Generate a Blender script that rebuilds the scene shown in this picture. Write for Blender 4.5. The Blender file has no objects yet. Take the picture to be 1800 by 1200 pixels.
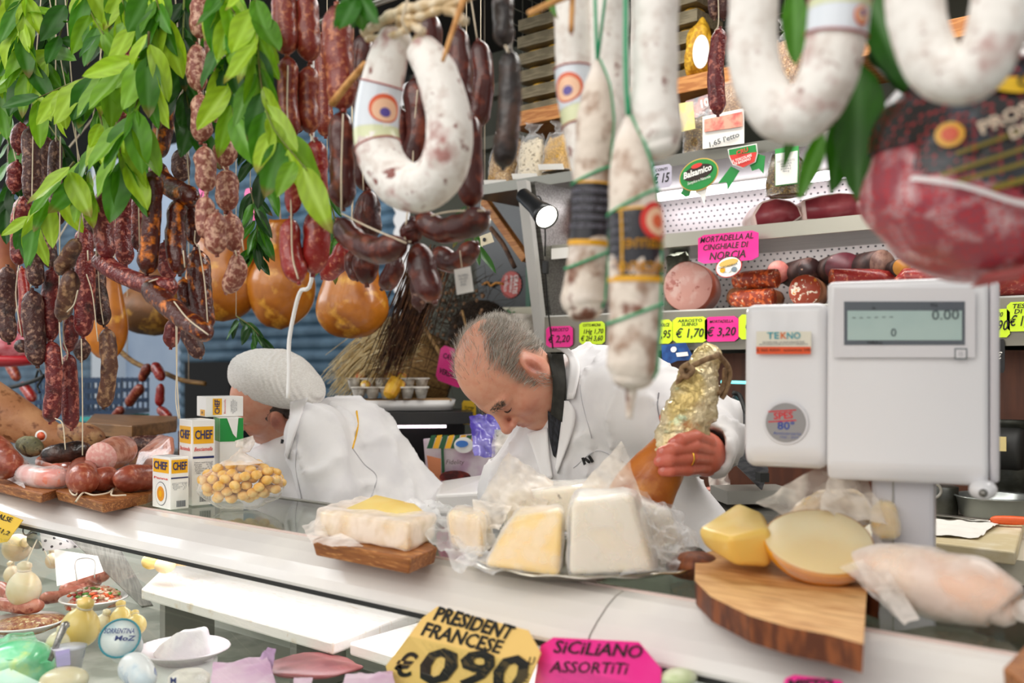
import bpy, math, random
import numpy as np
from mathutils import Vector, Matrix

# ---------------------------------------------------------------- camera, world, light, exposure
scene = bpy.context.scene
COL = scene.collection
R_ = np.array([0.76822, 0.64018, 0.0]); F_ = np.array([-0.64018, 0.76822, 0.0]); Z_ = np.array([0., 0., 1.])
CAMZ = 1.5
cd = bpy.data.cameras.new('camera'); cam = bpy.data.objects.new('camera', cd); COL.objects.link(cam)
cd.sensor_width = 36.0; cd.lens = 35.0; cd.shift_y = 48 / 1800.0
cd.clip_start = 0.05; cd.clip_end = 60
cam.matrix_world = Matrix(((R_[0], 0, -F_[0], 0), (R_[1], 0, -F_[1], 0), (0, 1, 0, CAMZ), (0, 0, 0, 1)))
cd.dof.use_dof = True; cd.dof.focus_distance = 1.95; cd.dof.aperture_fstop = 3.7
scene.camera = cam
w = bpy.data.worlds.new('world'); scene.world = w; w.use_nodes = True
bg = w.node_tree.nodes['Background']; bg.inputs[0].default_value = (1.0, 0.985, 0.965, 1); bg.inputs[1].default_value = .70
def area(name, loc, target, sx, sy, power, color=(1, 1, 1)):
    l = bpy.data.lights.new(name, 'AREA'); l.shape = 'RECTANGLE'; l.size = sx; l.size_y = sy; l.energy = power; l.color = color
    o = bpy.data.objects.new(name, l); COL.objects.link(o); o.location = loc
    o.rotation_euler = (Vector(target) - Vector(loc)).to_track_quat('-Z', 'Y').to_euler(); return o
area('street_daylight', (-0.9, -2.2, 3.6), (-0.9, 1.6, 1.3), 4.5, 2.5, 88, (1.0, 0.95, 0.88))
area('stall_ceiling_light', (-0.6, 1.95, 2.66), (-0.6, 1.75, 1.0), 2.2, 0.3, 22, (1.0, 0.97, 0.92))
area('alley_daylight', (-4.2, 1.0, 3.2), (-3.6, 3.4, 1.6), 2.5, 2.0, 95, (0.95, 0.98, 1.0))
vs = scene.view_settings
scene.display_settings.display_device = 'sRGB'
vs.view_transform = 'Standard'; vs.look = 'None'; vs.exposure = 0.14; vs.gamma = 1.0; vs.use_curve_mapping = False

# ---------------------------------------------------------------- pixel -> world (1800 x 1200 frame)
def ray(px, py):
    return F_ + R_ * ((px - 900) / 1750.0) + Z_ * ((648 - py) / 1750.0)
O_ = np.array([0., 0., CAMZ])
def at(px, py, d): return O_ + ray(px, py) * d
def ony(px, py, Y): r = ray(px, py); return O_ + r * (Y / r[1])
def onz(px, py, z): r = ray(px, py); return O_ + r * ((z - CAMZ) / r[2])
def onx(px, py, X): r = ray(px, py); return O_ + r * (X / r[0])
def dep(p): return float(np.dot(np.asarray(p) - O_, F_))
def V(*a): return np.array(a, float)
def unit(v): v = np.asarray(v, float); return v / max(1e-9, np.linalg.norm(v))
def hexc(h):
    h = h.lstrip('#'); c = [int(h[i:i + 2], 16) / 255 for i in (0, 2, 4)]
    return tuple((x / 12.92 if x <= 0.04045 else ((x + 0.055) / 1.055) ** 2.4) for x in c) + (1.0,)

# ---------------------------------------------------------------- materials
_m = {}
def M(name, c1, c2=None, c3=None, scale=30, lo=.42, hi=.58, scale3=80, lo3=.55, hi3=.65, rough=.5, metal=0, bump=0, bscale=120,
      spec=.5, sss=0, stretch=None, detail=4, emit=0, alpha=1, coat=0, kind='noise', sheen=0, c4=None, scale4=20, lo4=.55, hi4=.62):
    if name in _m: return _m[name]
    m = bpy.data.materials.new(name); _m[name] = m; m.use_nodes = True
    nt = m.node_tree; N = nt.nodes; L = nt.links; b = N['Principled BSDF']
    c1 = hexc(c1) if isinstance(c1, str) else c1
    b.inputs['Roughness'].default_value = rough; b.inputs['Metallic'].default_value = metal
    b.inputs['Specular IOR Level'].default_value = spec; b.inputs['Coat Weight'].default_value = coat; b.inputs['Coat Roughness'].default_value = .08
    if sheen: b.inputs['Sheen Weight'].default_value = sheen
    if sss: b.inputs['Subsurface Weight'].default_value = sss; b.inputs['Subsurface Radius'].default_value = (.01, .004, .002); b.inputs['Subsurface Scale'].default_value = 1
    tc = N.new('ShaderNodeTexCoord'); vec = tc.outputs['Object']
    if stretch:
        mp = N.new('ShaderNodeMapping'); mp.inputs['Scale'].default_value = stretch; L.new(vec, mp.inputs['Vector']); vec = mp.outputs['Vector']
    def fac(sc, a, c, k='noise'):
        if k == 'noise':
            n = N.new('ShaderNodeTexNoise'); n.inputs['Scale'].default_value = sc; n.inputs['Detail'].default_value = detail; out = n.outputs['Fac']
        else:
            n = N.new('ShaderNodeTexVoronoi'); n.inputs['Scale'].default_value = sc; out = n.outputs['Distance']
        L.new(vec, n.inputs['Vector'])
        r = N.new('ShaderNodeMapRange'); r.inputs[1].default_value = a; r.inputs[2].default_value = c; r.clamp = True
        L.new(out, r.inputs[0]); return r.outputs[0]
    def mix(f, A, B):
        x = N.new('ShaderNodeMix'); x.data_type = 'RGBA'; L.new(f, x.inputs[0])
        if isinstance(A, tuple): x.inputs[6].default_value = A
        else: L.new(A, x.inputs[6])
        x.inputs[7].default_value = B; return x.outputs[2]
    col = c1
    if c2: col = mix(fac(scale, lo, hi, kind), col, hexc(c2))
    if c3: col = mix(fac(scale3, lo3, hi3), col, hexc(c3))
    if c4: col = mix(fac(scale4, lo4, hi4), col, hexc(c4))
    if isinstance(col, tuple): b.inputs['Base Color'].default_value = col
    else: L.new(col, b.inputs['Base Color'])
    if emit:
        b.inputs['Emission Strength'].default_value = emit
        b.inputs['Emission Color'].default_value = c1
    if bump:
        n = N.new('ShaderNodeTexNoise'); n.inputs['Scale'].default_value = bscale; n.inputs['Detail'].default_value = 3; L.new(vec, n.inputs['Vector'])
        bp = N.new('ShaderNodeBump'); bp.inputs['Strength'].default_value = bump; bp.inputs['Distance'].default_value = .003
        L.new(n.outputs['Fac'], bp.inputs['Height']); L.new(bp.outputs[0], b.inputs['Normal'])
    if alpha < 1: b.inputs['Alpha'].default_value = alpha
    return m
def film(name, color='ffffff', fac=.25, rough=.12, gloss=.5):
    """thin clear wrap: mostly transparent, a little milky, glossy on the creases"""
    if name in _m: return _m[name]
    m = bpy.data.materials.new(name); _m[name] = m; m.use_nodes = True; nt = m.node_tree; N = nt.nodes; L = nt.links
    out = N['Material Output']; b = N['Principled BSDF']; b.inputs['Base Color'].default_value = hexc(color); b.inputs['Roughness'].default_value = rough
    b.inputs['Specular IOR Level'].default_value = gloss
    tr = N.new('ShaderNodeBsdfTransparent'); mx = N.new('ShaderNodeMixShader'); lw = N.new('ShaderNodeLayerWeight'); lw.inputs[0].default_value = .5; pw_ = N.new('ShaderNodeMath'); pw_.operation = 'POWER'; pw_.inputs[1].default_value = 2.2; L.new(lw.outputs['Facing'], pw_.inputs[0])
    tc = N.new('ShaderNodeTexCoord'); nz = N.new('ShaderNodeTexNoise'); nz.inputs['Scale'].default_value = 26; L.new(tc.outputs['Object'], nz.inputs['Vector'])
    mr = N.new('ShaderNodeMapRange'); mr.inputs[1].default_value = .4; mr.inputs[2].default_value = .62; mr.inputs[3].default_value = fac * .55; mr.inputs[4].default_value = min(1, fac * 1.5); L.new(nz.outputs['Fac'], mr.inputs[0])
    ad = N.new('ShaderNodeMath'); ad.operation = 'ADD'; ad.use_clamp = True
    ml = N.new('ShaderNodeMath'); ml.operation = 'MULTIPLY'; ml.inputs[1].default_value = .6
    L.new(pw_.outputs[0], ml.inputs[0]); L.new(mr.outputs[0], ad.inputs[0]); L.new(ml.outputs[0], ad.inputs[1])
    L.new(ad.outputs[0], mx.inputs[0]); L.new(tr.outputs[0], mx.inputs[1]); L.new(b.outputs[0], mx.inputs[2]); L.new(mx.outputs[0], out.inputs['Surface'])
    n2 = N.new('ShaderNodeTexNoise'); n2.inputs['Scale'].default_value = 45; n2.inputs['Detail'].default_value = 3; L.new(tc.outputs['Object'], n2.inputs['Vector'])
    bp = N.new('ShaderNodeBump'); bp.inputs['Strength'].default_value = .35; bp.inputs['Distance'].default_value = .003; L.new(n2.outputs['Fac'], bp.inputs['Height']); L.new(bp.outputs[0], b.inputs['Normal'])
    return m
def glassm(name, color='f4fff8', fac=.08, rough=.02):
    if name in _m: return _m[name]
    m = bpy.data.materials.new(name); _m[name] = m; m.use_nodes = True; nt = m.node_tree; N = nt.nodes; L = nt.links
    out = N['Material Output']; N.remove(N['Principled BSDF'])
    tr = N.new('ShaderNodeBsdfTransparent'); tr.inputs[0].default_value = hexc(color); gl = N.new('ShaderNodeBsdfGlossy'); gl.inputs['Roughness'].default_value = rough
    lw = N.new('ShaderNodeLayerWeight'); lw.inputs[0].default_value = .5; pw_ = N.new('ShaderNodeMath'); pw_.operation = 'POWER'; pw_.inputs[1].default_value = 4; L.new(lw.outputs['Facing'], pw_.inputs[0]); mx = N.new('ShaderNodeMixShader')
    ad = N.new('ShaderNodeMath'); ad.operation = 'MULTIPLY_ADD'; ad.inputs[1].default_value = .45; ad.inputs[2].default_value = fac; ad.use_clamp = True
    L.new(pw_.outputs[0], ad.inputs[0]); L.new(ad.outputs[0], mx.inputs[0]); L.new(tr.outputs[0], mx.inputs[1]); L.new(gl.outputs[0], mx.inputs[2]); L.new(mx.outputs[0], out.inputs['Surface'])
    return m

# ---------------------------------------------------------------- objects
_org = {}
def root(name, label, cat, loc, group=None):
    o = bpy.data.objects.new(name, None); o.empty_display_size = .02; COL.objects.link(o); o.location = loc
    o['label'] = label; o['category'] = cat
    if group: o['group'] = group
    _org[o.name] = np.array(loc, float); return o
def mesh(name, v, f, mat, parent=None, smooth=True, label=None, attr=None, uv=None):
    """v are WORLD coordinates; the object is placed so that they stay there"""
    v = np.asarray(v, float).reshape(-1, 3)
    if parent is not None: org = _org[parent.name]
    else: org = np.array([v[:, 0].mean(), v[:, 1].mean(), v[:, 2].min()])
    me = bpy.data.meshes.new(name); me.from_pydata((v - org).tolist(), [], [tuple(int(i) for i in q) for q in f])
    if smooth: me.polygons.foreach_set('use_smooth', [True] * len(me.polygons))
    mats = mat if isinstance(mat, (list, tuple)) else [mat]
    for m_ in mats: me.materials.append(m_)
    if attr is not None:
        a = me.color_attributes.new('tone', 'FLOAT_COLOR', 'POINT'); c = np.ones((len(v), 4)); attr = np.asarray(attr); c[:, :attr.shape[1]] = attr; a.data.foreach_set('color', c.ravel())
    if uv is not None:
        l = me.uv_layers.new(name='uv'); vi = np.empty(len(me.loops), int); me.loops.foreach_get('vertex_index', vi); l.data.foreach_set('uv', np.asarray(uv)[vi].ravel())
    me.update()
    o = bpy.data.objects.new(name, me); COL.objects.link(o)
    if parent is not None:
        o.parent = parent
    else: o.location = org
    _org[o.name] = org
    if label: o['label'] = label
    return o
def tag(o, label, cat, group=None, kind=None):
    if label: o['label'] = label
    if cat: o['category'] = cat
    if group: o['group'] = group
    if kind: o['kind'] = kind
    return o
def struct(name, v, f, mat, smooth=False):
    o = mesh(name, v, f, mat, None, smooth); o['kind'] = 'structure'; return o
def dup(o, loc, label=None, parent=None, scale=None, rotz=None):
    c = o.copy(); COL.objects.link(c)
    if parent is None:
        c.location = loc
        if label: c['label'] = label
        if scale: c.scale = scale
        if rotz is not None: c.rotation_euler = (0, 0, rotz)
    else: c.parent = parent
    for ch in o.children: dup(ch, None, None, c)
    return c
class MB:
    def __init__(s): s.v = []; s.f = []; s.n = 0; s.a = []; s.u = []
    def add(s, v, f, a=None, u=None):
        v = np.asarray(v, float).reshape(-1, 3); s.v.append(v); s.f += [tuple(int(i) + s.n for i in q) for q in f]; s.n += len(v)
        if a is not None: s.a.append(np.tile(np.asarray(a, float), (len(v), 1)) if np.ndim(a) == 1 else np.asarray(a))
        if u is not None: s.u.append(np.asarray(u, float))
        return s
    def build(s, name, mat, parent=None, smooth=True, label=None):
        return mesh(name, np.vstack(s.v), s.f, mat, parent, smooth, label, np.vstack(s.a) if s.a else None, np.vstack(s.u) if s.u else None)
def gnoise(p, f=1.0, seed=0, oct=2):
    """cheap smooth noise in -1..1 at points p"""
    r = np.random.RandomState(abs(int(seed))); out = np.zeros(len(p)); amp = 1; tot = 0
    for o in range(oct):
        for k in range(4):
            d = r.normal(size=3); d /= np.linalg.norm(d); out += amp * np.sin((p @ d) * f * (1.0 + .6 * r.rand()) * 6.28 + r.rand() * 6.28) / 2.2
        tot += amp; amp *= .5; f *= 2.1
    return out / tot
def catmull(pts, n):
    P = np.asarray(pts, float)
    if len(P) == 2: return P[0] + (P[1] - P[0]) * np.linspace(0, 1, n)[:, None]
    Q = np.vstack([2 * P[0] - P[1], P, 2 * P[-1] - P[-2]]); t = np.linspace(0, len(P) - 1, n); out = []
    for x in t:
        i = min(int(x), len(P) - 2); u = x - i; a, b, c, d = Q[i:i + 4]
        out.append(.5 * ((2 * b) + (-a + c) * u + (2 * a - 5 * b + 4 * c - d) * u * u + (-a + 3 * b - 3 * c + d) * u ** 3))
    return np.array(out)
def sweep(path, rad, seg=12, cap=True, flat=1.0, up=None, ref=None):
    """tube along path, radii per point; returns v, f, uv"""
    P = np.asarray(path, float); n = len(P); rad = np.broadcast_to(rad, (n,))
    T = np.gradient(P, axis=0); T /= np.maximum(1e-9, np.linalg.norm(T, axis=1))[:, None]
    a = np.array(ref if ref is not None else ([0, 0, 1] if abs(T[0][2]) < .9 else [1, 0, 0]), float); N0 = unit(a - T[0] * np.dot(a, T[0]))
    v = []; uv = []
    for i in range(n):
        N0 = unit(N0 - T[i] * np.dot(N0, T[i])); B = np.cross(T[i], N0)
        th = np.linspace(0, 2 * np.pi, seg, endpoint=False)
        v.append(P[i] + rad[i] * (np.cos(th)[:, None] * N0 + flat * np.sin(th)[:, None] * B)); uv.append(np.stack([th / 6.2832, np.full(seg, i / max(1, n - 1))], 1))
    v = np.vstack(v); uv = np.vstack(uv); f = []
    for i in range(n - 1):
        for j in range(seg):
            k = (j + 1) % seg; f.append((i * seg + j, i * seg + k, (i + 1) * seg + k, (i + 1) * seg + j))
    if cap: f.append(tuple(range(seg))[::-1]); f.append(tuple((n - 1) * seg + j for j in range(seg)))
    return v, f, uv
def tube(mb, pts, r, seg=8, n=None, taper=None):
    n = n or (len(pts) if len(pts) == 2 else 4 * len(pts)); P = catmull(pts, n)
    rr = np.full(n, r) if taper is None else np.linspace(r, r * taper, n)
    v, f, u = sweep(P, rr, seg); mb.add(v, f); return mb
def link_geo(pts, r, seg=18, n=None, tip=.35, wob=.06, seed=0, e0=1, e1=1, lump=.04):
    """a cured sausage link: blunt pinched ends, wobbling skin"""
    n = n or 26; P = catmull(pts, 60); L = np.concatenate([[0], np.cumsum(np.linalg.norm(np.diff(P, axis=0), axis=1))]); tot = L[-1]
    k = min(.45, 1.25 * r / tot); a = (1 - np.cos(np.linspace(0, np.pi / 2, 7))) * k; s = np.concatenate([a[:-1], np.linspace(k, 1 - k, n - 12), 1 - a[::-1][1:]])
    Q = np.stack([np.interp(s * tot, L, P[:, i]) for i in range(3)], 1)
    def prof(x, e): x = np.clip(x / k, 0, 1); return (1 - (1 - x) ** 2.0) ** .5 * (1 - .12 * (1 - x)) if e else np.ones_like(x)
    rad = r * np.minimum(prof(s, e0), prof(1 - s, e1)); rad = np.maximum(rad, r * .1)
    rng = random.Random(seed); rad = rad * (1 + wob * np.sin(s * (5 + 4 * rng.random()) + rng.random() * 6))
    v, f, u = sweep(Q, rad, seg)
    C = np.repeat(Q, seg, axis=0); d = v - C; nz = gnoise(v, 1 / (r * 2.2), seed, 2)[:, None]
    return C + d * (1 + lump * 1.4 * nz), f, u
def boxgeo(c, s, ax=None, taper=1.0):
    """c centre, s full sizes, ax 3 axes rows; taper scales the top"""
    ax = np.eye(3) if ax is None else np.asarray(ax, float); v = []
    for z in (-.5, .5):
        k = taper if z > 0 else 1
        for x, y in ((-.5, -.5), (.5, -.5), (.5, .5), (-.5, .5)): v.append(c + ax[0] * s[0] * x * k + ax[1] * s[1] * y * k + ax[2] * s[2] * z)
    return np.array(v), [(3, 2, 1, 0), (4, 5, 6, 7), (0, 1, 5, 4), (1, 2, 6, 5), (2, 3, 7, 6), (3, 0, 4, 7)]
def yawax(a): c, s = math.cos(a), math.sin(a); return np.array([[c, s, 0], [-s, c, 0], [0, 0, 1.]])
def bevel(o, wd=.003, seg=2):
    m = o.modifiers.new('bevel', 'BEVEL'); m.width = wd; m.segments = seg; m.limit_method = 'ANGLE'; return o
def box(name, c, s, mat, parent=None, ax=None, bev=0, label=None, taper=1.0):
    v, f = boxgeo(np.asarray(c, float), s, ax, taper); o = mesh(name, v, f, mat, parent, False, label)
    if bev: bevel(o, bev)
    return o
def prism(poly, thick, normal, taper=0):
    """poly (n,3) world, extruded by thick along -normal"""
    P = np.asarray(poly, float); n = len(P); nn = unit(normal); c = P.mean(0); Q = c + (P - c) * (1 - taper) - nn * thick
    v = np.vstack([P, Q]); a = np.cross(P[1] - P[0], P[2] - P[0])
    area2 = sum(np.cross(P[i] - c, P[(i + 1) % n] - c) for i in range(n))
    f = [tuple(range(n)), tuple(range(2 * n - 1, n - 1, -1))] + [(i, i + n, (i + 1) % n + n, (i + 1) % n) for i in range(n)]
    if np.dot(area2, nn) < 0: f = [q[::-1] for q in f]
    return v, f
def grid(fn, nu, nv, closed_u=False):
    """fn(u,v)->point, vectorised over arrays"""
    U, W_ = np.meshgrid(np.linspace(0, 1, nu), np.linspace(0, 1, nv), indexing='ij'); P = fn(U.ravel(), W_.ravel()); f = []
    for i in range(nu - 1):
        for j in range(nv - 1): f.append((i * nv + j, (i + 1) * nv + j, (i + 1) * nv + j + 1, i * nv + j + 1))
    return P, f, np.stack([U.ravel(), W_.ravel()], 1)
def lathe(c, prof, seg=32, ax=None, sx=1, sy=1):
    ax = np.eye(3) if ax is None else np.asarray(ax, float); v = []; n = len(prof)
    for r, z in prof:
        th = np.linspace(0, 2 * np.pi, seg, endpoint=False); v.append(c + (np.cos(th) * r * sx)[:, None] * ax[0] + (np.sin(th) * r * sy)[:, None] * ax[1] + z * ax[2])
    v = np.vstack(v); f = []
    for i in range(n - 1):
        for j in range(seg): k = (j + 1) % seg; f.append((i * seg + j, i * seg + k, (i + 1) * seg + k, (i + 1) * seg + j))
    if prof[0][0] > 1e-5: f.append(tuple(range(seg))[::-1])
    if prof[-1][0] > 1e-5: f.append(tuple((n - 1) * seg + j for j in range(seg)))
    return v, f
def ellip(c, rad, ax=None, nu=20, nv=14, lump=0, seed=0, lf=20):
    ax = np.eye(3) if ax is None else np.asarray(ax, float); pr = [(max(1e-6, math.sin(t)), -math.cos(t)) for t in np.linspace(0, math.pi, nv)]
    v, f = lathe(np.zeros(3), pr, nu)
    if lump: v = v * (1 + lump * gnoise(v * max(rad), lf, seed))[:, None]
    v = v * np.asarray(rad); return c + v @ ax, [q for q in f]

# ---------------------------------------------------------------- lettering
def textgeo(s, size=1.0, bold=0.0, jit=0.0, seed=0, sx=1.0, ext=.006, res=2, spacing=1.0):
    cu = bpy.data.curves.new('t', 'FONT'); cu.body = s; cu.size = size; cu.offset = bold * size; cu.extrude = ext * size; cu.align_x = 'CENTER'; cu.align_y = 'CENTER'; cu.resolution_u = res; cu.space_character = spacing; cu.space_line = .85
    ob = bpy.data.objects.new('t', cu); me = bpy.data.meshes.new_from_object(ob)
    v = np.array([x.co[:] for x in me.vertices]).reshape(-1, 3); f = [tuple(p.vertices) for p in me.polygons]
    bpy.data.objects.remove(ob); bpy.data.curves.remove(cu); bpy.data.meshes.remove(me)
    if len(v): 
        v[:, 0] *= sx
        if jit:
            p = np.stack([v[:, 0] / size, v[:, 1] / size * .6, np.zeros(len(v))], 1)
            v[:, 1] += jit * size * gnoise(p, .55, seed, 2); v[:, 0] += jit * size * gnoise(p, .6, seed + 9, 2)
    return v, f
def letter(s, org, right, up, h, mat, parent, name='lettering', bold=0.0, jit=0.0, seed=0, sx=1.0, shear=0.0, rot=0.0, wfit=None, warp=None, lift=.0008, spacing=1.0):
    """text centred at org in plane (right, up); h capital height in metres; warp maps plane coords to world"""
    v, f = textgeo(s, h / .7, bold, jit, seed, sx, spacing=spacing)
    if not len(v): return None
    if wfit: k = wfit / (v[:, 0].max() - v[:, 0].min()); v[:, 0] *= k
    v[:, 0] += v[:, 1] * shear; c, q = math.cos(rot), math.sin(rot); x = v[:, 0] * c - v[:, 1] * q; y = v[:, 0] * q + v[:, 1] * c; z = v[:, 2]
    if warp is not None: W = warp(x, y, z + lift)
    else:
        right = unit(right); up = unit(up); n = np.cross(right, up); W = np.asarray(org) + x[:, None] * right + y[:, None] * up + (z + lift)[:, None] * n
    return mesh(name, W, f, mat, parent, False)

# ---------------------------------------------------------------- signed distance sculpting
def sd_ell(P, c, r, ax=None):
    q = P - np.asarray(c); 
    if ax is not None: q = q @ np.asarray(ax, float).T
    r = np.asarray(r, float); k0 = np.linalg.norm(q / r, axis=1); k1 = np.linalg.norm(q / (r * r), axis=1); return k0 * (k0 - 1) / np.maximum(k1, 1e-9)
def sd_cap(P, a, b, ra, rb):
    a = np.asarray(a, float); b = np.asarray(b, float); ba = b - a; pa = P - a; h = np.clip(pa @ ba / max(1e-12, ba @ ba), 0, 1); return np.linalg.norm(pa - h[:, None] * ba, axis=1) - (ra + (rb - ra) * h)
def sd_box(P, c, s, ax=None, r=.01):
    q = P - np.asarray(c)
    if ax is not None: q = q @ np.asarray(ax, float).T
    q = np.abs(q) - (np.asarray(s) / 2 - r); return np.linalg.norm(np.maximum(q, 0), axis=1) + np.minimum(q.max(1), 0) - r
def smin(a, b, k): h = np.clip(.5 + .5 * (b - a) / k, 0, 1); return b + (a - b) * h - k * h * (1 - h)
def smax(a, b, k): return -smin(-a, -b, k)
def snet(fn, lo, hi, h):
    lo = np.asarray(lo, float); hi = np.asarray(hi, float); n = np.maximum(3, np.ceil((hi - lo) / h).astype(int) + 1)
    ax = [lo[i] + np.arange(n[i]) * h for i in range(3)]
    G = np.stack(np.meshgrid(*ax, indexing='ij'), -1).reshape(-1, 3); val = np.concatenate([fn(G[i:i + 200000]) for i in range(0, len(G), 200000)]).reshape(n)
    ins = val < 0; cn = n - 1; acc = np.zeros(tuple(cn) + (3,)); cnt = np.zeros(tuple(cn))
    offs = [(0, 0), (0, 1), (1, 0), (1, 1)]
    def sl(a, b, c): return val[a:a + cn[0], b:b + cn[1], c:c + cn[2]]
    for axis in range(3):
        for o in offs:
            o0 = [0, 0, 0]; r = [i for i in range(3) if i != axis]; o0[r[0]], o0[r[1]] = o; o1 = list(o0); o1[axis] = 1
            a = sl(*o0); b = sl(*o1); m_ = (a < 0) != (b < 0); t = np.where(m_, a / np.where(m_, a - b, 1), 0)
            for i in range(3): acc[..., i] += np.where(m_, o0[i] + (t if i == axis else 0), 0)
            cnt += m_
    act = cnt > 0; idx = -np.ones(tuple(cn), int); idx[act] = np.arange(act.sum())
    cell = np.stack(np.nonzero(act), 1); v = lo + (cell + acc[act] / cnt[act][:, None]) * h; F = []
    for axis in range(3):
        r = [i for i in range(3) if i != axis]
        s0 = [slice(1, n[i] - 1) for i in range(3)]; s0[axis] = slice(0, n[axis] - 1); s1 = list(s0); s1[axis] = slice(1, n[axis])
        a = ins[tuple(s0)]; b = ins[tuple(s1)]
        for sgn, msk in ((1, a & ~b), (0, ~a & b)):
            I = np.stack(np.nonzero(msk), 1)
            if not len(I): continue
            I[:, r[0]] += 1; I[:, r[1]] += 1
            q = []
            for d0, d1 in ((1, 1), (0, 1), (0, 0), (1, 0)):
                J = I.copy(); J[:, r[0]] -= d0; J[:, r[1]] -= d1; q.append(idx[J[:, 0], J[:, 1], J[:, 2]])
            q = np.stack(q, 1); flip = sgn ^ (axis == 1)
            F.append(q if flip else q[:, ::-1])
    return v, np.vstack(F)
def frame(px, py, d, U=None):
    return at(px, py, d)
CR, CU, CT = R_, Z_, -F_      # image right, image up, towards the camera
def cv(a): return CR * a[0] + CU * a[1] + CT * a[2]
# ================================================================ MATERIALS
m_band = M('counter_enamel', 'e6e2dc', c2='dedad6', scale=6, rough=.22, spec=.6, coat=.3)
m_glass = glassm('case_glass', 'f8fcf9', .03, .03)
m_topglass = glassm('counter_top_glass', 'ccd2c9', .30, .06)
m_dark = M('dark_rubber', '1c1c1b', rough=.6)
m_steel = M('brushed_steel', 'a9a8a2', c2='8f8e89', scale=8, stretch=(1, 30, 30), rough=.28, metal=.9)
m_greymetal = M('grey_painted_metal', '9c9a94', rough=.4, metal=.4)
m_white = M('white_plastic', 'f2f0ee', rough=.3, spec=.5)
m_offwhite = M('off_white_plastic', 'dcd8cf', rough=.4)
m_wallgrey = M('wall_grey_green', '54554a', c2='4a4b41', scale=4, rough=.8)
m_blue = M('alley_wall_paint', 'c3d6ee', c2='b4c9e4', scale=2, rough=.9)
m_bluew = M('alley_pier_paint', 'e4eef8', rough=.9)
m_shutter = M('roller_shutter', '5f7f96', c2='4c6a80', scale=6, rough=.45, metal=.3)
m_floor = M('floor_tiles', '6c675e', c2='5d584f', scale=8, rough=.6)
m_ceil = M('ceiling_dark', '23231f', rough=.9)
m_brown = M('walnut_laminate', '5a2f1a', c2='4a2514', scale=6, stretch=(8, 8, 1), rough=.45)
m_wood = M('board_wood', 'a5652e', c2='7c4319', scale=14, stretch=(1.2, 9, 9), lo=.35, hi=.65, rough=.5, bump=.15, c3='c5874a', scale3=30)
m_wood2 = M('pale_pine', 'c78a4b', c2='a8672f', scale=16, stretch=(1, 10, 10), rough=.55)
m_woodcut = M('slab_wood_top', 'e8ba7c', c2='c0854a', scale=10, stretch=(2.2, 12, 12), lo=.35, hi=.68, c3='8a4f22', scale3=5, lo3=.62, hi3=.75, rough=.45, bump=.1)
m_bark = M('slab_wood_edge', '8a4a22', c2='5b2b12', scale=60, stretch=(1, 1, .3), rough=.6, bump=.4, bscale=90)
m_lamp = M('lamp_glow', 'ffffff', emit=6.0)
m_twine = M('butcher_twine', 'dccdb4', rough=.9)
m_ink = M('marker_ink', '14120f', rough=.6)
m_pinkcard = M('fluorescent_pink_card', 'f0248f', c2='f549a0', scale=5, rough=.35)
m_greencard = M('fluorescent_green_card', 'd2f41c', c2='dcf640', scale=5, rough=.4)
m_yellowcard = M('yellow_card', 'f6c93a', rough=.4)
m_orangecard = M('pale_orange_card', 'f7cd7a', rough=.4)
m_paper = M('white_paper', 'efece5', rough=.7)

def perf_mat():
    m = bpy.data.materials.new('perforated_steel'); m.use_nodes = True; nt = m.node_tree; N = nt.nodes; L = nt.links; b = N['Principled BSDF']
    b.inputs['Roughness'].default_value = .35; b.inputs['Metallic'].default_value = .25
    tc = N.new('ShaderNodeTexCoord'); sp = N.new('ShaderNodeSeparateXYZ'); L.new(tc.outputs['Object'], sp.inputs[0])
    def math_(op, a, b_=None):
        x = N.new('ShaderNodeMath'); x.operation = op
        for i, q in enumerate((a, b_)):
            if q is None: continue
            if isinstance(q, (int, float)): x.inputs[i].default_value = q
            else: L.new(q, x.inputs[i])
        return x.outputs[0]
    s = 62.0
    zz = math_('MULTIPLY', sp.outputs['Z'], s); row = math_('FLOOR', zz); odd = math_('MULTIPLY', math_('FRACT', math_('MULTIPLY', row, .5)), 1.0)
    xx = math_('ADD', math_('MULTIPLY', sp.outputs['X'], s * .8), odd)
    fx = math_('SUBTRACT', math_('FRACT', xx), .5); fz = math_('SUBTRACT', math_('FRACT', zz), .5)
    d = math_('SQRT', math_('ADD', math_('MULTIPLY', fx, fx), math_('MULTIPLY', fz, fz)))
    g = math_('LESS_THAN', d, .17)
    x = N.new('ShaderNodeMix'); x.data_type = 'RGBA'; L.new(g, x.inputs[0]); x.inputs[6].default_value = hexc('cfcac8'); x.inputs[7].default_value = hexc('2b2a30'); L.new(x.outputs[2], b.inputs['Base Color'])
    return m
m_perf = perf_mat()

# ================================================================ ROOM SHELL
def plane(name, a, b, c, d, mat): return struct(name, [a, b, c, d], [(0, 1, 2, 3)], mat)
def slabbox(name, x0, x1, y0, y1, z0, z1, mat): v, f = boxgeo(V((x0 + x1) / 2, (y0 + y1) / 2, (z0 + z1) / 2), (x1 - x0, y1 - y0, z1 - z0)); return struct(name, v, f, mat)
slabbox('floor', -10, 4, -4, 6, -.1, 0, m_floor)
slabbox('ceiling', -8.0, 2.2, .82, 3.05, 2.75, 2.85, m_ceil)
slabbox('wall_back', -3.05, 2.2, 2.98, 3.08, 0, 2.75, m_wallgrey)
slabbox('wall_right', 2.1, 2.2, 1.4, 2.98, 0, 2.75, m_wallgrey)
for z in (2.36, 2.56): slabbox('trim_1' if z < 2.5 else 'trim_2', -3.05, -1.9, 2.93, 2.98, z, z + .05, M('trim_paint', '6b6c60', rough=.7))
YA = 4.4
def xa(px): return ony(px, 600, YA)[0]
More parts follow.
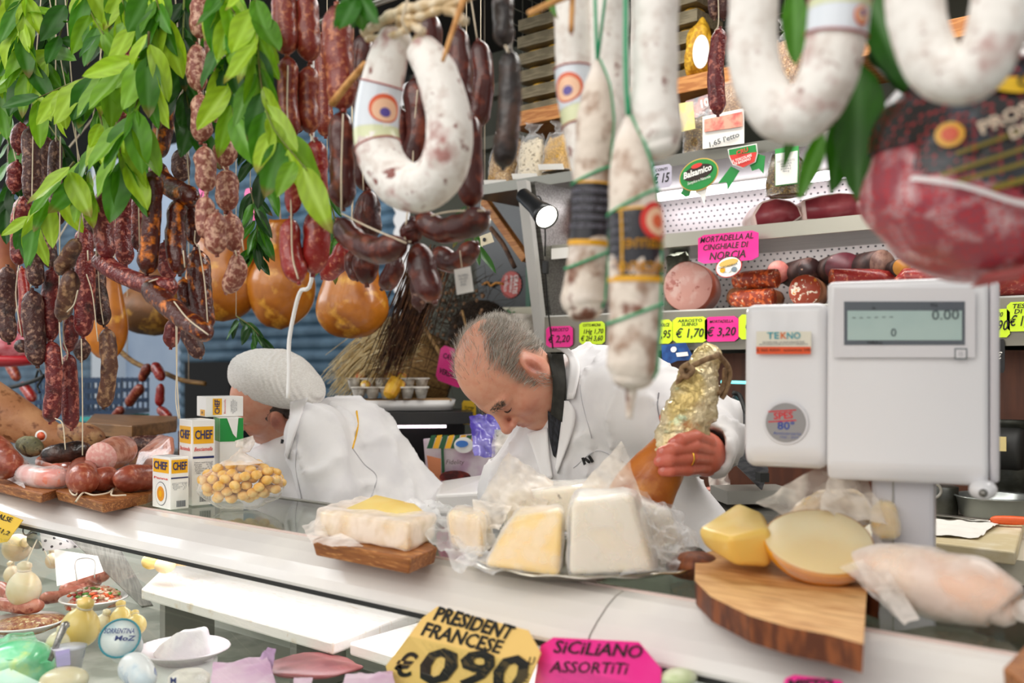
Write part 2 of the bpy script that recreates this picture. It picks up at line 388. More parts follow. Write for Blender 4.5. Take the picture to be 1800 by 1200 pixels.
slabbox('wall_alley', xa(196), xa(345), YA, YA + .15, 0, 4.0, m_blue)
slabbox('trim_3', xa(180), xa(222), YA - .10, YA, 0, 4.0, m_bluew)
slabbox('wall_alley_end', xa(-60), xa(180), YA + .5, YA + .6, 0, 3.6, m_bluew)
def shutter(name, x0, x1, z0, z1, y, label):
    n = int((z1 - z0) / .085); prof = []
    for i in range(n + 1):
        z = z0 + (z1 - z0) * i / n
        for q, dy in ((0, 0), (.3, -.018), (.55, -.022), (.8, -.012)):
            prof.append((y + dy, z + q * (z1 - z0) / n))
    v = []; f = []
    for (yy, zz) in prof: v += [(x0, yy, zz), (x1, yy, zz)]
    for i in range(len(prof) - 1): f.append((2 * i, 2 * i + 1, 2 * i + 3, 2 * i + 2))
    return tag(mesh(name, v, f, m_shutter, None, False), label, 'shutter')
shutter('roller_shutter', xa(322), xa(700), 0, 3.6, YA - .02, 'closed blue-grey roller shutter across the alley behind the knit hat')
shutter('roller_shutter', xa(-80), xa(120), 0.2, 3.4, YA + .3, 'dark blue roller shutter at far left behind the hanging sausages')
slabbox('alley_black_bag', xa(375), xa(455), YA - .25, YA - .05, 0, onx(400, 636, xa(410))[2], M('black_bag_tone', '191a1c', rough=.8))  # plain dark block put in for the black bag behind the woman's head

# ================================================================ DISPLAY COUNTER
XL, XR = -5.2, 1.1
ctr = root('display_counter', 'long white refrigerated display counter with a sloping glass front full of cheese', 'counter', (-1, 1.05, 0))
prof = [(1.052, 1.222), (1.046, 1.2225), (1.03, 1.219), (1.01, 1.209), (.99, 1.195), (.975, 1.182), (.966, 1.170), (.968, 1.160), (.99, 1.160), (1.052, 1.195)]
SEAM = onz(1052, 1052, 1.222)[0]
for (x0, x1, nm) in ((XL, SEAM - .0015, 'front_band'), (SEAM + .0015, XR, 'front_band')):
    v = [(x, y, z) for x in (x0, x1) for (y, z) in prof]; n = len(prof)
    f = [(i, i + n, (i + 1) % n + n, (i + 1) % n) for i in range(n)] + [tuple(range(n)), tuple(range(2 * n - 1, n - 1, -1))]
    o = mesh(nm, v, f, m_band, ctr, False)
box('edge_trim', V((XL + XR) / 2, .972, 1.1615), (XR - XL, .012, .007), m_dark, ctr)
box('edge_strip', V((XL + XR) / 2, 1.054, 1.2215), (XR - XL, .006, .006), M('rose_trim', 'd9c4bc', rough=.3), ctr)
box('top_glass', V((XL + XR) / 2, 1.195, 1.215), (XR - XL, .276, .010), m_topglass, ctr)
box('rear_rail', V((XL + XR) / 2, 1.34, 1.212), (XR - XL, .014, .02), m_greymetal, ctr)
def fg(u, v): return np.stack([XL + (XR - XL) * u, .972 - .56 * v, 1.158 - .18 * v ** 2 - .05 * v], 1)
P, f, _ = grid(fg, 2, 9); mesh('front_glass', P, f, m_glass, ctr); box('front_frame', V((XL + XR) / 2, .415, .90), (XR - XL, .015, .05), m_greymetal, ctr)
box('case_floor', V((XL + XR) / 2, .90, .875), (XR - XL, .92, .03), M('case_floor_steel', 'b7b9ae', c2='8d9184', scale=9, rough=.35, metal=.3), ctr)
box('case_back', V((XL + XR) / 2, 1.37, 1.03), (XR - XL, .02, .36), M('case_back_panel', 'bfc2b8', rough=.4), ctr)
box('lower_body', V((XL + XR) / 2, .89, .43), (XR - XL, .96, .86), m_band, ctr)
v, f, _ = sweep([V(-3.2, 1.06, 1.185), V(SEAM, 1.06, 1.185)], .009, 10); mesh('light_tube', v, f, M('case_tube', 'ffffff', emit=9), ctr)
area('case_tube_light', (-1.9, 1.09, 1.17), (-1.9, 1.18, .9), 2.6, .03, 3.0, (1, .9, .99))
# slanted grey divider plate
q = [onz(118, 940, 1.13), onz(198, 940, 1.13), onz(268, 1062, .98), onz(248, 1065, .98)]
v, f = prism([q[0], q[1], q[2], q[3]], .006, V(.3, -.6, .8)); mesh('divider', v, f, M('divider_steel', '8c8b83', c2='77766f', scale=40, stretch=(1, 8, 1), rough=.5), ctr, False)

# ================================================================ WALL CABINET
cab = root('refrigerated_wall_cabinet', 'open refrigerated wall cabinet with perforated metal back and three shelves of meats', 'refrigerator', (-.3, 2.5, 0))
X0, X1 = -1.77, 1.6
box('back_panel', V((X0 + X1) / 2, 2.70, 1.85), (X1 - X0, .02, .46), m_perf, cab)
box('lower_shelf', V((X0 + X1) / 2, 2.48, 1.642), (X1 - X0, .42, .022), M('shelf_enamel', 'cfcfca', rough=.3), cab)
box('price_rail', V((X0 + X1) / 2, 2.262, 1.598), (X1 - X0, .012, .10), M('rail_metal', '8f8b80', rough=.3, metal=.5), cab)
box('middle_shelf', V((X0 + X1) / 2, 2.49, 1.842), (X1 - X0, .40, .012), m_steel, cab)
box('shelf_lip', V((X0 + X1) / 2, 2.285, 1.838), (X1 - X0, .012, .036), M('lip_steel', 'b5b2a6', rough=.3, metal=.5), cab)
box('top_shelf', V((X0 - .3 + X1) / 2, 2.49, 2.045), (X1 - X0 + .3, .44, .03), M('top_shelf_metal', '77766e', rough=.4, metal=.4), cab)
v, f, _ = sweep([V(-1.7, 2.56, 2.012), V(X1 - .1, 2.56, 2.012)], .013, 12); mesh('light_tube', v, f, M('cabinet_tube', 'fff8ff', emit=4.5), cab)
area('cabinet_tube_light', (-.3, 2.5, 2.0), (-.3, 2.62, 1.7), 2.8, .04, 3.2, (1, .93, 1))
area('cabinet_tube_light_2', (-.3, 2.42, 1.82), (-.3, 2.6, 1.6), 2.8, .04, 2.2, (1, .95, .92))
v, f = prism([V(X0, 2.20, 2.03), V(X0, 2.30, 1.54), V(X0, 2.70, 1.54), V(X0, 2.70, 2.03)], .02, V(-1, 0, 0)); mesh('side_panel', v, f, m_steel, cab, False)
v, f = prism([V(X0 - .022, 2.17, 2.03), V(X0 - .022, 2.27, 1.50), V(X0 + .012, 2.27, 1.50), V(X0 + .012, 2.17, 2.03)], .02, V(0, -1, .1)); mesh('side_post', v, f, M('post_paint', 'b9b7b2', rough=.3), cab, False)
box('lower_cabinet', V((X0 + X1) / 2, 2.52, .77), (X1 - X0, .36, 1.54), m_brown, cab)
v, f, _ = sweep([ony(1268, 671, 2.30), ony(1345, 673, 2.30)], .004, 8); mesh('status_light', v, f, M('cyan_glow', '7ff2f6', emit=1.2), cab)

# rear work bench, behind the scale, with grinder, bowl and boards on it
ZB = 1.19
bench = root('work_bench', 'speckled white work bench behind the scale holding bowl and grinder', 'bench', (.2, 2.0, 0))
box('bench_top', V(.20, 2.01, ZB - .02), (1.9, .49, .04), M('speckled_top', 'dcd6c4', c2='5a5248', scale=90, lo=.70, hi=.74, rough=.4), bench)
box('bench_body', V(.20, 2.03, (ZB - .04) / 2), (1.86, .44, ZB - .04), M('dark_red_front', '3d1410', rough=.5), bench)
# ================================================================ THINGS HANGING OVER THE COUNTER
RAILZ, RAILY = 2.30, .90
m_s = dict(
 red=M('cured_red', '6c1619', c2='c27060', c3='2c0c0c', scale=110, lo=.52, hi=.64, scale3=30, lo3=.55, hi3=.75, rough=.36, bump=.9, bscale=190, coat=.15),
 dark=M('cured_dark', '46201b', c2='a07a66', c3='22110e', scale=110, lo=.52, hi=.66, scale3=28, lo3=.5, hi3=.7, rough=.48, bump=.9, bscale=170),
 chor=M('cured_chorizo', '4c150a', c2='e07c1c', c3='1e0a06', scale=62, lo=.54, hi=.68, scale3=40, lo3=.55, hi3=.7, rough=.3, bump=.9, bscale=130, coat=.25),
 pale=M('cured_pale', '8a4a3c', c2='d3a68e', c3='6a3028', scale=140, lo=.46, hi=.62, scale3=26, lo3=.58, hi3=.75, rough=.5, bump=.5, bscale=170),
 brick=M('cured_brick', '80291a', c2='bd7048', c3='451510', scale=120, lo=.5, hi=.68, scale3=22, lo3=.5, hi3=.7, rough=.38, bump=.5, bscale=120, coat=.2),
 fresh=M('cured_fresh', '961f1b', c2='cf7a5e', c3='561417', scale=130, lo=.55, hi=.70, scale3=22, lo3=.52, hi3=.72, rough=.34, bump=.5, bscale=130, coat=.3),
 maroon=M('cured_maroon', '4a160f', c2='8a4028', c3='2a0c10', scale=55, lo=.5, hi=.72, scale3=18, lo3=.52, hi3=.7, rough=.36, bump=.4, bscale=90, coat=.25),
 black=M('cured_black', '1b0f0c', c2='4a2e22', c3='7c6450', scale=35, lo=.45, hi=.66, scale3=60, lo3=.66, hi3=.75, rough=.38, bump=.8, bscale=100, coat=.3),
 brown=M('cured_brown', '5e3a2a', c2='a9825f', c3='3a1d18', scale=90, lo=.5, hi=.66, scale3=30, lo3=.55, hi3=.7, rough=.5, bump=.6, bscale=140))
rail = root('hanging_rail', 'steel rail above the counter carrying the hung salami', 'rail', (-1, RAILY, RAILZ))
v, f, _ = sweep([V(-3.3, RAILY, RAILZ), V(.7, RAILY, RAILZ)], .012, 12); mesh('bar', v, f, m_steel, rail)
for x in (-3.0, -1.3, .5): v, f, _ = sweep([V(x, RAILY, RAILZ), V(x, RAILY + .1, 2.76)], .006, 8); mesh('bracket', v, f, m_steel, rail)
cnt_ = [0]
def pw(w_, d): return w_ * d / 1750 / 2
def ptube(nm, pts, rad, mat, parent=None, n=None, taper=None, seg=7):
    mb = MB(); tube(mb, pts, rad, seg, n, taper); return mb.build(nm, mat, parent)
def string(name, label, mat, Y, links, twines=(), group='strings of cured sausage hanging over the counter', cat='sausage string', tw=.0011, hang=True):
    Y = .9 + (Y - .9) * 1.5 if Y < 1.1 else Y; top = min(links, key=lambda L: L[0][0][1])[0][0]; b = ony(top[0], top[1], Y)
    r = root(name, label, cat, b, group); prev = None
    for i, L in enumerate(links):
        pts, wd = L[0], L[1]; mt = L[2] if len(L) > 2 else mat; dy = L[3] if len(L) > 3 else 0
        P = [ony(x, y, Y + dy + .004 * math.sin(i * 2.1)) for x, y in pts]; rd = pw(wd, dep(P[0])); cnt_[0] += 1
        v, f, _ = link_geo(P, rd, seed=cnt_[0], lump=.055, wob=.05); mesh('link', v, f, m_s[mt], r)
        # pinched tail knot
        for e, q in ((P[0], P[1]), (P[-1], P[-2])): ptube('tied_end', [e - unit(e - q) * rd * .15, e + unit(e - q) * rd * .22], rd * .2, m_s[mt], r, 3)
    if hang: ptube('twine', [b + V(0, 0, -.004), b + V(0, (RAILY - b[1]) * .4, (RAILZ - b[2]) * .4), V(b[0], RAILY + .0, RAILZ + .013)], tw, m_twine, r)
    for t in twines: ptube('twine', [ony(x, y, Y - pw(t[2] if len(t) > 2 and isinstance(t[-1], (int, float)) else 26, 1.6)) for x, y in [q for q in t if isinstance(q, tuple)]], tw, m_twine, r)
    return r
S = string
S('sausage_string', 'dark red dry sausage at the far left edge, upper links rounded and bright red', 'red', .92, [([(38, 215), (32, 270)], 29), ([(30, 283), (24, 338)], 30), ([(45, 345), (30, 400)], 30), ([(13, 468), (10, 540), (16, 602)], 31, 'dark')], [((0, 190), (20, 250), (28, 282))])
S('sausage_string', 'greyish dry sausages tied with white twine left of the leafy stem tips', 'dark', .88, [([(52, 225), (56, 290), (54, 354)], 31), ([(40, 350), (33, 405), (32, 466)], 27, 'red'), ([(58, 398), (60, 450), (64, 503)], 31), ([(56, 510), (60, 580), (66, 643)], 36)], [((58, 232), (57, 300), (56, 352)), ((35, 345), (25, 370), (24, 400)), ((33, 466), (28, 520), (38, 590))])
S('sausage_string', 'wrinkled dark brown sausage pair with twine ends hanging beside the diagonal link', 'dark', .95, [([(80, 240), (82, 300), (80, 352)], 32), ([(86, 380), (84, 430), (92, 472)], 27), ([(38, 470), (44, 530), (40, 590)], 20, 'fresh', .04), ([(30, 605), (45, 612)], 22, 'dark', .03)])
S('sausage_string', 'longest red sausage string left of the pale twine, ending lowest but one', 'red', .90, [([(98, 245), (96, 320), (104, 395)], 24, 'dark', .05), ([(90, 472), (88, 540), (86, 602)], 30), ([(91, 600), (95, 670), (88, 742)], 29)], [((106, 240), (105, 420), (104, 560), (110, 640)), ((97, 735), (110, 745), (115, 790))])
S('sausage_string', 'short mouldy grey sausage lying diagonally over the red ones', 'brown', .85, [([(136, 422), (120, 452), (104, 480)], 30), ([(127, 475), (118, 520), (106, 562)], 32)], [((154, 440), (155, 458)), ((137, 510), (130, 535), (118, 548))])
S('sausage_string', 'red speckled string with the lowest hanging tip above the knotted salami', 'red', .93, [([(147, 400), (150, 500), (146, 592)], 33), ([(122, 552), (125, 590), (118, 618)], 24), ([(120, 622), (122, 690), (126, 754)], 30)], [((152, 482), (163, 520), (172, 600)), ((111, 560), (112, 600), (119, 622), (110, 650)), ((143, 595), (145, 700), (145, 800))])
S('sausage_string', 'near black slim sausage beside the orange ham end, twine bound', 'dark', .96, [([(150, 330), (160, 390), (158, 440)], 26), ([(167, 445), (175, 520), (183, 572)], 28), ([(187, 577), (192, 650), (182, 716)], 28, 'brown', 0), ([(145, 595), (143, 634)], 28, 'dark', .03)], [((172, 470), (176, 530), (182, 570))])
S('sausage_string', 'bright red salami loop curving sideways under the leaves', 'red', .88, [([(182, 335), (180, 400), (190, 455)], 35), ([(170, 452), (205, 478), (258, 500), (306, 506)], 33)], [((165, 340), (170, 400), (169, 450))])
S('sausage_string', 'two red sausages hanging with white strings left of the orange chorizo', 'red', .93, [([(198, 330), (196, 380), (200, 440)], 30), ([(219, 330), (216, 400), (221, 466)], 33), ([(243, 340), (243, 400), (243, 440)], 24)], [((204, 330), (203, 400)), ((243, 330), (245, 430))])
S('chorizo_string', 'dark chorizo with orange fat ending in the long diagonal link', 'chor', .87, [([(270, 300), (266, 390), (258, 482)], 34), ([(257, 500), (305, 545), (345, 575), (368, 590)], 37)], [((306, 530), (330, 560), (366, 588)), ((277, 490), (262, 495))], cat='chorizo string')
S('chorizo_string', 'glossy chorizo hanging from the leafy top then bending to the right', 'chor', .90, [([(292, 115), (288, 200), (278, 278)], 38), ([(270, 285), (295, 325), (346, 350)], 34), ([(313, 350), (308, 420), (316, 482)], 34)], [((288, 150), (270, 200), (272, 275)), ((322, 440), (325, 470))], cat='chorizo string')
S('chorizo_string', 'broad chorizo right of the diagonal link, tied with a taut twine', 'chor', .93, [([(335, 350), (338, 400), (342, 430)], 30), ([(346, 438), (352, 510), (362, 584)], 40), ([(322, 490), (330, 545)], 30)], [((349, 430), (360, 500), (366, 585)), ((343, 405), (342, 425), (349, 432))], cat='chorizo string')
S('sausage_string', 'dark red sausage behind the chorizos with two pointed tips below', 'red', .99, [([(290, 425), (290, 460), (302, 490)], 30), ([(306, 560), (300, 611)], 30), ([(328, 570), (338, 600), (352, 628)], 30, 'dark'), ([(318, 262), (318, 320)], 33, 'dark')], [((309, 570), (310, 630), (313, 700), (316, 735))])
S('sausage_string', 'whitish bloomed sausages high up among the leaves', 'red', .97, [([(222, 8), (216, 70), (205, 140)], 30), ([(227, 147), (222, 200), (212, 235)], 36), ([(283, 30), (284, 80), (278, 128)], 32, 'chor')], [((192, 112), (196, 170))])
P1 = 'pale salamini on twine'
S('salamini_string', 'pale speckled salamini in the front column, ending in single tilted one', 'pale', .88, [([(350, -10), (352, 35), (350, 68)], 35), ([(347, 78), (345, 120), (350, 160)], 34), ([(352, 166), (354, 210), (353, 250)], 36), ([(360, 257), (361, 300), (363, 337)], 38), ([(362, 345), (360, 385), (364, 420)], 34), ([(381, 372), (378, 412), (381, 447)], 40)], [((350, 68), (351, 78)), ((362, 160), (364, 200))], cat='salamini string')
S('salamini_string', 'darker salamini in the right column, ending in the lone link below', 'pale', .92, [([(374, 58), (374, 95), (378, 124)], 31), ([(378, 160), (380, 190), (379, 212)], 30), ([(398, 242), (396, 268), (392, 293)], 40), ([(398, 298), (400, 340), (397, 372)], 41), ([(405, 375), (408, 410), (413, 442)], 38), ([(417, 446), (415, 480), (398, 514)], 35)], [((392, 293), (396, 300)), ((413, 440), (416, 450)), ((425, 420), (428, 440))], cat='salamini string')
for n_, (lb, x0_) in enumerate((('brick red sausage string nearest the bay leaves, its lowest link bound lengthwise', 0),)):
    S('sausage_string', lb, 'brick', .88, [([(499, -20), (500, 40), (504, 96)], 46), ([(506, 100), (506, 170), (510, 243)], 37), ([(516, 251), (518, 310), (513, 376)], 30, 'fresh'), ([(511, 384), (511, 440), (525, 496)], 40, 'fresh')], [((506, 115), (505, 200), (513, 245), (513, 260), (510, 300), (512, 380), (514, 450), (524, 490))])
S('sausage_string', 'brick red sausage string with the plumpest bottom link, right of the bound one', 'brick', .90, [([(540, -15), (540, 50), (545, 108)], 44), ([(543, 117), (541, 180), (546, 234)], 38), ([(555, 246), (556, 310), (554, 366)], 41, 'fresh'), ([(555, 369), (556, 430), (550, 482)], 47, 'fresh')], [((551, 300), (554, 370)), ((545, 236), (553, 250))])
S('sausage_string', 'thin dark sausage behind the two brick red strings', 'brick', 1.02, [([(566, 60), (568, 150), (572, 240)], 30), ([(523, 130), (525, 190), (520, 235)], 30), ([(606, 425), (594, 460), (568, 488)], 34, 'fresh')])
S('sausage_string', 'tall brown sausages reaching from the top edge, left of the white ring salami', 'brick', .88, [([(592, 10), (596, 100), (604, 192)], 54), ([(600, 197), (601, 290), (603, 366)], 46, 'maroon'), ([(595, 388), (620, 420), (665, 440), (712, 428)], 44, 'maroon')], [((603, 200), (600, 300), (600, 372)), ((600, 375), (650, 400), (714, 427))])
S('sausage_string', 'maroon sausages behind the left leg of the white ring salami', 'maroon', .97, [([(640, 60), (635, 140), (650, 220)], 42), ([(632, 225), (640, 290), (642, 335)], 42), ([(648, 335), (646, 380), (645, 425)], 50), ([(642, 425), (643, 465), (645, 500)], 46), ([(697, 448), (690, 480), (672, 507)], 36), ([(618, 440), (618, 470), (628, 492)], 24)], [((637, 290), (639, 335))])
S('sausage_string', 'maroon sausages seen through the opening of the white ring salami', 'maroon', .93, [([(757, 25), (752, 70), (745, 130)], 52), ([(730, 138), (738, 220), (724, 312)], 50), ([(703, 190), (704, 250), (706, 300)], 34)], [((734, 158), (728, 230), (725, 310))])
S('sausage_string', 'dark maroon string right of the white ring salami with curled lower links', 'maroon', .90, [([(806, 50), (808, 120), (812, 198)], 44), ([(828, 204), (826, 290), (829, 364)], 46), ([(735, 382), (775, 404), (820, 396), (856, 375)], 46), ([(724, 385), (724, 410), (730, 428)], 42), ([(733, 428), (745, 480), (764, 530)], 50)], [((738, 385), (790, 372), (852, 370)), ((716, 372), (712, 420), (722, 425))])
S('sausage_string', 'maroon curved sausages behind the right leg of the white ring salami', 'maroon', .96, [([(840, 72), (850, 140), (838, 226)], 38), ([(765, 440), (800, 462), (838, 428)], 38), ([(733, 480), (738, 545)], 28, 'dark')])
S('sausage_string', 'nearly black dry sausage hanging alone in front of the grey wall', 'black', .84, [([(884, -15), (884, 35), (888, 82)], 38), ([(896, 90), (896, 190), (884, 296)], 41)], [((888, 80), (894, 92))])
S('sausage_string', 'slim dark sausage hanging before the brown bag on the shelf', 'dark', 1.5, [([(1254, -30), (1256, 34)], 22), ([(1272, -30), (1272, 34)], 22), ([(1266, 50), (1258, 120), (1262, 202)], 29, 'red')], [((1262, -20), (1263, 40), (1256, 55))])

# ---------------------------------------------------------------- white mould salami
m_mould = M('white_mould_rind', 'f3efe9', c2='b3827c', c3='dcd2ca', scale=24, lo=.53, hi=.66, scale3=60, lo3=.5, hi3=.66, detail=9, rough=.75, bump=.35, bscale=110, c4='8b5750', scale4=55, lo4=.61, hi4=.68)
m_net = M('netted_rind', 'e6d9cb', c2='a88a76', c3='f1e8df', scale=42, lo=.46, hi=.62, scale3=18, lo3=.5, hi3=.62, rough=.7, bump=.6, bscale=90, c4='7a4a38', scale4=34, lo4=.62, hi4=.70)
m_label = M('label_paper', 'dfe6ee', rough=.35)
m_labgreen = M('label_pale_green', 'd9deb4', rough=.35)
m_rededge = M('label_red', 'a93a34', rough=.4)
m_emblem = M('emblem_peach', 'f2c3a0', rough=.4); m_emorange = M('emblem_orange', 'e2643c', rough=.4); m_empurple = M('emblem_purple', '5a4a9a', rough=.4)
m_labblack = M('label_black', '25242b', rough=.3); m_gold = M('label_gold', 'e5a820', rough=.35); m_green = M('green_twine', '2fa573', rough=.7)
class Tube:
    def __init__(s, pts, rads, n=60, ref=None, seg=28, Y=None):
        s.P = catmull(pts, n); k = np.linspace(0, 1, len(rads)); s.r = np.interp(np.linspace(0, 1, n), k, rads); s.seg = seg
        s.L = np.concatenate([[0], np.cumsum(np.linalg.norm(np.diff(s.P, axis=0), axis=1))]); s.T = np.gradient(s.P, axis=0); s.T /= np.linalg.norm(s.T, axis=1)[:, None]
        s.ref = CT if ref is None else ref; s.N = np.array([unit(s.ref - t * np.dot(s.ref, t)) for t in s.T]); s.B = np.cross(s.T, s.N)
    def surf(s, l, th, lift=0):
        l = np.asarray(l, float); th = np.asarray(th, float); g = lambda A: np.stack([np.interp(l, s.L, A[:, i]) for i in range(3)], -1)
        r = np.interp(l, s.L, s.r); return g(s.P) + (r + lift)[..., None] * (np.cos(th)[..., None] * g(s.N) + np.sin(th)[..., None] * g(s.B))
    def body(s, name, mat, parent, l0=None, l1=None, lift=0, th=(0, 2 * np.pi), nl=40, nt=33, lump=0, seed=0, label=None):
        l0 = 0 if l0 is None else l0; l1 = s.L[-1] if l1 is None else l1
        def fn(u, w_):
            p = s.surf(l0 + (l1 - l0) * u, th[0] + (th[1] - th[0]) * w_, lift)
            if lump: c = s.surf(l0 + (l1 - l0) * u, 0 * w_, 0) * 0 + np.stack([np.interp(l0 + (l1 - l0) * u, s.L, s.P[:, i]) for i in range(3)], -1); p = c + (p - c) * (1 + lump * gnoise(p, 14, seed, 3))[:, None]
            return p
        P, f, uv = grid(fn, nl, nt); return mesh(name, P, [q[::-1] for q in f], mat, parent, True, label)
    def ring(s, l, name, mat, parent, r=.001, lift=.001, tilt=0, th=(0, 6.2832)):
        t = np.linspace(th[0], th[1], 40); P = s.surf(l + tilt * np.sin(t), t, lift); v, f, _ = sweep(P, r, 6); return mesh(name, v, f, mat, parent)
def ring_label(T, l0, l1, parent, flip=1):
    parent = T.body('label', m_label, parent, l0, l0 + (l1 - l0) * .72, .0006); T.body('label_lower_half', m_labgreen, parent, l0 + (l1 - l0) * .70, l1, .0006)
    for l in (l0, l1): T.ring(l, 'label_edge', m_rededge, parent, .0009, .0010)
    c = l0 + (l1 - l0) * .40; R = (l1 - l0) * .26
    def disc(rad, mt, lift, nm, dl=0, th0=0):
        r = np.interp(c, T.L, T.r); fn = lambda u, w_: T.surf(c + dl + rad * u * np.sin(w_ * 6.2832), th0 + rad * u * np.cos(w_ * 6.2832) / r, lift)
        P, f, _ = grid(fn, 5, 25); mesh(nm, P, f + [q[::-1] for q in []], mt, parent)
    disc(R, m_emorange, .0012, 'emblem', 0, flip * -.5); disc(R * .8, m_emblem, .0016, 'emblem', R * .1, flip * -.5); disc(R * .32, m_empurple, .002, 'emblem', R * .25, flip * -.5)
def ring_salami(label, pts, ws, Y, ends=True, lab=None, flip=1):
    P = [ony(x, y, Y) for x, y in pts]; r = root('ring_salami', label, 'salami', P[0], 'white ring salami hung over the counter'); rd = [pw(w_, dep(P[0])) for w_ in ws]
    T = Tube(P, rd, 90); T.body('salami', m_mould, r, nl=90, nt=40, lump=.035, seed=int(pts[0][0]))
    for a, b in ((0, 1), (-1, -2)):
        d = unit(T.P[a] - T.P[b]); q = T.P[a]; rr = T.r[a]; v, f = ellip(q, (rr * .99, rr * .99, rr * .75), [unit(np.cross(d, CT)), unit(np.cross(d, np.cross(d, CT))), d], 28, 14, .03, 3); mesh('end_cap', v, f, m_mould, r)
        v, f = ellip(q + d * rr * .85, (rr * .32, rr * .32, rr * .45), None, 12, 8, .25, 5, 8); mesh('casing_knot', v, f, M('casing_knot', 'e2d3b4', c2='bfa57c', scale=60, rough=.7, bump=.6), r)
    if lab: ring_label(T, lab[0] * T.L[-1], lab[1] * T.L[-1], r, flip)
    for a, b in ((0, 1), (-1, -2)):
        q = T.P[a] + unit(T.P[a] - T.P[b]) * T.r[a] * .9; ptube('twine', [q, V(P[0][0] * .5 + P[-1][0] * .5, RAILY, RAILZ)], .0014, m_twine, r, 4)
    return T, r
ring_salami('white ring salami with paper band, complete ring nearest the middle of the counter', [(695, 70), (679, 115), (664, 190), (663, 250), (684, 305), (722, 330), (765, 315), (788, 265), (787, 200), (768, 130), (745, 92)], [62, 72, 78, 80, 84, 86, 84, 80, 76, 70, 60], .78, lab=(.13, .31), flip=1)
ring_salami('white ring salami hanging left of the large laurel leaves, paper band at the top right', [(1326, -60), (1324, 20), (1323, 80), (1336, 148), (1368, 198), (1410, 200), (1448, 152), (1468, 80), (1476, 0), (1478, -60)], [84, 86, 88, 90, 92, 94, 94, 96, 98, 98], .76, lab=(.80, .90), flip=-1)
ring_salami('white ring salami at the top right corner in front of the packed ham', [(1606, -60), (1609, 20), (1625, 80), (1650, 122), (1690, 135), (1728, 108), (1752, 50), (1765, -20), (1768, -60)], [98, 98, 98, 98, 96, 96, 98, 100, 100], .74)
def long_salami(label, pts, ws, Y, mat=m_mould, cap=True, name='long_salami', labs=None, lines=(), group='long salami hung in the middle', seed=0):
    P = [ony(x, y, Y) for x, y in pts]; r = root(name, label, 'salami', P[0], group); rd = [pw(w_, dep(P[0])) for w_ in ws]
    T = Tube(P, rd, 80); T.body('salami', mat, r, nl=110, nt=44, lump=.05, seed=seed); e = T.P[-1]; d = unit(T.P[-1] - T.P[-2]); rr = T.r[-1]
    v, f = ellip(e, (rr * .99, rr * .99, rr * .6), [unit(np.cross(d, CT)), unit(np.cross(d, np.cross(d, CT))), d], 28, 14, .03, 3); mesh('end_cap', v, f, mat, r)
    b = T.P[0]; mb = MB(); tube(mb, [b - V(0, 0, .004), V(b[0], RAILY, RAILZ)], .0016, 6, 3); mb.build('twine', m_green if mat is m_net else m_twine, r); return T, r
T, r = long_salami('long white salami with paper band, leftmost of the vertical ones', [(1006, -60), (1008, 40), (1010, 140), (1022, 220), (1032, 290), (1036, 330)], [66, 66, 66, 66, 60, 50], .84, seed=3); ring_label(T, T.L[-1] * .46, T.L[-1] * .72, r, -1)
long_salami('long white salami hanging behind the two netted ones', [(1070, -60), (1068, 60), (1072, 160), (1082, 260), (1088, 310)], [74, 74, 74, 70, 60], .86, seed=4)
long_salami('thick long white salami with reddish patches, right of the netted ones', [(1152, -60), (1153, 40), (1150, 120), (1150, 190), (1158, 240), (1162, 258)], [80, 80, 82, 86, 84, 66], .78, seed=5)
def netted(label, pts, ws, Y, l0, l1, seed, tilts, tail=None):
    T, r = long_salami(label, pts, ws, Y, m_net, name='netted_salami', group='netted salami with printed bands', seed=seed)
    T.lab = T.body('label', m_labblack, r, l0 * T.L[-1], l1 * T.L[-1], .0007)
    T.body('label_edge', m_gold, T.lab, (l1 - .008) * T.L[-1], (l1 + .014) * T.L[-1], .0012); T.body('label_edge', m_gold, T.lab, (l0 - .008) * T.L[-1], l0 * T.L[-1], .0012)
    for q in tilts: T.ring(q * T.L[-1], 'net_cord', m_green, r, .0013, .0012, tilt=.010)
    P = T.surf(np.linspace(0, 1, 40) * T.L[-1], np.full(40, -1.0), .0008); v, f, _ = sweep(P, .0011, 6); mesh('net_cord', v, f, m_green, r)
    if tail: mb = MB(); tube(mb, [ony(x, y, Y) for x, y in tail], pw(22, dep(T.P[-1])), 12, 12, .5); mb.build('casing_tail', m_net, r)
    return T, r
def tlines(T, r, lines, l, dl, th, h, mat, bold=.02, wfit=None):
    for i, s_ in enumerate(lines):
        rr = float(np.interp(l, T.L, T.r)); letter(s_, None, None, None, h, mat, T.lab, bold=bold, wfit=wfit, warp=lambda x, y, z, i=i: T.surf(l + i * dl - y, th - x / rr * SGN, .0012 + np.clip(z, 0, .0006)))
SGN = -1
T, r = netted('shorter netted salami with dark band, left of the pair', [(1050, 105), (1050, 150), (1047, 210), (1042, 300), (1037, 400), (1033, 470), (1027, 525), (1028, 545)], [8, 46, 70, 68, 70, 76, 82, 66], .80, .50, .73, 7, (.46, .80))
tlines(T, r, ['INGREDIENTI CARNE', 'SUINA SALE SPEZIE', 'AROMI NATURALI', 'CONSERVANTE', 'E252 SENZA GLUTINE'], T.L[-1] * .53, .0085, 0.1, .0036, M('label_grey_text', 'a8a6b4', rough=.5))
T, r = netted('longer netted salami with gold edged band, lowest tip in front of the man', [(1104, 203), (1105, 250), (1110, 300), (1116, 380), (1118, 470), (1116, 560), (1113, 640), (1111, 662)], [8, 52, 78, 92, 94, 94, 92, 76], .76, .38, .63, 8, (.34, .76), [(1110, 680), (1108, 705), (1106, 735)])
lw_ = T.L[-1]
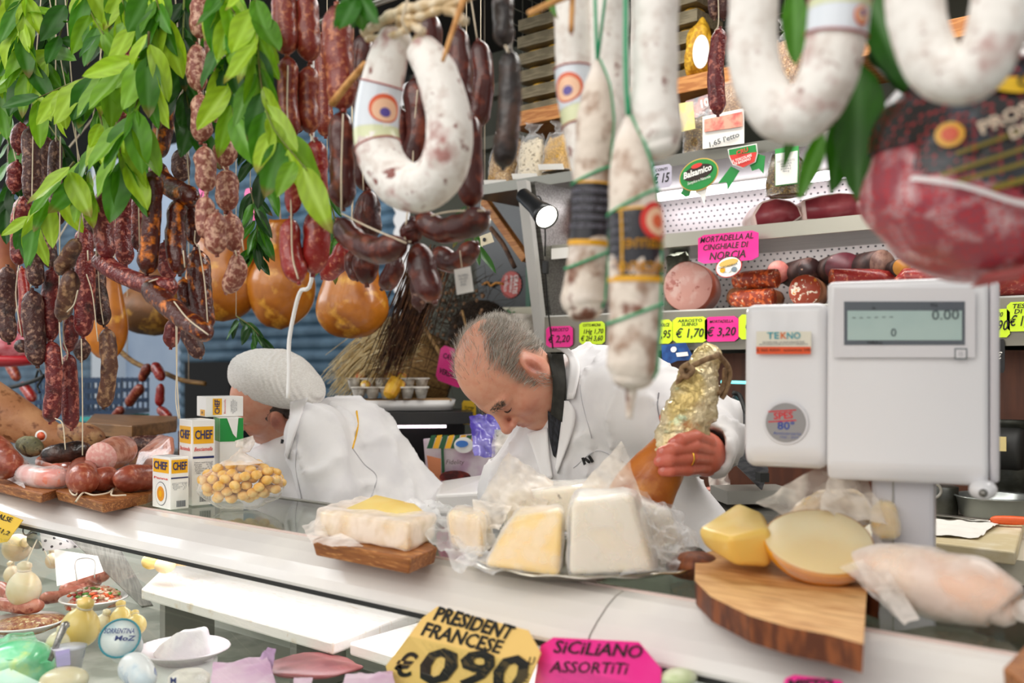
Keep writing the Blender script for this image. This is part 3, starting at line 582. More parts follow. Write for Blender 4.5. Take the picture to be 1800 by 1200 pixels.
for th in (.62, ): P = T.surf(np.linspace(.385, .62, 20) * lw_, np.full(20, th), .0015); v, f, _ = sweep(P, .0012, 6); mesh('label_edge', v, f, m_gold, T.lab)
tlines(T, r, ['Salame', 'Toscano'], lw_ * .50, .020, -.45, .012, m_gold, .01)
tlines(T, r, ['SALAME TIPO', 'CLASSICO'], lw_ * .585, .006, -.4, .003, m_gold, .0)
tlines(T, r, ['CARNE DI SUINO', 'SALE PEPE AGLIO', 'VINO AROMI', 'SPEZIE', 'DESTROSIO', 'E250'], lw_ * .42, .008, 1.0, .003, M('label_grey_text', 'a8a6b4'), .0)
rr = float(np.interp(lw_ * .43, T.L, T.r))
for R_d, mt, lf in ((.017, M('emblem_red', 'd8342c', rough=.4), .0016), (.012, m_emblem, .002), (.006, m_emorange, .0026)):
    P, f, _ = grid(lambda u, w_: T.surf(lw_ * .425 + R_d * u * np.sin(w_ * 6.2832), -.75 + R_d * u * np.cos(w_ * 6.2832) / rr, lf), 4, 25); mesh('emblem', P, f, mt, T.lab)
mb = MB(); tube(mb, [ony(1045, -40, .79), ony(1048, 60, .79), ony(1050, 108, .80)], .0018, 6); tube(mb, [ony(1100, -40, .75), ony(1100, 120, .75), ony(1104, 205, .76)], .0022, 6)
o = tag(mb.build('green_cord', m_green), 'green cord knotted above the netted salami', 'cord')

# pegs and gut casing above the complete ring
def stick(label, a, b, w0, w1, Y0, Y1, mat=None, name='wooden_peg'):
    A = ony(*a, Y0); B = ony(*b, Y1); v, f, _ = sweep(catmull([A, (A + B) / 2 + V(0, 0, .001), B], 9), np.linspace(pw(w0, dep(A)), pw(w1, dep(B)), 9), 10); return tag(mesh(name, v, f, mat or M('peg_wood', 'd9a05f', c2='b97f42', scale=60, rough=.6)), label, 'peg', 'wooden pegs between the hung salami')
stick('wooden peg pushed left behind the ring salami band', (584, 182), (642, 112), 15, 12, .82, .80)
stick('thin wooden peg touching the right shoulder of the ring salami', (778, 108), (818, -10), 7, 13, .735, .76)
stick('wooden peg pointing left above the long white salami', (930, 24), (1012, -12), 11, 12, .75, .80)
stick('thin wooden peg hanging in front of the banded long salami', (1004, 56), (1007, -20), 9, 10, .79, .80)
gc = root('gut_casing', 'cream gut casing knotted across the top above the ring salami', 'casing', ony(720, 20, .80)); mb = MB()
m_gut = M('gut_casing', 'ead9bb', c2='cdb185', scale=50, rough=.5, bump=.6)
for pts, w_ in (([(640, 58), (668, 40), (710, 18), (760, 8), (830, -14)], 20), ([(645, 68), (690, 62), (712, 50), (716, 30)], 12), ([(700, 34), (735, 30), (790, 10), (850, -20)], 14), ([(818, 40), (800, 22), (785, 18)], 16), ([(712, 55), (724, 44), (742, 56)], 15)):
    P = catmull([ony(x, y, .765) for x, y in pts], 24); v, f, _ = sweep(P, pw(w_, dep(P[0])) * (1 + .2 * np.sin(np.arange(24) * 1.7)), 10); mb.add(v, f)
mb.build('casing', m_gut, gc); mb = MB(); tube(mb, [ony(718, 60, .75), ony(720, -30, .75), V(ony(720, -30, .75)[0], RAILY, RAILZ)], .0014, 6, 4); mb.build('twine', m_twine, gc)

# ---------------------------------------------------------------- laurel branches
def leaf_mat():
    m = bpy.data.materials.new('laurel_leaf'); m.use_nodes = True; nt = m.node_tree; N = nt.nodes; L = nt.links; b = N['Principled BSDF']; out = N['Material Output']
    a = N.new('ShaderNodeAttribute'); a.attribute_name = 'tone'; L.new(a.outputs['Color'], b.inputs['Base Color']); b.inputs['Roughness'].default_value = .38
    t = N.new('ShaderNodeBsdfTranslucent'); L.new(a.outputs['Color'], t.inputs[0]); mx = N.new('ShaderNodeMixShader'); mx.inputs[0].default_value = .38
    L.new(b.outputs[0], mx.inputs[1]); L.new(t.outputs[0], mx.inputs[2]); L.new(mx.outputs[0], out.inputs['Surface']); return m
m_leaf = leaf_mat(); m_stem = M('laurel_stem', '6d7f2c', c2='5a4a22', scale=20, rough=.6)
def leafgeo(mb, base, d, nrm, L, W, col, rng, curl=None):
    d = unit(d); nrm = unit(nrm - d * np.dot(nrm, d)); s = np.cross(d, nrm); U = np.linspace(0, 1, 10); Vv = np.linspace(-1, 1, 7); curl = rng.uniform(-.25, .35) if curl is None else curl; fold = rng.uniform(.1, .5); ph = rng.random() * 6; tw = rng.uniform(-.3, .3)
    v = []; c = []; vein = np.minimum(1, col * 1.25 + .05); blot = rng.random() < .2
    for u in U:
        wv = W * .5 * (math.sin(math.pi * min(1, u ** .8 * .97 + .02)) ** .75) * (1 if u < 1 else .05); ang = tw * u; sv = s * math.cos(ang) + nrm * math.sin(ang)
        for q in Vv:
            p = base + d * (L * u) + sv * (wv * q) + nrm * (abs(q) * wv * fold - curl * L * u * u * .5 + .06 * W * math.sin(u * 11 + ph) * abs(q))
            k = col * (1 + .12 * math.sin(u * 30 + abs(q) * 6)) if abs(q) > .1 else vein
            if blot and u > .85: k = k * .4 + np.array([.16, .07, .02])
            v.append(p); c.append(k)
    f = [(i * 7 + j, i * 7 + j + 1, (i + 1) * 7 + j + 1, (i + 1) * 7 + j) for i in range(9) for j in range(6)]; mb.add(v, f, np.array(c))
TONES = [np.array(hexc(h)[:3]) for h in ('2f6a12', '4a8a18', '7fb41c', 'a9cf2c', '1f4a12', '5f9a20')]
def branch(label, pts, Y, n, L=(.055, .095), W=.40, tones=(0, 1, 2, 3, 5), seed=0, spread=.8, group='laurel branches over the sausages', down=1.0, rs=.0016, name='laurel_branch'):
    rng = random.Random(seed + 77); P = catmull([ony(x, y, Y + (rng.random() - .5) * .03) for x, y in pts], 30); r = root(name, label, 'branch', P[0], group)
    v, f, _ = sweep(P, np.linspace(rs * 1.2, rs * .6, 30), 7); mesh('stem', v, f, m_stem, r); mb = MB(); T = np.gradient(P, axis=0)
    for i in range(n):
        t = (i + rng.random()) / n; k = min(29, int(t * 29)); b = P[k]; side = 1 if i % 2 else -1; tg = unit(T[k])
        d = unit(tg * .5 + CR * side * spread * rng.uniform(.2, 1) - Z_ * down * rng.uniform(.4, 1.3) + CT * rng.uniform(-.35, .5)); nr = unit(CT * 1.0 + CR * rng.uniform(-.8, .8) + Z_ * rng.uniform(0, .9))
        l = rng.uniform(*L); col = TONES[rng.choice(tones)] * rng.uniform(.8, 1.15); leafgeo(mb, b + d * .006, d, nr, l, l * W * rng.uniform(.8, 1.15), col, rng); tube(mb_s := MB(), [b, b + d * .008], .0007, 5, 2)
    mb.build('leaves', m_leaf, r)
    if Y > 1.1: ptube('cord', [P[0], V(P[0][0], P[0][1], 2.76)], .001, m_twine, r, 2)
    return r
BR = [
 ('laurel branch in the top left corner, hanging straight down the edge', [(-10, -40), (8, 60), (0, 190)], .84, 22), ('pale green laurel branch second from the left edge', [(45, -40), (38, 50), (58, 140)], .82, 18),
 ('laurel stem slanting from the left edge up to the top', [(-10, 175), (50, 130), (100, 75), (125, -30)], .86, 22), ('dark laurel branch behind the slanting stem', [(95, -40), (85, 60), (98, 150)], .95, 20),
 ('laurel branch with big yellow-green leaves above the bloomed sausages', [(152, -40), (160, 20), (182, 60)], .80, 13), ('laurel stem with leaves hanging in a point between the two sausage groups', [(262, 55), (258, 110), (238, 190), (226, 225)], .80, 14),
 ('long laurel stem running left from the fork', [(262, 95), (205, 118), (135, 142), (60, 175)], .81, 20), ('laurel branch hanging at the top over the whitish sausage', [(215, -40), (218, 20), (240, 50)], .83, 12),
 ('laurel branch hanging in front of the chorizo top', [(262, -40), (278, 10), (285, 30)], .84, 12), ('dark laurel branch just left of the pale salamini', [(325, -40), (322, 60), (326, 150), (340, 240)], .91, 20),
 ('brightest laurel branch at the top beside the pale salamini', [(385, -40), (405, 10), (425, 40)], .80, 18), ('laurel stem trailing down past the salamini to the brick red strings', [(445, -30), (452, 60), (458, 140), (478, 220), (540, 300)], .81, 22),
 ('laurel spray with broad leaves covering the right salamini', [(398, 60), (404, 120), (410, 210)], .84, 10), ('laurel branch hanging in the middle of the left group', [(165, 170), (180, 230), (158, 280), (145, 340)], .83, 18),
 ('laurel twig curving down left before the grey sausages', [(130, 285), (98, 325), (62, 372), (45, 395)], .80, 14), ('shaded laurel branch at the left edge behind the rounded red links', [(5, 100), (15, 200), (20, 300), (10, 370)], 1.0, 18),
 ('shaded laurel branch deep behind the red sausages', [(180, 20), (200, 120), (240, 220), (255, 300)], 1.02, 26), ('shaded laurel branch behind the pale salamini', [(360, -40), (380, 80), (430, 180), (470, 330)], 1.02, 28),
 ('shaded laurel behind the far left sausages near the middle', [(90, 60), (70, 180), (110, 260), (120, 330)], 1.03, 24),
 ('laurel leaves hanging against the ends of the whitish sausages', [(205, 215), (212, 270), (222, 290)], .80, 8)]
for i, (lb, pts, Y, n) in enumerate(BR): branch(lb, pts, Y, n, seed=i * 13, tones=(4, 0, 1, 4) if 'shaded' in lb or 'dark' in lb else (0, 1, 2, 3, 3, 5, 2))  # shade put into leaf colour: these branches get deep greens, lit ones limes
branch('few broad laurel leaves hanging at the top between brown sausages and gut casing', [(640, -50), (632, -25), (628, -5)], .74, 5, (.05, .06), .45, (0, 1), 500, .5)
branch('laurel leaf bunch showing between the middle strings and the aged cheeses', [(440, 330), (452, 400), (445, 450)], 1.35, 22, (.05, .08), .32, (0, 4, 1), 510, .8)
branch('laurel sprig dangling below the aged cheeses over the shutter', [(415, 555), (440, 572), (458, 592)], 1.5, 12, (.04, .065), .34, (4, 0), 520, .9)
branch('laurel sprig right of the middle strings', [(575, 330), (590, 400), (575, 440)], 1.3, 12, (.05, .07), .3, (0, 1), 530, .7)
branch('laurel sprig behind the ring salami and curled maroon sausage', [(820, 350), (830, 400), (835, 430)], 1.2, 8, (.04, .06), .3, (4, 0), 540, .7)
def single_leaves(label, items, Y, seed, tones):
    rng = random.Random(seed); b0 = ony(items[0][0][0], items[0][0][1], Y); r = root('laurel_branch', label, 'branch', b0, 'large laurel leaves at the right'); mb = MB(); st = MB(); s0 = ony(1515, -60, Y)
    for (a, b, w_), t in zip(items, tones):
        A = ony(*a, Y); B = ony(*b, Y - .01); L = np.linalg.norm(B - A); leafgeo(mb, A, B - A, CT + CR * rng.uniform(-.3, .3), L, w_ * dep(A) / 1750, TONES[t] * .9, rng, .05); tube(st, [A, (A + s0) / 2 + V(0, .01, 0), s0], .0012, 6, 6)
    mb.build('leaves', m_leaf, r); st.build('stem', m_stem, r)
single_leaves('very large laurel leaves hanging between the two right ring salami', [((1396, -15), (1398, 114), 46), ((1510, 110), (1508, 354), 88), ((1488, 170), (1462, 342), 62), ((1446, 235), (1403, 352), 34), ((1400, 205), (1376, 300), 20), ((1516, -30), (1608, 172), 78), ((1530, 90), (1600, 172), 50)], .86, 3, (1, 0, 0, 1, 0, 0, 4))
single_leaves('laurel leaf tip beside the banded long salami', [((978, -30), (984, 34), 40),], .83, 4, (1,))

# ---------------------------------------------------------------- packed prosciutto with net and ribbon
def bag_mats():
    def mk(name, base, dot, patch, dens):
        m = bpy.data.materials.new(name); m.use_nodes = True; nt = m.node_tree; N = nt.nodes; L = nt.links; b = N['Principled BSDF']; b.inputs['Roughness'].default_value = .38; b.inputs['Coat Weight'].default_value = .2
        tc = N.new('ShaderNodeTexCoord'); vo = N.new('ShaderNodeTexVoronoi'); vo.inputs['Scale'].default_value = dens; vo.inputs['Randomness'].default_value = .25; L.new(tc.outputs['Object'], vo.inputs['Vector'])
        mr = N.new('ShaderNodeMapRange'); mr.inputs[1].default_value = .37; mr.inputs[2].default_value = .27; L.new(vo.outputs['Distance'], mr.inputs[0])
        nz = N.new('ShaderNodeTexNoise'); nz.inputs['Scale'].default_value = 32; nz.inputs['Detail'].default_value = 5; nz.inputs['Distortion'].default_value = .8; L.new(tc.outputs['Object'], nz.inputs['Vector'])
        m2 = N.new('ShaderNodeMapRange'); m2.inputs[1].default_value = .48; m2.inputs[2].default_value = .68; L.new(nz.outputs['Fac'], m2.inputs[0])
        x = N.new('ShaderNodeMix'); x.data_type = 'RGBA'; L.new(m2.outputs[0], x.inputs[0]); x.inputs[6].default_value = hexc(base); x.inputs[7].default_value = hexc(patch)
        y = N.new('ShaderNodeMix'); y.data_type = 'RGBA'; L.new(mr.outputs[0], y.inputs[0]); L.new(x.outputs[2], y.inputs[6]); y.inputs[7].default_value = hexc(dot); L.new(y.outputs[2], b.inputs['Base Color'])
        bp = N.new('ShaderNodeBump'); bp.inputs['Strength'].default_value = .5; bp.inputs['Distance'].default_value = .004; L.new(nz.outputs['Fac'], bp.inputs['Height']); L.new(bp.outputs[0], b.inputs['Normal']); return m
    return mk('netted_ham', 'ab4a58', 'd8323a', 'e6bcc0', 190), mk('printed_sleeve', '0d0b0b', 'a8282a', '39434f', 170)
m_ham, m_sleeve = bag_mats()
hc = ony(1742, 292, .92); hd = dep(hc); sc_ = hd / 1750; HA = [CR, CT, Z_]; HR = (238 * sc_, .095, 205 * sc_)
ham = root('packed_ham', 'cured ham in black printed wrap and red net with red ribbon at the right edge', 'ham', hc)
def hdef(q):
    q = q.copy(); k = .89 + .11 * np.clip((-q[:, 2] / sc_ - 0) / 60, 0, 1); q[:, 0] = np.where(q[:, 0] < 0, q[:, 0] * k, q[:, 0]); return q
v, f = ellip(hc, HR, HA, 56, 40, .025, 4, 10); v = hc + hdef((v - hc) @ np.array(HA).T) @ np.array(HA); mesh('ham', v, f, m_ham, ham)
def hsurf(x, y, lift=0):
    """x right, y up (metres from centre) on the front of the ham"""
    k = np.clip(1 - (x / HR[0]) ** 2 - (y / HR[2]) ** 2, .0, 1) ** .5; n_ = np.stack([x / HR[0] ** 2, k / HR[1], y / HR[2] ** 2], -1); n_ /= np.linalg.norm(n_, axis=-1)[..., None]
    q = np.stack([x, k * HR[1], y], -1) + n_ * (lift + .0035)[..., None] if np.ndim(lift) else np.stack([x, k * HR[1], y], -1) + n_ * (lift + .0035); return hc + hdef(q.reshape(-1, 3)) @ np.array(HA)
v, f = ellip(hc, [q * 1.022 for q in HR], HA, 72, 60, .02, 4, 10); loc_ = (v - hc) @ np.array(HA).T; pxl = loc_[:, 0] / sc_; pyl = -loc_[:, 2] / sc_
keep = pyl < (38 + .0006 * (pxl + 190) ** 2 + .22 * (pxl + 190)); keep &= ~((pxl < -205) & (pyl > -8)); v = hc + hdef(loc_) @ np.array(HA); f2 = [q for q in f if all(keep[i] for i in q)]
mesh('printed_sleeve', v, f2, m_sleeve, ham)
hx = lambda px: (px - 1742) * sc_; hy = lambda py: (292 - py) * sc_
def htext(s_, px, py, hpx, rot, mat, bold=.03, wpx=None, shear=0):
    X, Y_ = hx(px), hy(py); c, q = math.cos(rot), math.sin(rot)
    letter(s_, None, None, None, hpx * sc_, mat, ham, bold=bold, wfit=wpx * sc_ if wpx else None, shear=shear, warp=lambda x, y, z: hsurf(X + x * c - y * q, Y_ + x * q + y * c, .003 + np.clip(z, 0, .001)))
m_cream = M('print_cream', 'efd9c0', rough=.4); m_yel = M('print_yellow', 'f0c21a', rough=.4); m_olive = M('print_gold', '8a7a2a', rough=.5)
htext('PROSCIUTTO', 1722, 238, 19, .36, m_cream, .03, 200); htext('DI PARMA', 1735, 262, 17, .33, m_cream, .03, 138); htext('DISOSSATO', 1750, 292, 9, .30, m_cream, .01, 110)
def hband(pts, wpx, mat, name='printed_band', lift=.0022):
    P = catmull([(hx(a), hy(b), 0) for a, b in pts], 20)[:, :2]; T_ = np.gradient(P, axis=0); T_ /= np.linalg.norm(T_, axis=1)[:, None]; n_ = np.stack([-T_[:, 1], T_[:, 0]], 1) * wpx * sc_ / 2
    A = hsurf(*(P + n_).T, lift); B = hsurf(*(P - n_).T, lift); v = np.vstack([A, B]); mesh(name, v, [(i + 20, i + 21, i + 1, i) for i in range(19)], mat, ham, True)
hband([(1650, 195), (1700, 205), (1760, 180), (1800, 160)], 26, m_yel); htext('CONTE', 1735, 192, 16, .33, M('print_black', '12100e'), .03, 90)
for k, (a, b) in enumerate((((1600, 305), (1800, 240)), ((1590, 335), (1790, 272)), ((1612, 348), (1795, 296)), ((1660, 360), (1800, 318)))): hband([a, ((a[0] + b[0]) / 2, (a[1] + b[1]) / 2 + 2), b], 6 if k < 3 else 9, m_olive)
hband([(1556, 333), (1620, 352), (1690, 378), (1750, 388), (1830, 400)], 7, M('seam_white', 'f0e9ea', rough=.3), 'seam', .0045)
th = np.linspace(0, 6.283, 30, endpoint=False)
for R_d, mt, lf in ((19, M('sticker_yellow', 'f2b32a', rough=.3), .004), (11, M('sticker_red', 'e4572a', rough=.3), .005)):
    P = hsurf(hx(1590) + R_d * sc_ * np.cos(th), hy(275) + R_d * sc_ * np.sin(th), lf); mesh('sticker', P, [tuple(range(30))], mt, ham)
m_rib = M('red_ribbon', 'd90d12', c2='b4080e', scale=20, rough=.4, sheen=.3)
P, f, _ = grid(lambda u, w_: hsurf(hx(1770) + (w_ - .5) * (46 - 30 * np.minimum(1, u * 1.2)) * sc_ - u * 12 * sc_, hy(372) - u * 110 * sc_, .006 + .004 * np.sin(w_ * 9)), 14, 9); mesh('ribbon', P, f, m_rib, ham)
P, f, _ = grid(lambda u, w_: hsurf(hx(1690) + u * 150 * sc_, np.maximum(hy(482) + u * 30 * sc_ - (w_ - .5) * 18 * sc_, -HR[2] * np.sqrt(np.clip(1 - ((hx(1690) + u * 150 * sc_) / HR[0]) ** 2, .02, 1)) * .985), .006), 14, 6); mesh('ribbon', P, f, m_rib, ham)
mb = MB(); tube(mb, [hc + Z_ * HR[2] * .97, V(hc[0], RAILY, RAILZ)], .003, 8, 3); mb.build('cord', m_rib, ham)
# ================================================================ ON THE COUNTER
ZT = 1.2225
def loft(base, top):
    B = np.asarray(base, float); T_ = np.asarray(top, float); n = len(B); v = np.vstack([B, T_]); f = [tuple(range(n))[::-1], tuple(range(n, 2 * n))] + [(i, (i + 1) % n, (i + 1) % n + n, i + n) for i in range(n)]
    c = v.mean(0); p = [v[i] for i in f[1]]; nn = np.cross(p[1] - p[0], p[2] - p[0])
    if np.dot(nn, T_.mean(0) - B.mean(0)) < 0: f = [q[::-1] for q in f]
    return v, f
def pts3(L): return [at(*p) for p in L]
def ptsz(L, z): return [onz(x, y, z) for x, y in L]
def roundblk(name, base, top, mat, parent=None, bev=.006, sub=0, label=None, lump=0):
    v, f = loft(base, top); o = mesh(name, v, f, mat, parent, True, label); bevel(o, bev, 4)
    if lump:
        sm = o.modifiers.new('sub', 'SUBSURF'); sm.levels = sm.render_levels = 3; sm.subdivision_type = 'SIMPLE' if sub == 0 else 'CATMULL_CLARK'
        t = bpy.data.textures.new('lump', 'CLOUDS'); t.noise_scale = .03; d = o.modifiers.new('lump', 'DISPLACE'); d.texture = t; d.strength = lump; d.mid_level = .5
    return o
def board(label, px, zt, th, mat=None, cat='board', group=None, bev=.003, taper=.06):
    v, f = prism(ptsz(px, zt), th, V(0, 0, 1), taper); o = mesh('wooden_board', v, f, mat or m_wood, None, False); bevel(o, bev); return tag(o, label, cat, group)
def patch(name, P, right, up, w_, h, mat, parent, lift=.0008, th=.0006):
    """thin rectangle centred at P in plane right/up"""
    n = np.cross(right, up); c = [P + right * (w_ * a) + up * (h * b) + n * lift for a, b in ((-.5, -.5), (.5, -.5), (.5, .5), (-.5, .5))]
    v, f = prism(c, th, n); return mesh(name, v, f, mat, parent, False)
def sheet(name, c4, mat, parent=None, amp=.006, n=22, seed=0, freq=18, curl=0):
    """crumpled film between four corners (a,b,c,d in order)"""
    A, B, C, D = [np.asarray(q, float) for q in c4]; nn = unit(np.cross(B - A, D - A))
    def fn(u, w_):
        P = (A[None] * (1 - u)[:, None] + B[None] * u[:, None]) * (1 - w_)[:, None] + (D[None] * (1 - u)[:, None] + C[None] * u[:, None]) * w_[:, None]
        k = gnoise(P, freq, seed, 3); e = (4 * u * (1 - u) + 4 * w_ * (1 - w_)) * .5; return P + nn * (amp * k + curl * e)[:, None] + (np.abs(gnoise(P, freq * .7, seed + 5, 2)) * amp * .8)[:, None] * unit(A - C)
    P, f, _ = grid(fn, n, n); return mesh(name, P, f, mat, parent)
m_film = film('clear_wrap', 'ffffff', .22, .15); m_film2 = film('milky_wrap', 'fdf3ea', .36, .25); m_bagf = film('bag_film', 'ffffff', .07, .1); m_filmp = film('parchment_wrap', 'f6ebdc', .42, .3)

B1 = board('wooden board at the left edge under the vacuum-packed salami', [(-90, 830), (0, 850), (75, 868), (128, 852), (90, 832), (-40, 818)], ZT + .022, .0215, group='low wooden boards on the counter')
B2 = board('wooden board under the fresh cooking sausages beside the cartons', [(97, 862), (181, 884), (262, 868), (300, 850), (215, 836), (130, 845)], ZT + .022, .0215, group='low wooden boards on the counter')
m_cot = M('cotechino_skin', '9c4a34', c2='c07a5e', c3='7a3424', scale=90, lo=.5, hi=.66, scale3=16, lo3=.5, hi3=.65, rough=.35, bump=.4, coat=.3)
m_pinkm = M('cooked_pink_meat', 'e6a49a', c2='f0c4b8', scale=120, lo=.45, hi=.6, rough=.45)
def sausage(name, label, pts, w_, z, mat, cat='sausage', group=None, ends=True, parent=None, lump=.03, wob=.04, seed=1, name2=None):
    P = [onz(x, y, z) for x, y in pts]; r = pw(w_, dep(P[0])); v, f, _ = link_geo(P, r, seed=seed, lump=lump, wob=wob, seg=26, n=34)
    o = mesh(name, v, f, mat, parent)
    return tag(o, label, cat, group) if parent is None else o
zb = ZT + .022
g_ = 'fresh cooking sausages on the wooden board'
sausage('cooking_sausage', 'short fat cooking sausage at the left of the board pile', [(144, 806), (146, 846)], 44, zb + .03, m_cot, group=g_, seed=2)
sausage('cooking_sausage', 'cooking sausage in the middle of the board pile with knotted string in front', [(158, 846), (204, 838)], 44, zb + .026, m_cot, group=g_, seed=3)
sausage('cooking_sausage', 'cooking sausage at the right of the board pile, partly behind the cream carton', [(200, 844), (285, 836)], 48, zb + .028, m_cot, group=g_, seed=4)
mr = root('cooked_salami', 'cut cooked salami with pale pink face lying on the cooking sausages', 'salami', onz(180, 800, zb + .05))
a, b = at(178, 804, 2.15), at(222, 788, 2.30); d_ = unit(b - a); v, f, _ = link_geo([a, (a + b) / 2, b + d_ * .02], .034, seed=5, e0=0, seg=30, n=30, lump=.02); mesh('body', v, f, M('cooked_rind', 'b5705a', c2='cf9680', scale=60, rough=.35, bump=.3, coat=.3), mr)
u1 = unit(np.cross(d_, Z_)); u2 = np.cross(d_, u1); v, f = lathe(a - d_ * .0012, [(.0335, .002), (.033, 0), (.0001, -.0006)], 30, [u1, u2, d_]); mesh('cut_face', v, [q[::-1] for q in f], m_pinkm, mr, label='pale pink cut face')
o = tag(roundblk('cured_trotter', pts3([(228, 828, 2.3), (262, 836, 2.25), (310, 800, 2.25), (300, 790, 2.5)]), pts3([(240, 792, 2.35), (275, 790, 2.3), (305, 762, 2.3), (285, 758, 2.5)]), M('trotter_skin', 'c27f68', c2='d8a892', c3='9a5a48', scale=20, scale3=60, rough=.35, bump=.4, coat=.4), bev=.018, lump=.006), 'pale fatty cured trotter leaning behind the cream carton', 'meat')
vr = root('vacuum_packed_salami', 'long pink salami in clear vacuum pack at the front of the left board', 'salami', onz(60, 830, zb))
P = [onz(20, 812, zb + .03), onz(45, 832, zb + .022), onz(85, 840, zb + .022), onz(124, 838, zb + .022)]
v, f, _ = link_geo(P, .021, seed=6, seg=22, n=34); mesh('salami', v, f, M('soft_pink', 'e2705c', c2='f0a088', scale=15, rough=.2, coat=.7), vr)
v, f, _ = link_geo([onz(70, 812, zb + .03), onz(124, 826, zb + .03)], .017, seed=8, seg=22, n=34); mesh('salami', v, f, M('soft_pink', 'e2705c'), vr)
v, f, _ = link_geo(P, .0245, seed=7, seg=20, n=24, lump=.1); mesh('clear_pack', v, f, m_film, vr)
o = sheet('pack_seam', [onz(4, 838, zb + .002), onz(10, 800, zb + .03), onz(28, 806, zb + .03), onz(45, 858, zb + .002)], m_film, vr, .002)
def lyingsal(label, pts3_, w_, mat, seed, cat='salami'):
    P = pts3(pts3_); v, f, _ = link_geo(P, pw(w_, pts3_[0][2]), seed=seed, seg=24, n=34, lump=.06); return tag(mesh('dry_salami', v, f, mat), label, cat, 'dry salami heaped at the left end of the counter')
m_olive_s = M('olive_mould', '5d5a3c', c2='8a8560', c3='3a3524', scale=40, rough=.7, bump=.7); m_brown_s = M('brown_netted', '8a5c3c', c2='b58f63', c3='5a3626', scale=30, rough=.6, bump=.6)
lyingsal('black dry salami lying on top of the heap', [(72, 800, 2.2), (110, 796, 2.2), (162, 790, 2.25)], 34, m_s['black'], 11)
lyingsal('dark olive dry salami at the left with mould', [(34, 778, 2.35), (70, 790, 2.3)], 34, m_olive_s, 12)
lyingsal('brown twine-netted salami behind the black one', [(80, 770, 2.5), (130, 764, 2.5), (185, 770, 2.5)], 42, m_brown_s, 13)
lyingsal('grey mouldy long salami at the back left', [(-30, 752, 2.7), (30, 762, 2.6), (60, 770, 2.6)], 30, m_olive_s, 14)
lyingsal('reddish brown salami at the left edge below the ham leg', [(-30, 780, 2.3), (0, 800, 2.25), (22, 830, 2.2)], 52, m_cot, 15)
lyingsal('dark brown salami behind the cooked salami', [(180, 790, 2.6), (240, 782, 2.6), (300, 786, 2.6)], 34, m_s['dark'], 16)
lyingsal('dark olive salami under the netted salami', [(70, 800, 2.4), (150, 812, 2.4), (220, 800, 2.5)], 40, m_olive_s, 17)
v, f, _ = sweep(catmull(pts3([(-60, 700, 2.5), (20, 735, 2.5), (80, 762, 2.5), (128, 778, 2.5)]), 24), np.array([.085 - .062 * (i / 23) ** .8 for i in range(24)]), 26)
tag(mesh('cured_ham', v, f, M('cured_leg_skin', 'a8714a', c2='c08c62', c3='7b4a2a', scale=12, scale3=40, rough=.5, bump=.3)), 'brown cured ham leg tapering to the right at the left edge', 'ham')
lt = root('sticker_label', 'round white and red label stuck on the dark heap of salami', 'label', at(70, 770, 2.35)); v, f = lathe(at(72, 766, 2.38), [(.014, 0), (.0138, .001), (.0001, .0014)], 24, [CR, CU, CT]); mesh('disc', v, f, m_paper, lt); v, f = lathe(at(72, 766, 2.377), [(.010, 0), (.0001, .0006)], 24, [CR, CU, CT]); mesh('print', v, f, m_emorange, lt)
kn = ptube('knotted_string', [onz(*p, zb + .004) for p in ((122, 840), (123, 862), (133, 870))] + [onz(x, y, zb + .006) for x, y in ((140, 858), (148, 862), (140, 872), (133, 882), (146, 866), (165, 870), (190, 866), (200, 858), (196, 870), (222, 870))], .0018, m_twine, None, 60); tag(kn, 'loose knotted string trailing over the board front under the cooking sausages', 'string')
# cartons
m_carton = M('carton_white', 'f4f3ef', rough=.3, coat=.2); m_cyel = M('carton_yellow', 'f3b41c', rough=.35); m_cblue = M('carton_blue', '1f2d66', rough=.4); m_cred = M('carton_red', 'd8433a', rough=.4); m_cgreen = M('carton_green', '10933c', rough=.3); m_ctxt = M('carton_grey_text', '6d6f78', rough=.5); m_corg = M('carton_orange', 'e79a34', rough=.4)
def carton(label, A, B, C, ytop, z0=ZT, group='cream and sauce cartons on the counter'):
    a, b, c = onz(*A, z0), onz(*B, z0), onz(*C, z0); h = (B[1] - ytop) * dep(b) / 1750; a = b + unit(V(*(a - b)[:2], 0)) * min(.075, np.linalg.norm(a - b)); e1 = a - b; e2 = c - b
    k = np.array([-unit(e1)[1], unit(e1)[0], 0]); k = k if np.dot(k, e2) > 0 else -k; s_ = (C[0] - 900) / 1750; e2 = k * min(.08, abs((s_ * np.dot(b - O_, F_) - np.dot(b - O_, R_)) / (np.dot(k, R_) - s_ * np.dot(k, F_))))
    base = [a, b, b + e2, a + e2]; r = root('drink_carton', label, 'carton', (a + b + 2 * e2 / 2) / 2, group)
    v, f = loft(base, [q + Z_ * h for q in base]); o = mesh('body', v, f, m_carton, r, False); bevel(o, .0015, 2)
    return r, b, -unit(e1), unit(e2), np.linalg.norm(e1), np.linalg.norm(e2), h
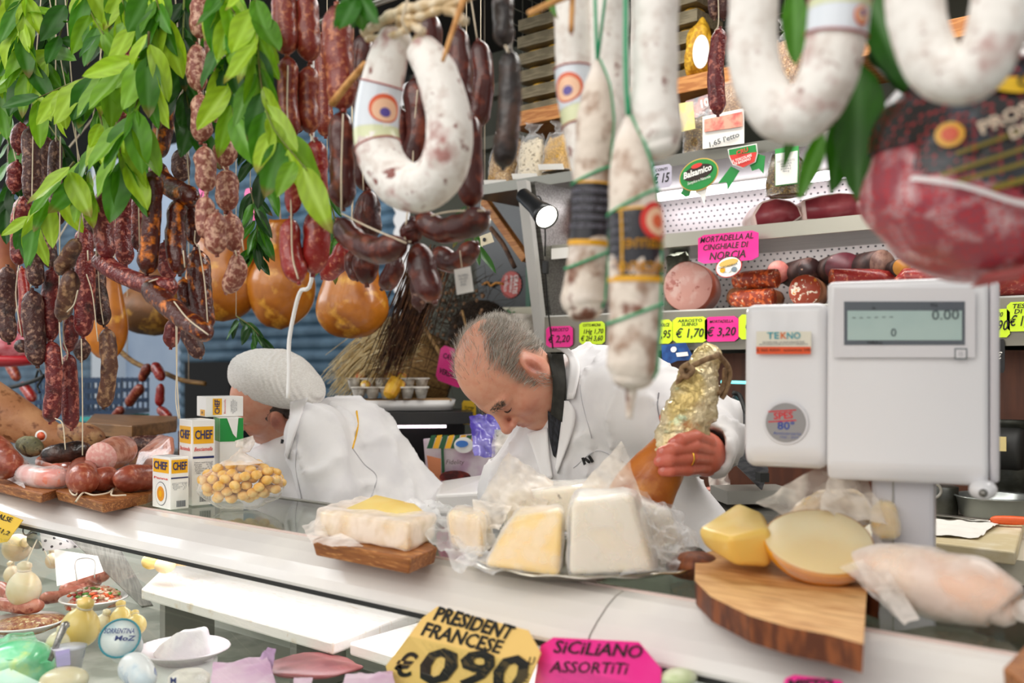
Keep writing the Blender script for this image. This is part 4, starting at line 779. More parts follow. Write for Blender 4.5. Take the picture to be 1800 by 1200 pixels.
def chefface(r, c0, right, w_, h, word, kind):
    """c0 = bottom left corner of the face"""
    F = lambda fx, fy: c0 + right * (w_ * fx) + Z_ * (h * fy)
    yp = patch('yellow_panel', F(.5, .82), right, Z_, w_ * .86, h * .20 if h > .13 else h * .26, m_cyel, r, .0006)
    letter('CHEF', F(.5, .82), right, Z_, h * (.10 if h > .13 else .15), m_cblue, yp, bold=.02, wfit=w_ * .74, lift=.0016)
    letter(word, F(.5, .655 if h > .13 else .58), right, Z_, h * .045, m_cred, r, shear=.25, wfit=w_ * .78, bold=.01, lift=.001)
    if kind == 1:
        patch('blue_bar', F(.5, .56 if h > .13 else .60), right, Z_, w_ * .9, h * .025, m_cblue, r)
        n = 7
        letter('\n'.join(['Valori nutrizionali', 'Energia      kJ 786', 'Grassi        g 12', 'Carboidrati   g 9', 'Proteine      g 3', 'Sale          g 1']), F(.5, .44), right, Z_, h * .02, m_ctxt, r, wfit=w_ * .8)
        for i in range(14): patch('barcode_bar', F(.35 + i * .035, .10), right, Z_, w_ * (.010 if i % 3 else .02), h * .12, m_ctxt, r)
    else:
        th = np.linspace(0, 6.283, 24, endpoint=False); q = F(.5, .28); R_d = w_ * .3
        for R_d, mt, lf in ((w_ * .32, m_ctxt, .0004), (w_ * .30, m_carton, .0008), (w_ * .2, m_corg, .0012), (w_ * .09, m_cyel, .0016)):
            v = [q + right * math.cos(t) * R_d + Z_ * math.sin(t) * R_d + np.cross(right, Z_) * lf for t in th]; mesh('picture', v, [tuple(range(24))], mt, r, False)
r, b, rl, rr_, w1, w2, h = carton('small cream carton in front of the taller ones', (260, 888), (299, 896), (332, 886), 804)
chefface(r, b - rl * w1, rl, w1, h, 'Panna', 0); chefface(r, b, rr_, w2, h, '', 1)
r, b, rl, rr_, w1, w2, h = carton('tall bechamel carton standing behind the small one', (302, 878), (337, 889), (378, 878), 738)
chefface(r, b - rl * w1, rl, w1, h, 'Besciamella', 0); chefface(r, b, rr_, w2, h, 'Besciamella', 1); zc = ZT + h
r, b, rl, rr_, w1, w2, h = carton('green and white milk carton right of the bechamel carton', (372, 872), (386, 882), (428, 872), 735)
q = b + rr_ * w2 * .5 + Z_ * h * .86; patch('green_top', q, rr_, Z_, w2 * .98, h * .28, m_cgreen, r); q2 = b - rl * w1 * .5 + Z_ * h * .86; patch('green_top', q2, rl, Z_, w1 * .98, h * .28, m_cgreen, r)
nn = np.cross(rr_, Z_); v = [q + rr_ * w2 * x + Z_ * h * y + nn * .002 for x, y in ((-.2, .14), (.28, .14), (.2, -.1), (.05, -.05))]; mesh('white_flap', v, [(3, 2, 1, 0)], m_carton, r, False)
letter('Energia 197 kJ\nGrassi 1,6 g\nCarboidrati 5 g\nProteine 3,3 g\nSale 0,1 g', b + rr_ * w2 * .5 + Z_ * h * .38, rr_, Z_, .0035, m_ink, r, wfit=w2 * .75)
r, b, rl, rr_, w1, w2, h = carton('bechamel carton lying on top of the upright ones', (323, 727), (362, 733), (431, 724), 697, zc + .001)
v, f = boxgeo(V(0, 0, 0), (1, 1, 1));
patch('yellow_panel', b + rr_ * w2 * .3 + Z_ * h * .5, rr_, Z_, w2 * .24, h * .8, m_cyel, r); letter('CHEF', b + rr_ * w2 * .3 + Z_ * h * .5, Z_, -rr_, w2 * .13, m_cblue, r, wfit=h * .7, bold=.02, lift=.0016)
letter('Besciamella', b + rr_ * w2 * .5 + Z_ * h * .5, Z_, -rr_, .004, m_cred, r, wfit=h * .7, lift=.001); letter('Ingredienti\nlatte scremato\nfarina burro\nsale noce', b + rr_ * w2 * .74 + Z_ * h * .5, Z_, -rr_, .003, m_ctxt, r, wfit=h * .7)
patch('yellow_panel', b - rl * w1 * .35 + Z_ * h * .2, rl, Z_, w1 * .45, h * .3, m_cyel, r); letter('CHEF', b - rl * w1 * .35 + Z_ * h * .2, rl, Z_, h * .12, m_cblue, r, lift=.0016)
# bag of crackers
bc = at(424, 852, 1.98); bagr = root('cracker_bag', 'clear knotted bag of small golden crackers beside the cartons', 'bag', V(bc[0], bc[1], ZT))
rr0 = 76 * 1.98 / 1750
bag_sdf = lambda P: sd_ell(P, V(bc[0], bc[1], ZT + .050), (rr0, rr0 * .72, .056), [CR, -F_, Z_])
v, f = ellip(V(bc[0], bc[1], ZT + .044), (rr0, rr0 * .66, .046), [CR, F_, Z_], 44, 26, .06, 3, 14); v[:, 2] = np.maximum(v[:, 2], ZT + .001); mesh('bag', v, f, m_bagf, bagr)
P = catmull([V(bc[0], bc[1], ZT + .09), V(bc[0], bc[1], ZT + .112), at(432, 786, 1.98), at(428, 770, 1.98)], 16); v, f, _ = sweep(P, [.045, .035, .026, .018, .012, .008, .006, .006, .007, .010, .013, .016, .018, .019, .019, .018], 20, False); c_ = np.repeat(P, 20, 0); v = c_ + (v - c_) * (1 + .25 * gnoise(v, 40, 3)[:, None]); mesh('knotted_top', v, f, m_film2, bagr)
rng = random.Random(5); m_crk = M('golden_cracker', 'e8b25a', c2='f2cb84', scale=60, rough=.5, bump=.3)
v, f = ellip(bc, (.0112, .0112, .0095), None, 14, 9, .05, 2, 30); cr0 = tag(mesh('cracker', v, f, m_crk), 'small round golden cracker inside the clear knotted bag', 'cracker', 'crackers in the clear bag'); first = True
pts_c = []
for t in range(9000):
    a, b2, c2 = rng.uniform(-1, 1), rng.uniform(-1, 1), rng.uniform(-1, .78)
    if not .30 < a * a + b2 * b2 + c2 * c2 < .84: continue
    p = V(bc[0], bc[1], ZT + .044) + CR * a * rr0 + F_ * b2 * rr0 * .66 + Z_ * c2 * .044
    if p[2] < ZT + .010 or (np.dot(p - bc, F_) > .02): continue
    if all(np.linalg.norm(p - q) > .0165 for q in pts_c): pts_c.append(p)
    if len(pts_c) > 105: break
for i, p in enumerate(pts_c):
    if i == 0: cr0.location = p
    else: dup(cr0, p, rotz=rng.random() * 6)
# cheese board left of the platter
board('wooden board under the wrapped cheese block left of the steel platter', [(548, 949), (722, 981), (770, 962), (720, 925), (600, 918)], ZT + .024, .0235, group='low wooden boards on the counter')
zb = ZT + .024; cb = root('wrapped_cheese_block', 'pale wrapped cheese block on the small wooden board', 'cheese', onz(650, 945, zb), 'wrapped cheeses on the counter')
m_ch = M('pale_cheese', 'f4dfb4', c2='efd09a', scale=6, rough=.35, sss=.15); m_chy = M('yellow_cheese', 'f5d987', c2='efc866', scale=8, rough=.35, sss=.15); m_chw = M('white_truffle_cheese', 'f8f0de', c2='f4e8d0', c3='7a6a54', scale=6, scale3=40, lo3=.68, hi3=.72, rough=.4, sss=.15); m_rind = M('orange_rind', 'e09a24', c2='cc8216', scale=12, rough=.35)
roundblk('cheese', ptsz([(562, 940), (716, 968), (762, 948), (640, 915)], zb), [q + Z_ * .036 for q in ptsz([(562, 940), (716, 966), (762, 948), (640, 915)], zb)], m_ch, cb, .004)
roundblk('cheese', [q + Z_ * .036 for q in ptsz([(600, 938), (700, 952), (752, 945), (650, 918)], zb)], [q + Z_ * .048 for q in ptsz([(640, 934), (690, 945), (730, 940), (660, 920)], zb)], m_chy, cb, .003)
roundblk('wrap', ptsz([(550, 942), (718, 972), (768, 948), (635, 911)], zb + .0005), [q + Z_ * .040 for q in ptsz([(556, 938), (718, 970), (768, 948), (635, 911)], zb)], m_film2, cb, .008, lump=.008)
sheet('wrap_flap', [onz(532, 925, zb + .01), onz(562, 905, zb + .03), onz(580, 945, zb + .004), onz(548, 955, zb + .003)], m_film2, cb, .004); sheet('wrap_flap', [onz(548, 950, zb + .004), onz(600, 935, zb + .015), onz(640, 960, zb + .006), onz(585, 960, zb + .003)], m_film2, cb, .003, seed=4)
# steel platter
pc = onz(1035, 985, ZT + .012); pc = V(pc[0], pc[1], ZT); pl = root('steel_platter', 'wide oval steel platter full of wrapped cheese wedges', 'platter', pc)
prof = [(.0001, .0005), (.10, .0005), (.125, .006), (.150, .016), (.170, .018), (.171, .0195), (.150, .0185), (.124, .009), (.10, .0035), (.0001, .0035)]
v, f = lathe(pc, prof, 64, [unit(CR), unit(F_), Z_], 1.0, .86); rr2 = np.linalg.norm((v - pc)[:, :2], axis=1); an = np.arctan2(*(v - pc)[:, :2].T); v[:, 2] += np.clip((rr2 - .125) / .04, 0, 1) * .0025 * np.sin(an * 14); mesh('platter', v, f, M('platter_steel', 'c9c4b8', rough=.18, metal=1), pl)
def wedge(label, base, top, mat, wrap=m_film, bev=.008, lump=.008, grow=1.07, wlab=True):
    B = pts3(base); T_ = pts3(top); r = root('cheese_wedge', label, 'cheese', np.mean(B, 0), 'wrapped cheeses on the counter'); roundblk('cheese', B, T_, mat, r, bev)
    if wrap:
        c = np.mean(B + T_, 0); zmin = min(q[2] for q in B); g = lambda q: V(*(c + (q - c) * grow)); BB = [g(q) for q in B]; 
        for q in BB: q[2] = max(q[2], zmin - .0005)
        roundblk('wrap', BB, [g(q) for q in T_], wrap, r, bev * 1.4, lump=lump)
    return r
wedge('white truffle cheese wedge with its broad face to the front right of the platter', [(1000, 1012, 1.25), (1150, 1005, 1.25), (1160, 975, 1.42), (1010, 962, 1.44)], [(1005, 882, 1.25), (1108, 870, 1.26), (1118, 862, 1.36), (1010, 860, 1.38)], m_chw)
wedge('yellow wrapped cheese in the middle front of the platter', [(850, 995, 1.27), (985, 1015, 1.245), (990, 965, 1.42), (880, 950, 1.44)], [(895, 915, 1.30), (988, 896, 1.27), (990, 888, 1.36), (915, 890, 1.36)], m_chy)
wedge('pale ivory cheese at the left of the platter', [(792, 960, 1.42), (848, 985, 1.36), (872, 955, 1.46), (815, 935, 1.5)], [(785, 898, 1.42), (842, 908, 1.36), (858, 892, 1.46), (800, 886, 1.5)], m_ch)
wedge('pale cheese with dark truffle flecks at the back of the platter', [(890, 935, 1.48), (1050, 935, 1.48), (1060, 915, 1.6), (910, 915, 1.6)], [(890, 868, 1.48), (1055, 852, 1.48), (1060, 842, 1.58), (930, 846, 1.58)], m_chw)
wedge('small truffle cheese tucked at the right side of the platter', [(1150, 970, 1.38), (1195, 955, 1.42), (1170, 930, 1.54), (1110, 930, 1.52)], [(1120, 880, 1.38), (1182, 900, 1.42), (1160, 885, 1.5), (1105, 862, 1.5)], m_chw)
def loosefilm(label, items, mat=m_film2, group='loose film on the platter'):
    r = root('plastic_film', label, 'film', at(*items[0][0][0]), group)
    for k, (c4, amp) in enumerate(items): sheet('film_fold', [at(*q) for q in c4], mat, r, amp, seed=k + len(label))
loosefilm('loose sheet of film standing up at the back left of the platter', [([(838, 890, 1.45), (895, 795, 1.5), (975, 845, 1.52), (960, 905, 1.45)], .006), ([(835, 880, 1.44), (830, 925, 1.42), (880, 935, 1.40), (900, 890, 1.45)], .006)], m_filmp)
loosefilm('loose sheet of film standing up behind the white truffle wedge', [([(1012, 868, 1.42), (1095, 775, 1.46), (1132, 872, 1.42), (1060, 905, 1.40)], .005)], m_filmp)
loosefilm('crumpled clear film spilling over the left rim of the platter', [([(702, 890, 1.52), (745, 880, 1.55), (850, 965, 1.36), (812, 1008, 1.32)], .009), ([(745, 880, 1.55), (850, 890, 1.5), (880, 960, 1.38), (830, 990, 1.33)], .009), ([(800, 985, 1.33), (850, 960, 1.33), (900, 1005, 1.27), (870, 1012, 1.27)], .006)], m_film)
loosefilm('crumpled clear film along the right rim of the platter', [([(1120, 870, 1.40), (1190, 888, 1.42), (1235, 960, 1.36), (1165, 990, 1.28)], .010), ([(1090, 1010, 1.24), (1160, 930, 1.3), (1215, 940, 1.36), (1195, 1000, 1.27)], .008)], m_film)
# round wood slab
zs = ZT + .028
slab = [(1222, 990), (1221, 1020), (1249, 1048), (1318, 1082), (1387, 1102), (1456, 1115), (1518, 1132), (1521, 1075), (1524, 1036), (1546, 1045), (1548, 1030), (1500, 1005), (1420, 985), (1330, 968), (1265, 965), (1235, 972)]
v, f = prism(ptsz(slab, zs), .0275, V(0, 0, 1), .015); sr = root('wooden_slab', 'thick half-round slab of tree wood with bark edge under the orange-rind cheeses', 'board', onz(1380, 1040, ZT))
n = len(slab); o = mesh('top_face', v, [f[0]] , m_woodcut, sr, False); mesh('bark_edge', v, f[1:], m_bark, sr, False)
rngb = random.Random(3); v, f = ellip(onz(1218, 992, ZT + .02), (.035, .03, .020), None, 24, 16, .3, 4, 6); v[:, 2] = np.maximum(v[:, 2], ZT); mesh('bark_lump', v, f, m_bark, sr)
wedge('smooth yellow cheese wedge at the left of the wood slab', [(1238, 962, 1.24), (1292, 998, 1.19), (1356, 998, 1.19), (1356, 968, 1.32), (1290, 955, 1.34)], [(1221, 930, 1.25), (1280, 945, 1.17), (1356, 925, 1.19), (1345, 905, 1.31), (1298, 877, 1.33)], m_chy, None, .010)
hw = root('cheese_half_wheel', 'half wheel of pale cheese with orange rind in clear wrap, middle of the wood slab', 'cheese', onz(1445, 1005, zs), 'wrapped cheeses on the counter')
n_ = unit(CU * .86 + CT * .42 - CR * .06); a1 = unit(CR - n_ * np.dot(CR, n_)); a2 = np.cross(n_, a1); c_ = at(1447, 950, 1.18); pr = [(max(1e-5, math.sin(t)), -math.cos(t)) for t in np.linspace(0.0, math.pi / 2, 14)]
v, f = lathe(np.zeros(3), pr, 48); v *= V(.063, .065, .046); a = np.arctan2(v[:, 1], v[:, 0]); v[:, 0] *= 1 + .10 * np.cos(a - 2.6); mesh('rind', c_ + v @ np.array([a1, a2, n_]), f, m_rind, hw, label='orange rind')
v, f = lathe(np.zeros(3), [(1.0, 0), (.98, .03), (.5, .05), (.0001, .06)], 48); v *= V(.062, .064, .03); v[:, 0] *= 1 + .10 * np.cos(np.arctan2(v[:, 1], v[:, 0]) - 2.6); mesh('cut_face', c_ + v @ np.array([a1, a2, n_]), f, m_ch, hw, label='pale cut face')
v, f = ellip(c_, (.066, .069, .038), [a1, a2, n_], 40, 24, .03, 8, 12); mesh('wrap', v, [q for q in f if (np.mean(v[list(q)], 0) - c_) @ n_ < .004], m_bagf, hw)
wedge('orange-rind cheese piece at the back right of the wood slab', [(1532, 948, 1.24), (1585, 950, 1.24), (1598, 935, 1.34), (1540, 930, 1.36)], [(1528, 888, 1.26), (1568, 875, 1.26), (1588, 878, 1.34), (1540, 868, 1.36)], m_chy, m_film, .012)
wedge('wrapped pale cheese lying behind the half wheel', [(1372, 925, 1.34), (1530, 930, 1.34), (1540, 915, 1.42), (1400, 912, 1.42)], [(1400, 880, 1.34), (1500, 870, 1.32), (1520, 862, 1.40), (1440, 856, 1.40)], m_chy, m_film2, .012)
loosefilm('tall loose film wrap standing over the cheeses on the wood slab', [([(1330, 885, 1.30), (1468, 802, 1.32), (1515, 855, 1.30), (1400, 915, 1.26)], .004), ([(1468, 802, 1.32), (1520, 830, 1.30), (1562, 925, 1.22), (1440, 900, 1.22)], .005)], m_filmp, 'loose film on the wood slab')
wr = root('wrapped_cheese_loaf', 'long pear-shaped cheese in crumpled white wrap lying at the right of the wood slab', 'cheese', onz(1650, 1070, ZT))
P = catmull(pts3([(1500, 985, 1.16), (1560, 1000, 1.13), (1640, 1025, 1.10), (1710, 1052, 1.07), (1765, 1070, 1.05), (1788, 1072, 1.04)]), 30); rd = np.interp(np.linspace(0, 1, 30), [0, .12, .35, .6, .8, .93, 1], [.012, .026, .038, .0375, .028, .011, .006])
P[:, 2] = np.maximum(P[:, 2], ZT + rd + .001)
v, f, _ = sweep(P, rd * .93, 30); mesh('cheese', v, f, M('cream_loaf', 'f3dcc6', c2='eec4a6', scale=10, rough=.4, sss=.1), wr)
v, f, _ = sweep(P, rd, 40); c2_ = np.repeat(P, 40, 0); v = c2_ + (v - c2_) * (1 + .06 * gnoise(v, 16, 4, 3)[:, None]); v[:, 2] = np.maximum(v[:, 2], ZT + .0005); mesh('wrap', v, f, m_film2, wr)
v, f = ellip(P[-1] + V(0.006, 0, 0), (.013, .013, .012), None, 18, 12, .25, 3, 6); mesh('wrap_knot', v, f, m_film2, wr)
sheet('wrap_tail', [at(1500, 990, 1.12), at(1560, 1000, 1.10), at(1622, 1092, 1.045), at(1590, 1098, 1.045)], m_film2, wr, .006, seed=3); sheet('wrap_tail', [at(1480, 1000, 1.12), at(1520, 985, 1.12), at(1600, 1075, 1.07), at(1575, 1085, 1.07)], m_film2, wr, .006, seed=8)
board('brown wooden board cut off by the right edge of the picture', [(1762, 1172), (1805, 1128), (1880, 1160), (1880, 1260)], ZT + .022, .0215, m_wood, group='low wooden boards on the counter')

# ================================================================ SCALE
SA = math.radians(15); fr = V(math.cos(SA), math.sin(SA), 0); fd = V(-math.sin(SA), math.cos(SA), 0); fu = Z_; Q0 = ony(1520, 648, 1.245); YS = 0.0
def SP(px, py): r_ = ray(px, py); return O_ + r_ * (np.dot(Q0 - O_, fd) / np.dot(r_, fd))
sc = root('counter_scale', 'white electronic shop scale with customer display on a post', 'scale', V(*(SP(1585, 900) + fd * .05)[:2], ZT))
m_sc = M('scale_plastic', 'eeeef0', rough=.28, coat=.25); m_scp = M('scale_recess', 'e4e3e6', rough=.35)
def sx(px, py=650): return float(np.dot(SP(px, py) - Q0, fr))
def szz(px, py): return SP(px, py)[2]
def SL(x, y, z): return V(Q0[0], Q0[1], 0) + fr * x + fd * y + Z_ * z
xL, xM, xR = sx(1305), sx(1452), sx(1738); zT = szz(1600, 489); zT2 = szz(1380, 532); zB = szz(1600, 852); zB2 = szz(1380, 826)
def extr(name, prof, x0, x1, mat, parent, bev, inset=0):
    v = [(x, y, z) for x in (x0, x1) for y, z in prof]; n = len(prof); f = [(i, (i + 1) % n, (i + 1) % n + n, i + n) for i in range(n)] + [tuple(range(n))[::-1], tuple(range(n, 2 * n))]
    v = np.array([SL(*q) for q in v]); a = f[-1]; nn = np.cross(v[a[1]] - v[a[0]], v[a[2]] - v[a[0]])
    if np.dot(nn, fr) < 0: f = [q[::-1] for q in f]
    o = mesh(name, v, f, mat, parent, True); bevel(o, bev, 5); return o
extr('display_housing', [(YS, zB + .02), (YS + .012, zB), (YS + .15, zB + .02), (YS + .16, zT - .04), (YS + .10, zT), (YS + .008, zT)], xM, xR, m_sc, sc, .008)
extr('side_panel', [(YS + .004, zB + .03), (YS + .016, zB + .004), (YS + .15, zB + .03), (YS + .15, zT - .05), (YS + .10, zT - .006), (YS + .012, zT - .006)], xR + .001, xR + .012, M('scale_side', 'd9d6da', rough=.35), sc, .005)
extr('printer_housing', [(YS + .006, zB2 + .02), (YS + .02, zB2), (YS + .14, zB2 + .01), (YS + .14, zT2 - .03), (YS + .09, zT2), (YS + .014, zT2)], xL, xM - .001, m_sc, sc, .018)
def spatch(nm, x0, y0, x1, y1, mat, lift=.001, off=0, par=None):
    a, b, c, d = SP(x0, y1), SP(x1, y1), SP(x1, y0), SP(x0, y0); s_ = -fd * lift + fd * off; v, f = prism([q + s_ for q in (a, b, c, d)], .0008, -fd); return mesh(nm, v, f, mat, par or sc, False)
bez = spatch('display_bezel', 1466, 506, 1714, 628, m_scp, .0006); spatch('display_frame', 1484, 530, 1696, 606, M('lcd_frame', '5d646c', rough=.25), .0016, par=bez); spatch('lcd', 1490, 546, 1691, 598, M('lcd_glass', 'b6cdc8', c2='a8c2bf', scale=5, rough=.15), .0024, par=bez)
m_seg = M('lcd_digits', '4c5a5e', rough=.4)
def st(s_, px, py, hpx, mat, bold=0, wpx=None, shear=0, rot=0, lift=.0032): return letter(s_, SP(px, py), fr, fu, hpx * 1.25 / 1750, mat, sc, bold=bold, wfit=wpx * 1.2 / 1750 if wpx else None, shear=shear, rot=rot, lift=lift)
st('- - - - - -', 1534, 557, 7, m_seg, .01, 70); st('0.00', 1662, 554, 17, m_seg, 0, 44); st('0', 1571, 585, 14, m_seg); st('TARA g', 1537, 602, 5, m_ink, .005, 26); st('kg', 1536, 541, 4, m_ink); st('\u20ac/kg', 1642, 536, 4, m_ink)
spatch('keypad_symbol', 1678, 612, 1700, 631, m_seg, .0014); spatch('keypad_symbol', 1680, 614, 1698, 629, m_scp, .0020); st(':::', 1689, 621, 8, m_seg)
spatch('maker_sticker', 1328, 582, 1425, 613, M('sticker_cream', 'eeead8', rough=.4), .001, .006); spatch('maker_sticker', 1328, 609, 1424, 622, M('sticker_orange', 'ee5a24', rough=.4), .0012, .006)
def st2(s_, px, py, hpx, mat, bold=0, wpx=None, shear=0, rot=0): return letter(s_, SP(px, py) + fd * .006, fr, fu, hpx * 1.36 / 1750, mat, sc, bold=bold, wfit=wpx * 1.36 / 1750 if wpx else None, shear=shear, rot=rot, lift=.0024)
m_tk = M('tekno_teal', '2aa3b5', rough=.4); st2('TE', 1358, 590, 11, m_tk, .01, 20); st2('K', 1376, 590, 11, M('tekno_orange', 'e8702a', rough=.4), .01, 10); st2('NO', 1394, 590, 11, m_tk, .01, 22)
st2('SISTEMI PER LA RISTORAZIONE\nAUTOMAZIONE DI PUNTI VENDITA', 1376, 603, 3, m_ctxt, 0, 80); st2('E. 065 43591  assistenza 24h', 1376, 615, 4, m_ink, 0, 88)
c_ = SP(1380, 743) + fd * .006; rb = 33 * 1.36 / 1750
for R_d, mt, lf in ((rb * 1.12, m_scp, .0008), (rb, M('badge_silver', '9e9b9a', rough=.35, metal=.4), .0016)):
    v, f = lathe(c_ + -fd * lf, [(R_d, 0), (R_d * .98, .0005), (.0001, .0006)], 40, [fr, Z_, -fd]); mesh('badge', v, f, mt, sc, False)
m_spr = M('spes_red', 'd3202b', rough=.4); st2('SPES', 1376, 731, 11, m_spr, .03, 32, 0, .08); st2('80\u00b0', 1381, 749, 13, M('badge_blue', '27449c', rough=.4), .02, 28); st2('Anniversario', 1383, 762, 5, M('badge_blue', '27449c'), 0, 46); st2('1935 - 2015', 1386, 769, 4, M('badge_blue', '27449c'), 0, 30)
for dy in (-9, 9):
    a = SP(1374, 731 + dy) + fd * .006; patch('badge_bar', a, unit(fr + Z_ * .08), unit(Z_ - fr * .08), .036, .0016, m_spr, sc, .0026)
box('post', SL(sx(1583), .075, (zB + ZT) / 2 + .004), (.075, .07, zB - ZT + .02), M('post_grey', 'cfcdd2', rough=.35), sc, yawax(SA), bev=.006); box('post_groove', SL(sx(1566), .0392, (zB + ZT) / 2), (.002, .002, zB - ZT), m_greymetal, sc, yawax(SA))
box('base_plate', SL(sx(1590), .05, ZT + .008), (.16, .12, .0155), m_sc, sc, yawax(SA), bev=.005)
kp = SP(1728, 858); v, f = ellip(kp + fd * .004 - Z_ * .002, (.016, .018, .0125), yawax(SA), 22, 14); mesh('foot_knob', v, f, m_sc, sc); v, f = lathe(kp - fd * .0145 - Z_ * .004, [(.005, 0), (.0001, .0005)], 18, [fr, Z_, -fd]); mesh('knob_screw', v, f, m_greymetal, sc)
# ================================================================ PEOPLE
def skin_mat(name):
    m = bpy.data.materials.new(name); m.use_nodes = True; nt = m.node_tree; N = nt.nodes; L = nt.links; b = N['Principled BSDF']
    a = N.new('ShaderNodeAttribute'); a.attribute_name = 'tone'; tc = N.new('ShaderNodeTexCoord'); n = N.new('ShaderNodeTexNoise'); n.inputs['Scale'].default_value = 60; n.inputs['Detail'].default_value = 4; L.new(tc.outputs['Object'], n.inputs['Vector'])
    x = N.new('ShaderNodeMix'); x.data_type = 'RGBA'; x.blend_type = 'MULTIPLY'; mr = N.new('ShaderNodeMapRange'); mr.inputs[1].default_value = .45; mr.inputs[2].default_value = .7; mr.inputs[4].default_value = .5; L.new(n.outputs['Fac'], mr.inputs[0]); L.new(mr.outputs[0], x.inputs[0]); L.new(a.outputs['Color'], x.inputs[6]); x.inputs[7].default_value = (.9, .66, .6, 1)
    L.new(x.outputs[2], b.inputs['Base Color']); b.inputs['Roughness'].default_value = .42; b.inputs['Subsurface Weight'].default_value = .15; b.inputs['Subsurface Radius'].default_value = (.008, .003, .0015); b.inputs['Subsurface Scale'].default_value = 1
    n2 = N.new('ShaderNodeTexNoise'); n2.inputs['Scale'].default_value = 380; L.new(tc.outputs['Object'], n2.inputs['Vector']); bp = N.new('ShaderNodeBump'); bp.inputs['Strength'].default_value = .25; bp.inputs['Distance'].default_value = .001; L.new(n2.outputs['Fac'], bp.inputs['Height']); L.new(bp.outputs[0], b.inputs['Normal']); return m
m_skin = skin_mat('skin')
m_coat = M('white_work_coat', 'eceaea', c2='e2e0e2', scale=10, rough=.75, sheen=.2)
m_coatc = M('coat_collar', 'f0eeee', rough=.7); m_seam = M('coat_seam', 'c6c4c8', rough=.8)
SK = np.array(hexc('e2a58a')[:3]); SKR = np.array(hexc('c9695a')[:3]); LIP = np.array(hexc('b9605a')[:3]); HAIRC = np.array(hexc('8c8276')[:3]); STUB = np.array(hexc('c69a86')[:3])
def head_sdf(P, male=True):
    x, y, z = P[:, 0], P[:, 1], P[:, 2]; A = np.abs(x); Q = np.stack([A, y, z], 1)
    d = sd_ell(P, (0, -.010, .036), (.076, .098, .090))
    d = smin(d, sd_ell(P, (0, .035, -.028), (.060, .056, .085)), .03)
    d = smin(d, sd_cap(Q, (.048, .0, -.055), (.016, .068, -.100), .022, .018), .025)
    d = smin(d, sd_ell(P, (0, .080, -.103), (.022, .017, .018)), .018)
    d = smin(d, sd_ell(Q, (.042, .054, -.026), (.024, .024, .024)), .02)
    d = smin(d, sd_cap(Q, (.046, .070, .023), (.008, .086, .021), .010, .011), .014)
    d = smax(d, -sd_ell(Q, (.033, .101, .003), (.019, .017, .013)), .010)
    d = smin(d, sd_ell(Q, (.032, .072, .002), (.0145, .0145, .0125)), .004)
    d = smin(d, sd_cap(P, (0, .086, .012), (0, .112, -.030), .0075, .0105), .010)
    d = smin(d, sd_ell(P, (0, .115, -.034), (.0125, .012, .0115)), .008)
    d = smin(d, sd_ell(Q, (.0125, .102, -.038), (.008, .011, .0075)), .006)
    d = smax(d, -sd_ell(Q, (.0065, .108, -.0475), (.0038, .006, .005)), .002)
    d = smin(d, sd_ell(P, (0, .080, -.064), (.032, .018, .024)), .015)
    d = smin(d, sd_cap(Q, (.0, .096, -.060), (.020, .088, -.063), .0055, .003), .004)
    d = smin(d, sd_cap(Q, (.0, .094, -.071), (.018, .087, -.068), .0062, .003), .004)
    d = smax(d, -sd_ell(P, (0, .102, -.0652), (.027, .012, .0012)), .002)
    d = smax(d, -(sd_cap(Q, (.021, .0985, -.034), (.036, .084, -.072), .0034, .0028)), .004)
    # ear
    ax = np.array([[.93, -.36, 0], [.36, .93, .15], [0, -.15, 1.]]); ec = np.array([.0785, -.010, -.004])
    e = sd_ell(Q, ec + np.array([.004, -.003, .004]), (.0075, .021, .035), ax); e = smax(e, -sd_ell(Q, ec + np.array([.012, .001, .004]), (.0075, .0135, .025), ax), .002)
    e = smin(e, sd_ell(Q, ec + np.array([.002, .004, -.026]), (.0055, .009, .011)), .006); e = smin(e, sd_ell(Q, ec + np.array([.002, .009, -.004]), (.005, .005, .008)), .005)
    e = smin(e, sd_cap(Q, ec + np.array([.006, -.006, .020]), ec + np.array([.005, -.004, -.008]), .0028, .0028), .004)
    return smin(d, e, .006)
def head_tone(v, male=True):
    x, y, z = v[:, 0], v[:, 1], v[:, 2]; c = np.tile(SK, (len(v), 1)); g = lambda p, r: np.exp(-(((v - np.array(p)) / np.array(r)) ** 2).sum(1)); ga = lambda p, r: np.exp(-(((np.stack([np.abs(x), y, z], 1) - np.array(p)) / np.array(r)) ** 2).sum(1))
    def mixc(c, k, col): return c * (1 - k[:, None]) + col * k[:, None]
    c = mixc(c, .55 * g((0, .115, -.036), (.02, .02, .018)), SKR); c = mixc(c, .45 * ga((.045, .065, -.035), (.03, .03, .028)), SKR); c = mixc(c, .5 * ga((.085, -.010, 0), (.014, .03, .035)), SKR)
    c = mixc(c, .8 * g((0, .096, -.060), (.022, .012, .0045)), LIP); c = mixc(c, .9 * g((0, .094, -.071), (.022, .012, .006)), LIP); c = mixc(c, .5 * ga((.032, .085, .000), (.018, .012, .010)), SKR * .8)
    c = mixc(c, .75 * ga((.092, -.006, -.002), (.010, .010, .016)), SKR * .45); c = mixc(c, .45 * ga((.030, .092, -.052), (.005, .02, .02)), SKR * .8); c = mixc(c, .45 * ga((.032, .082, .010), (.016, .02, .004)), SKR * .6)  # ear hollow, cheek crease and eye socket: their shade put into skin colour
    if male: c = mixc(c, .28 * g((0, .08, -.085), (.05, .05, .035)), STUB * .8)
    return c
def hit(px, py, f, d0=1.2, d1=3.2, tol=.0008):
    r = ray(px, py); t = d0; 
    for _ in range(160):
        s = float(f((O_ + r * t)[None])[0])
        if s < tol: break
        t += max(s * .8, .0008)
        if t > d1: return None
    return O_ + r * t
